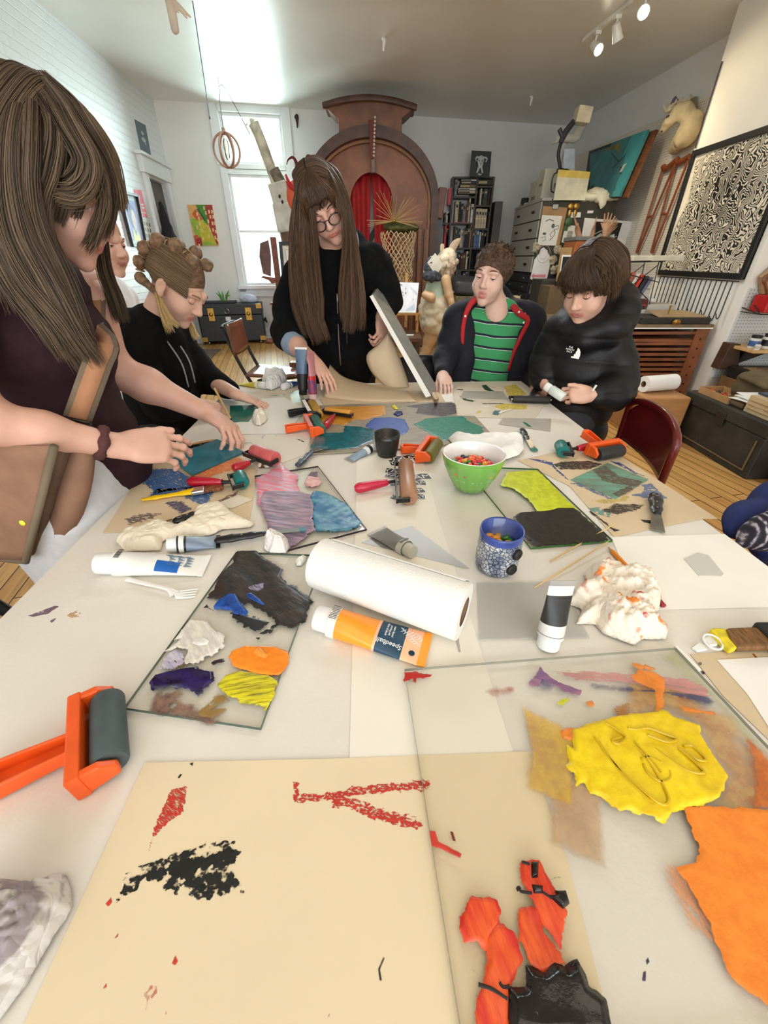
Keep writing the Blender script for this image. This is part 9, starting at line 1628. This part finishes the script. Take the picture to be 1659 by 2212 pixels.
hgl=[HG([(338,632,1.475),(345,650,1.46),(354,680,1.45),(372,722,1.44)],60,(.007,.014),th=.008,r=.0013,minlen=.7),HG([(342,636,1.475),(352,660,1.455),(370,690,1.45),(388,708,1.45)],26,(.005,.008),th=.005,r=.0012),HG([(408,690,1.57),(414,705,1.55),(420,722,1.55),(428,735,1.55)],50,(.006,.014),th=.008,r=.0013,minlen=.6)]
strands(hgl[:2],HYB,'pigtail_end',g2,18,7);strands(hgl[2:],HYB,'pigtail_end',g2,18,8)
def scalp(a0,a1,r0,n,up=0):
 return None
hc=[]
for i in range(17):
 t=i/16;z_=-.004+.118*t;k=math.sqrt(max(.04,1-((z_-.036)/.086)**2));hc.append(dict(pts=[p(.058*k,.070-.02*t,z_+.012),p(.079*k,.02,z_+.014),p(.083*k,-.04,z_+.010),p(.066*k,-.095,z_*.9)],n=34,w=(.005,.006),th=.003,r=.0011,wave=.001,side=R@V((0,0,1))))
strands(hc,HBL,'combed_hair',g2,16,9)
pc_=thing('pencil','wooden pencil held by the girl with bubble braids','pencil',T(497,905,TZ));a_,e_=T(500,908,TZ+.006),D(463,838,1.36);b=MB();b.tube([a_.lerp(e_,.06),e_],.0042,8);b.build('shaft',C('pencil_tan',(196,160,104),.5),pc_);b=MB();b.tube([a_,a_.lerp(e_,.06)],[.0006,.0042],8);b.build('tip',BLK,pc_)
b1=person('boy in green striped shirt and open dark jacket behind the table',(.50,2.06,0))
R=headframe((-.50,-.85,-.05),(.10,-.02,1.0));ho=D(1062,596,1.985);hs_=.93
S=SDF();p=head(S,ho,R,hs_,mouth=1.,ears=(0,1));S.cap(p(0,-.03,-.055),V((.505,2.03,1.02)),.044,.054,.03);S.cap(V((.505,2.03,1.03)),V((.505,2.03,.97)),.055,.06,.03)
Sa=SDF();tip=at(975,856,.008);wr=D(957,818,1.80);wr=V((.255,1.80,.80));arm(Sa,[V((.28,1.95,.83)),wr],[.03,.022]);hand(Sa,wr,(at(978,862,.006)-wr),(.1,-.35,.93),1,.76,((12,20,12),(16,22,12),(18,24,12),(20,26,12)),.07,thumb=(.8,.4,-.35))
Sb=SDF();wr2=V((.695,1.80,.79));arm(Sb,[V((.71,1.95,.83)),wr2],[.03,.022]);hand(Sb,wr2,at(1150,846,.02)-wr2,(.1,-.2,.97),-1,.74,((30,40,20),(32,42,20),(34,42,20),(36,42,20)),.04,thumb=(.8,.4,-.3))
sdf_obj('body',[S,Sa,Sb],[.003,.0024,.0024],SKIN,b1,cols=[(222,182,164),(200,126,116),(218,168,152),(230,192,176),(84,30,34)])
eyes(p,R,hs_,b1,close=.62,look=(-.5,-.5),browc=(108,78,62),lash=(52,36,36),skin=(220,176,166),browlift=.004)
def stripeM():
 m,nt,b=base('green_stripes');L=nt.links;tc=nd(nt,'ShaderNodeTexCoord');sx=nd(nt,'ShaderNodeSeparateXYZ');L.new(tc.outputs['Object'],sx.inputs[0]);n=nd(nt,'ShaderNodeTexNoise',Scale=7.);L.new(tc.outputs['Object'],n.inputs['Vector'])
 a=nd(nt,'ShaderNodeMath',operation='MULTIPLY_ADD');a.inputs[1].default_value=.022;L.new(n.outputs['Fac'],a.inputs[0]);L.new(sx.outputs['Z'],a.inputs[2]);a2=nd(nt,'ShaderNodeMath',operation='MULTIPLY_ADD');a2 .inputs[1].default_value=.10;L.new(sx.outputs['X'],a2 .inputs[0]);L.new(a.outputs[0],a2 .inputs[2])
 d=nd(nt,'ShaderNodeMath',operation='DIVIDE');d.inputs[1].default_value=.051;L.new(a2 .outputs[0],d.inputs[0]);f=nd(nt,'ShaderNodeMath',operation='FRACT');L.new(d.outputs[0],f.inputs[0])
 r=ramp(nt,[(0,lin((62,148,92))),(.42,lin((206,226,214))),(.46,lin((18,24,44))),(.64,lin((62,148,92)))],'CONSTANT');L.new(f.outputs[0],r.inputs[0]);L.new(r.outputs[0],b.inputs['Base Color']);pset(b,Roughness=.85);return m
S=SDF();S.chain([V((.505,2.03,.985)),V((.505,2.035,.88)),V((.50,2.03,.72))],[.10,.118,.122],.05,sq=((0,1,0),.70));S.chain([V((.40,2.03,1.0)),V((.505,2.035,1.01)),V((.61,2.03,.995))],[.05,.055,.05],.04);S.ell(V((.495,1.975,1.035)),(.052,.06,.045),k=.012,op='s')
sdf_obj('striped_shirt',S,.005,stripeM(),b1,wr=(.004,24,4))
NAV=M('navy_softshell',(24,24,34),.75,var=.1,vs=40,bump=.1,bs=200,spec=.3);RDL=C('red_lining',(176,20,30),.7)
S=SDF()
for q,x in((-1,.505-.155),(1,.505+.165)):
 S.chain([V((.505+q*.10,2.055,1.02)),V((x,2.05,.985)),V((x-q*-.0,2.04,.90))],[.055,.066,.06],.04);S.chain([V((.505+q*.115,2.05,.95)),V((.505+q*.13,2.04,.82)),V((.505+q*.135,2.03,.66))],[.07,.075,.08],.04)
S.chain([V((.36,2.05,.98)),V((.315,2.02,.90)),V((.28,1.95,.835)),V((.262,1.83,.805))],[.062,.058,.052,.036],.03);S.chain([V((.665,2.05,.97)),V((.705,2.02,.90)),V((.715,1.95,.835)),V((.70,1.83,.798))],[.062,.06,.054,.038],.03);S.cap(V((.505,2.12,1.03)),V((.50,2.13,.7)),.10,.14,.05,sq=((0,1,0),.5))
sdf_obj('open_jacket',S,.006,NAV,b1,wr=(.005,22,11))
for q,pts in((-1,[(1040,640),(1018,655),(1003,690),(998,740),(995,800),(996,822)]),(1,[(1106,660),(1126,680),(1141,692),(1126,725),(1108,765),(1098,800)])):
 b=MB();gpts=spl([D(a,c_,1.965)for a,c_ in pts],16);b.tube(gpts,[.012,.014,.014,.013,.012,.011,.010,.010,.010,.010,.009,.009,.009,.008,.008,.008],10,flat=((0,1,0),.5));b.build('red_trim',RDL,b1,smooth='all')
for(a,c_)in((1005,683),(1121,674),(1131,697)):b=MB();b.ell(D(a,c_,1.945),.005,nu=8,nv=6);b.build('snap',WHT,b1,smooth='all')
S=SDF()
for x in(.43,.58):S.chain([V((x,2.06,.70)),V((x,2.07,.38)),V((x,2.08,.06))],[.09,.065,.05],.04);S.cap(V((x,2.08,.04)),V((x,1.98,.03)),.042,.035)
sdf_obj('trousers',S,.012,C('navy_trousers',(34,38,52),.85),b1)
S=SDF();hairdo(S,ho,R,hs_,.011);S.ell(p(0,.095,-.055),[.080,.085,.092],R,.010,0,'s');S.ell(p(.08,.0,-.045),[.034,.05,.045],R,.012,0,'s');sdf_obj('short_hair',S,.003,C('hair_base_short',(84,62,46),.75,var=.45,vs=90,bump=.5,bs=300),b1,wr=(.0022,120))
hs2=[];rgh=random.Random(4)
for i in range(620):
 z_=rgh.uniform(-.25,1);az=rgh.uniform(0,2*PI);rr=math.sqrt(1-z_*z_);bx,by=rr*math.cos(az),rr*math.sin(az)
 if z_<.5 and by>.35:continue
 n_=V((bx,by,z_));q0=V((bx*.079,-.026+by*.100,.036+z_*.086));tg=V((.25,.7,-.25))if by>-.3 else V((.1,-.4,-.6));tg=(tg-n_*tg.dot(n_)).normalized();L_h=.024 if z_>.45 else.012;jj=V((rgh.uniform(-.4,.4),rgh.uniform(-.4,.4),rgh.uniform(-.3,.4)))
 q1=q0+n_*.004+(tg+jj*.5)*L_h*.5;q2=q0+n_*.006+(tg+jj)*L_h;hs2 .append(dict(pts=[p(*q0),p(*q1),p(*q2)],n=4,w=(.006,.007),th=.002,r=.0010,wave=.001,side=R@V((1,0,0)).cross(n_)if n_.x**2<.8 else R@V((0,1,0))))
strands(hs2,HSB,'hair_tufts',b1,6,12)
b2=person('boy in black puffer jacket holding a white glue bottle',(.84,1.68,0))
R=headframe((-.70,-.60,-.38),(-.12,-.10,.98));ho=D(1274,618,1.63);hs_=.95
S=SDF();p=head(S,ho,R,hs_,ears=(0,1));S.cap(p(0,-.03,-.055),V((.765,1.69,1.0)),.045,.052,.03)
Sa=SDF();wr=V((.747,1.457,.812));arm(Sa,[V((.85,1.51,.80)),wr],[.032,.024]);gl_=T(1190,850,.815);hand(Sa,wr,(gl_-wr),(-.25,-.85,.5),1,.80,((48,55,30),(52,58,30),(55,58,30),(58,58,30)),.03,thumb=(.85,.25,.35))
Sb=SDF();wr2=V((.645,1.66,.80));arm(Sb,[V((.66,1.72,.84)),wr2],[.03,.022]);hand(Sb,wr2,at(1172,842,.02)-wr2,(.1,-.4,.9),-1,.76,((35,45,20),(38,46,20),(40,46,20),(42,46,20)),.04,thumb=(.8,.4,-.3))
sdf_obj('body',[S,Sa,Sb],[.003,.0024,.0024],SKIN,b2,cols=[(220,174,152),(190,118,106),(216,158,138),(230,186,168),(146,80,72)])
eyes(p,R,hs_,b2,close=.74,look=(-.3,-.7),browc=(96,72,54),skin=(216,166,146))
PUF=M('black_puffer_nylon',(19,19,22),.55,var=.12,vs=30,bump=.12,bs=120,spec=.35)
def quilt(v,n):
 z=v[:,2]+.25*np.abs(v[:,1]-1.6)*0;ph=z/.082;f=np.abs(np.sin(ph*np.pi));return v+n*((f**.5-.62)*.010)[:,None]
S=SDF();S.chain([V((.775,1.695,.985)),V((.785,1.69,.88)),V((.80,1.685,.76)),V((.81,1.68,.60))],[.105,.125,.135,.14],.05,sq=((.55,.83,0),.85));S.chain([V((.69,1.725,.975)),V((.775,1.695,.99)),V((.85,1.66,.975))],[.062,.075,.068],.05)
S.chain([V((.855,1.65,.97)),V((.885,1.60,.88)),V((.885,1.555,.81)),V((.84,1.50,.80)),V((.772,1.468,.807))],[.07,.068,.066,.056,.042],.03);S.chain([V((.69,1.735,.97)),V((.668,1.745,.89)),V((.655,1.72,.83)),V((.648,1.68,.81))],[.062,.058,.052,.04],.03)
S.chain([V((.685,1.645,1.005)),V((.735,1.59,.985)),V((.81,1.58,1.01)),V((.875,1.64,1.055)),V((.885,1.715,1.10)),V((.83,1.77,1.10)),V((.74,1.755,1.05)),V((.69,1.69,1.02))],[.034,.036,.045,.05,.055,.055,.045,.036],.03)
sdf_obj('puffer_jacket',S,.006,PUF,b2,wr=(.005,20,6),fn=quilt)
lp_=D(1238,762,1.508);lc=V((.70,1.51,.90))
S=SDF()
lr=V((.86,-.5,0)).normalized();b=MB();lo0=D(1238,763,1.535)
dome=[(-.5,0),(.5,0),(.48,.25),(.38,.55),(.2,.8),(0,.92),(0,.55),(-.18,.55),(-.32,.4),(-.45,.2)]
LR=frameR((.80,-.42,-.1),(0,.1,1));b=MB();b.prism([lo0+LR@V((x*.034+.008,y*.034-.012,0))for x,y in[(.5,-.1),(.5,.3),(.42,.6),(.25,.85),(.05,.95),(.05,.62),(.0,.62),(.0,.3),(-.1,.3),(-.1,.05),(-.3,.05),(-.3,-.1)]],LR@V((0,0,.002)));b.build('logo_mark',WHT,b2)
for i,s_ in enumerate(('THE','NORTH','FACE')):text('logo_lettering',s_,lo0+LR@V((-.014,.0175-.0075*i,.0016)),LR,.0082,WHT,b2,.0004)
b=MB();c=D(1284,838,1.425);b.box(c,(.006,.004,.022),Matrix.Rotation(.4,3,'Y'));b.build('sleeve_tab',WHT,b2)
S=SDF()
for q in(-.045,.115):S.chain([V((.81+q*.5,1.68+q,.66)),V((.83+q*.5,1.69+q,.36)),V((.85+q*.5,1.70+q,.06))],[.095,.07,.05],.04);S.cap(V((.85+q*.5,1.70+q,.04)),V((.77+q*.5,1.66+q,.03)),.042,.034)
sdf_obj('trousers',S,.012,C('grey_trousers',(58,60,66),.85),b2)
S=SDF();hairdo(S,ho,R,hs_,.016);S.ell(p(0,.105,-.062),[.070,.080,.078],R,.012,0,'s');S.ell(p(.088,.015,-.06),[.03,.04,.05],R,.012,0,'s');sdf_obj('hair_base',S,.0035,CAPD,b2,wr=(.002,90))
hs3=[];top=V((-.01,-.05,.115))
for i in range(30):
 t=i/29;az=-1.9+3.8*t;sx_,cy_=math.sin(az),math.cos(az);le=.022+.0*abs(t-.5);q1=V((sx_*.075,-.02+cy_*.092,.085));q2=V((sx_*.092,-.012+cy_*.110,.052));q3=V((sx_*.090,.0+cy_*.110,.022+.012*math.sin(i*1.9)-.06*max(0,abs(az)-.75)))
 if abs(az)>1.3:q3=V((sx_*.090,-.01+cy_*.108,-.055))
 q3=q3+V((-.014*math.cos(az)+.006*math.sin(i*5.3),.002,.006*math.sin(i*3.1)));q2=q2+V((-.006*math.cos(az),0,0));hs3 .append(dict(pts=[p(*top),p(*q1),p(*q2),p(*q3)],n=44,w=(.006,.018),th=.010,r=.0013,wave=.009,side=R@V((cy_,-sx_,0)),minlen=.62))
for i in range(16):
 t=i/15;az=1.9+2.4*t;sx_,cy_=math.sin(az),math.cos(az);hs3 .append(dict(pts=[p(*top),p(sx_*.08,-.03+cy_*.1,.08),p(sx_*.094,-.03+cy_*.115,.02),p(sx_*.086,-.03+cy_*.108,-.05)],n=40,w=(.008,.02),th=.008,r=.0012,wave=.004,side=R@V((cy_,-sx_,0))))
strands(hs3+skullhair(p,R,18,60,.0,y0=.085,lf=.012)+fringe(p,R,[-.07,-.06,-.05,-.04,-.03,-.02,-.01,0,.01,.02,.03,.04,.05,.06,.07],lambda x:.030+.012*math.sin(x*140),36,lift=.010,sweep=-.012,wave=.008,minlen=.7),HDB,'mop_hair',b2,16,15)
gb_=thing('glue_bottle','white capped plastic bottle held by the boy in black puffer','bottle',T(1193,846,.83));a_=T(1178,833,.845);e_=T(1216,858,.818);d_=(e_-a_).normalized();b=MB();b.lathe([(.002,0),(.013,.001),(.0145,.004),(.0145,.020),(.012,.021)],a_,d_,20);b.build('cap',WHT,gb_,smooth=True);b=MB();b.lathe([(.012,.021),(.0165,.027),(.0165,.075),(.014,.079)],a_,d_,20);b.build('bottle_body',C('milky_plastic',(206,212,206),.3),gb_,smooth=True)
w2=person('blonde woman in white tee shirt standing behind the two at left',(-1.22,2.02,0))
R=headframe((.92,-.28,-.12),(.1,0,1));ho=D(218,524,2.0);hs_=1.0
S=SDF();p=head(S,ho,R,hs_,ears=(0,1));S.cap(p(0,-.035,-.06),V((-1.24,2.02,1.10)),.048,.055,.03)
Sa=SDF();arm(Sa,[V((-1.16,1.87,1.04)),V((-1.12,1.84,.86)),V((-1.0,1.84,.70)),V((-.95,1.85,.62))],[.05,.042,.034,.026]);hand(Sa,V((-.95,1.85,.62)),(.3,0,-.8),(.7,-.5,.3),-1,.9,((20,25,15),)*4)
sdf_obj('body',[S,Sa],[.0035,.003],SKIN,w2,cols=[(218,172,152),(186,116,104),(212,156,138),(228,186,168),(146,80,72)])
eyes(p,R,hs_,w2,close=.6,look=(.1,-.3),browc=(150,116,86),lash=(70,52,44))
S=SDF();S.chain([V((-1.23,2.02,1.05)),V((-1.22,2.02,.90)),V((-1.21,2.02,.72))],[.12,.135,.14],.05,sq=((1,0,0),.85));S.chain([V((-1.2,1.89,1.07)),V((-1.23,2.02,1.10)),V((-1.22,2.15,1.07))],[.06,.06,.06],.05);S.cap(V((-1.19,1.88,1.06)),V((-1.14,1.85,.93)),.064,.062,.03);sdf_obj('white_tee_shirt',S,.008,C('white_cotton',(232,232,234),.85,var=.03),w2,wr=(.006,20))
S=SDF()
for y in(1.93,2.11):S.chain([V((-1.21,y,.72)),V((-1.21,y,.4)),V((-1.21,y,.06))],[.11,.08,.06],.04);S.cap(V((-1.21,y,.04)),V((-1.1,y,.03)),.045,.035)
sdf_obj('trousers',S,.014,C('pale_trousers',(206,208,214),.85),w2)
S=SDF();hairdo(S,ho,R,hs_,.012);S.ell(p(0,.09,-.05),[.078,.075,.085],R,.012,0,'s');sdf_obj('hair_base',S,.005,C('hair_base_blonde',(176,146,104),.6,var=.3,vs=60),w2)
def folding_chair(name,label,c,fdir,top,col,w=.44,hpan=.17,seat_z=.45):
 """metal folding chair: curved back panel in a tube frame, seat, legs; fdir points from back towards the seat front"""
 c=V(c);f=V(fdir).normalized();sd=V((-f.y,f.x,0));t=thing(name,label,'chair',(c.x,c.y,0))
 def q(a,l,z):return c+sd*a+f*l+V((0,0,z))
 b=MB();b.grid(lambda u,v:q((u-.5)*w*(1-.10*v**4),-.035*math.cos((u-.5)*2.4)+.0,top-hpan*(1-v)*(1)-.05*v**1*abs((u-.5)*2)**4),20,10);b.build('back_panel',col,t,smooth='all',solid=.006)
 rimp=[q(-w*.5,-.012,.62)]+[q(w*.5*math.sin(a),-.035*math.cos(math.sin(a)*1.2),top-.055+.06*math.cos(a)**.7 if math.cos(a)>0 else top-.055)for a in np.linspace(-1.5,1.5,15)]+[q(w*.5,-.012,.62)]
 b=MB();b.tube(rimp,.0125,10);b.build('back_frame',col,t,smooth='all')
 for s in(-1,1):
  b=MB();b.tube([q(s*w*.5,-.012,.62),q(s*w*.5,.14,.42),q(s*w*.5,.40,.0)],.0125,10);b.build('leg',col,t,smooth='all');b=MB();b.tube([q(s*w*.43,.36,seat_z-.02),q(s*w*.43,.16,.25),q(s*w*.43,-.06,.0)],.0125,10);b.build('leg',col,t,smooth='all')
 b=MB();b.grid(lambda u,v:q((u-.5)*w*.84,.04+.36*v,seat_z+.01*math.sin(PI*u)*-1),8,8);b.build('seat',col,t,smooth='all',solid=.014);return t
MRN=M('maroon_enamel',(104,22,22),.3,var=.12,vs=8,coat=.4)
folding_chair('folding_chair','maroon metal folding chair at the right side of the table',(.90,1.34,0),(-1,.16,0),.79,MRN,.40,.17)
folding_chair('folding_chair','black folding chair at the table\'s left edge near the bottom left corner',(-.845,.42,0),(.99,-.05,0),.735,BKP,.42,.16)
folding_chair('folding_chair','black chair back showing behind far table edge left of striped boy',(.20,2.20,0),(0,-1,0),.775,BKP,.36,.15)if 0 else None
bk_ch=thing('stacking_chair','black chair whose back shows behind the far table edge left of striped boy','chair',(.2,2.2,0));b=MB();b.grid(lambda u,v:(.06+.26*u,2.2-.02*math.sin(PI*u),.62+.19*v-.03*abs(2*u-1)**3*v),12,6);b.build('backrest',BKP,bk_ch,smooth='all',solid=.012);b=MB();b.span((.05,2.22,.44),(.33,2.5,.46));b.build('seat',BKP,bk_ch,bev=.006)
for x in(.07,.31):
 for y in(2.215,2.48):b=MB();b.cyl((x,y,0),(x,y,.8 if y<2.3 else.44),.011,n=10);b.build('leg',BKP,bk_ch,smooth=True)
cc_=folding_chair('folding_chair','black folding chair under a blue coat and knitted scarf, right edge',(.97,.60,0),(-1,.0,0),.735,BKP,.42,.16)
S=SDF();S.chain([D(1580,1150,.70),D(1622,1125,.715),D(1680,1095,.75),D(1750,1050,.8)],[.012,.03,.045,.06],.04);S.cap(D(1670,1170,.76),D(1740,1210,.8),.05,.06,.05);sdf_obj('blue_coat',S,.008,C('navy_coat',(28,40,96),.85,var=.12,vs=60),None,wr=(.006,26));tag(bpy.data.objects['blue_coat'],'dark blue coat bundled over the chair at the right edge','coat')
def knitM():
 m,nt,b=base('knit_wool');L=nt.links;tc=nd(nt,'ShaderNodeTexCoord');w_=nd(nt,'ShaderNodeTexWave',Scale=28.,Distortion=3.,Detail=2.);L.new(tc.outputs['Object'],w_.inputs['Vector']);n=nd(nt,'ShaderNodeTexNoise',Scale=120.);L.new(tc.outputs['Object'],n.inputs['Vector']);ad=nd(nt,'ShaderNodeMath',operation='MULTIPLY');L.new(w_.outputs['Fac'],ad.inputs[0]);L.new(n.outputs['Fac'],ad.inputs[1]);r=ramp(nt,[(.15,lin((28,26,34))),(.35,lin((70,60,80))),(.55,lin((170,164,168)))]);L.new(ad.outputs[0],r.inputs[0]);L.new(r.outputs[0],b.inputs['Base Color']);pset(b,Roughness=.9);return m
S=SDF();S.chain([D(1600,1168,.66),D(1640,1148,.66),D(1700,1120,.67)],[.010,.022,.034],.03);S.cap(D(1650,1165,.655),D(1720,1150,.66),.02,.03,.03);tag(sdf_obj('knitted_scarf',S,.006,knitM(),None,wr=(.004,60)),'striped knitted scarf in front of the blue coat at right edge','scarf')
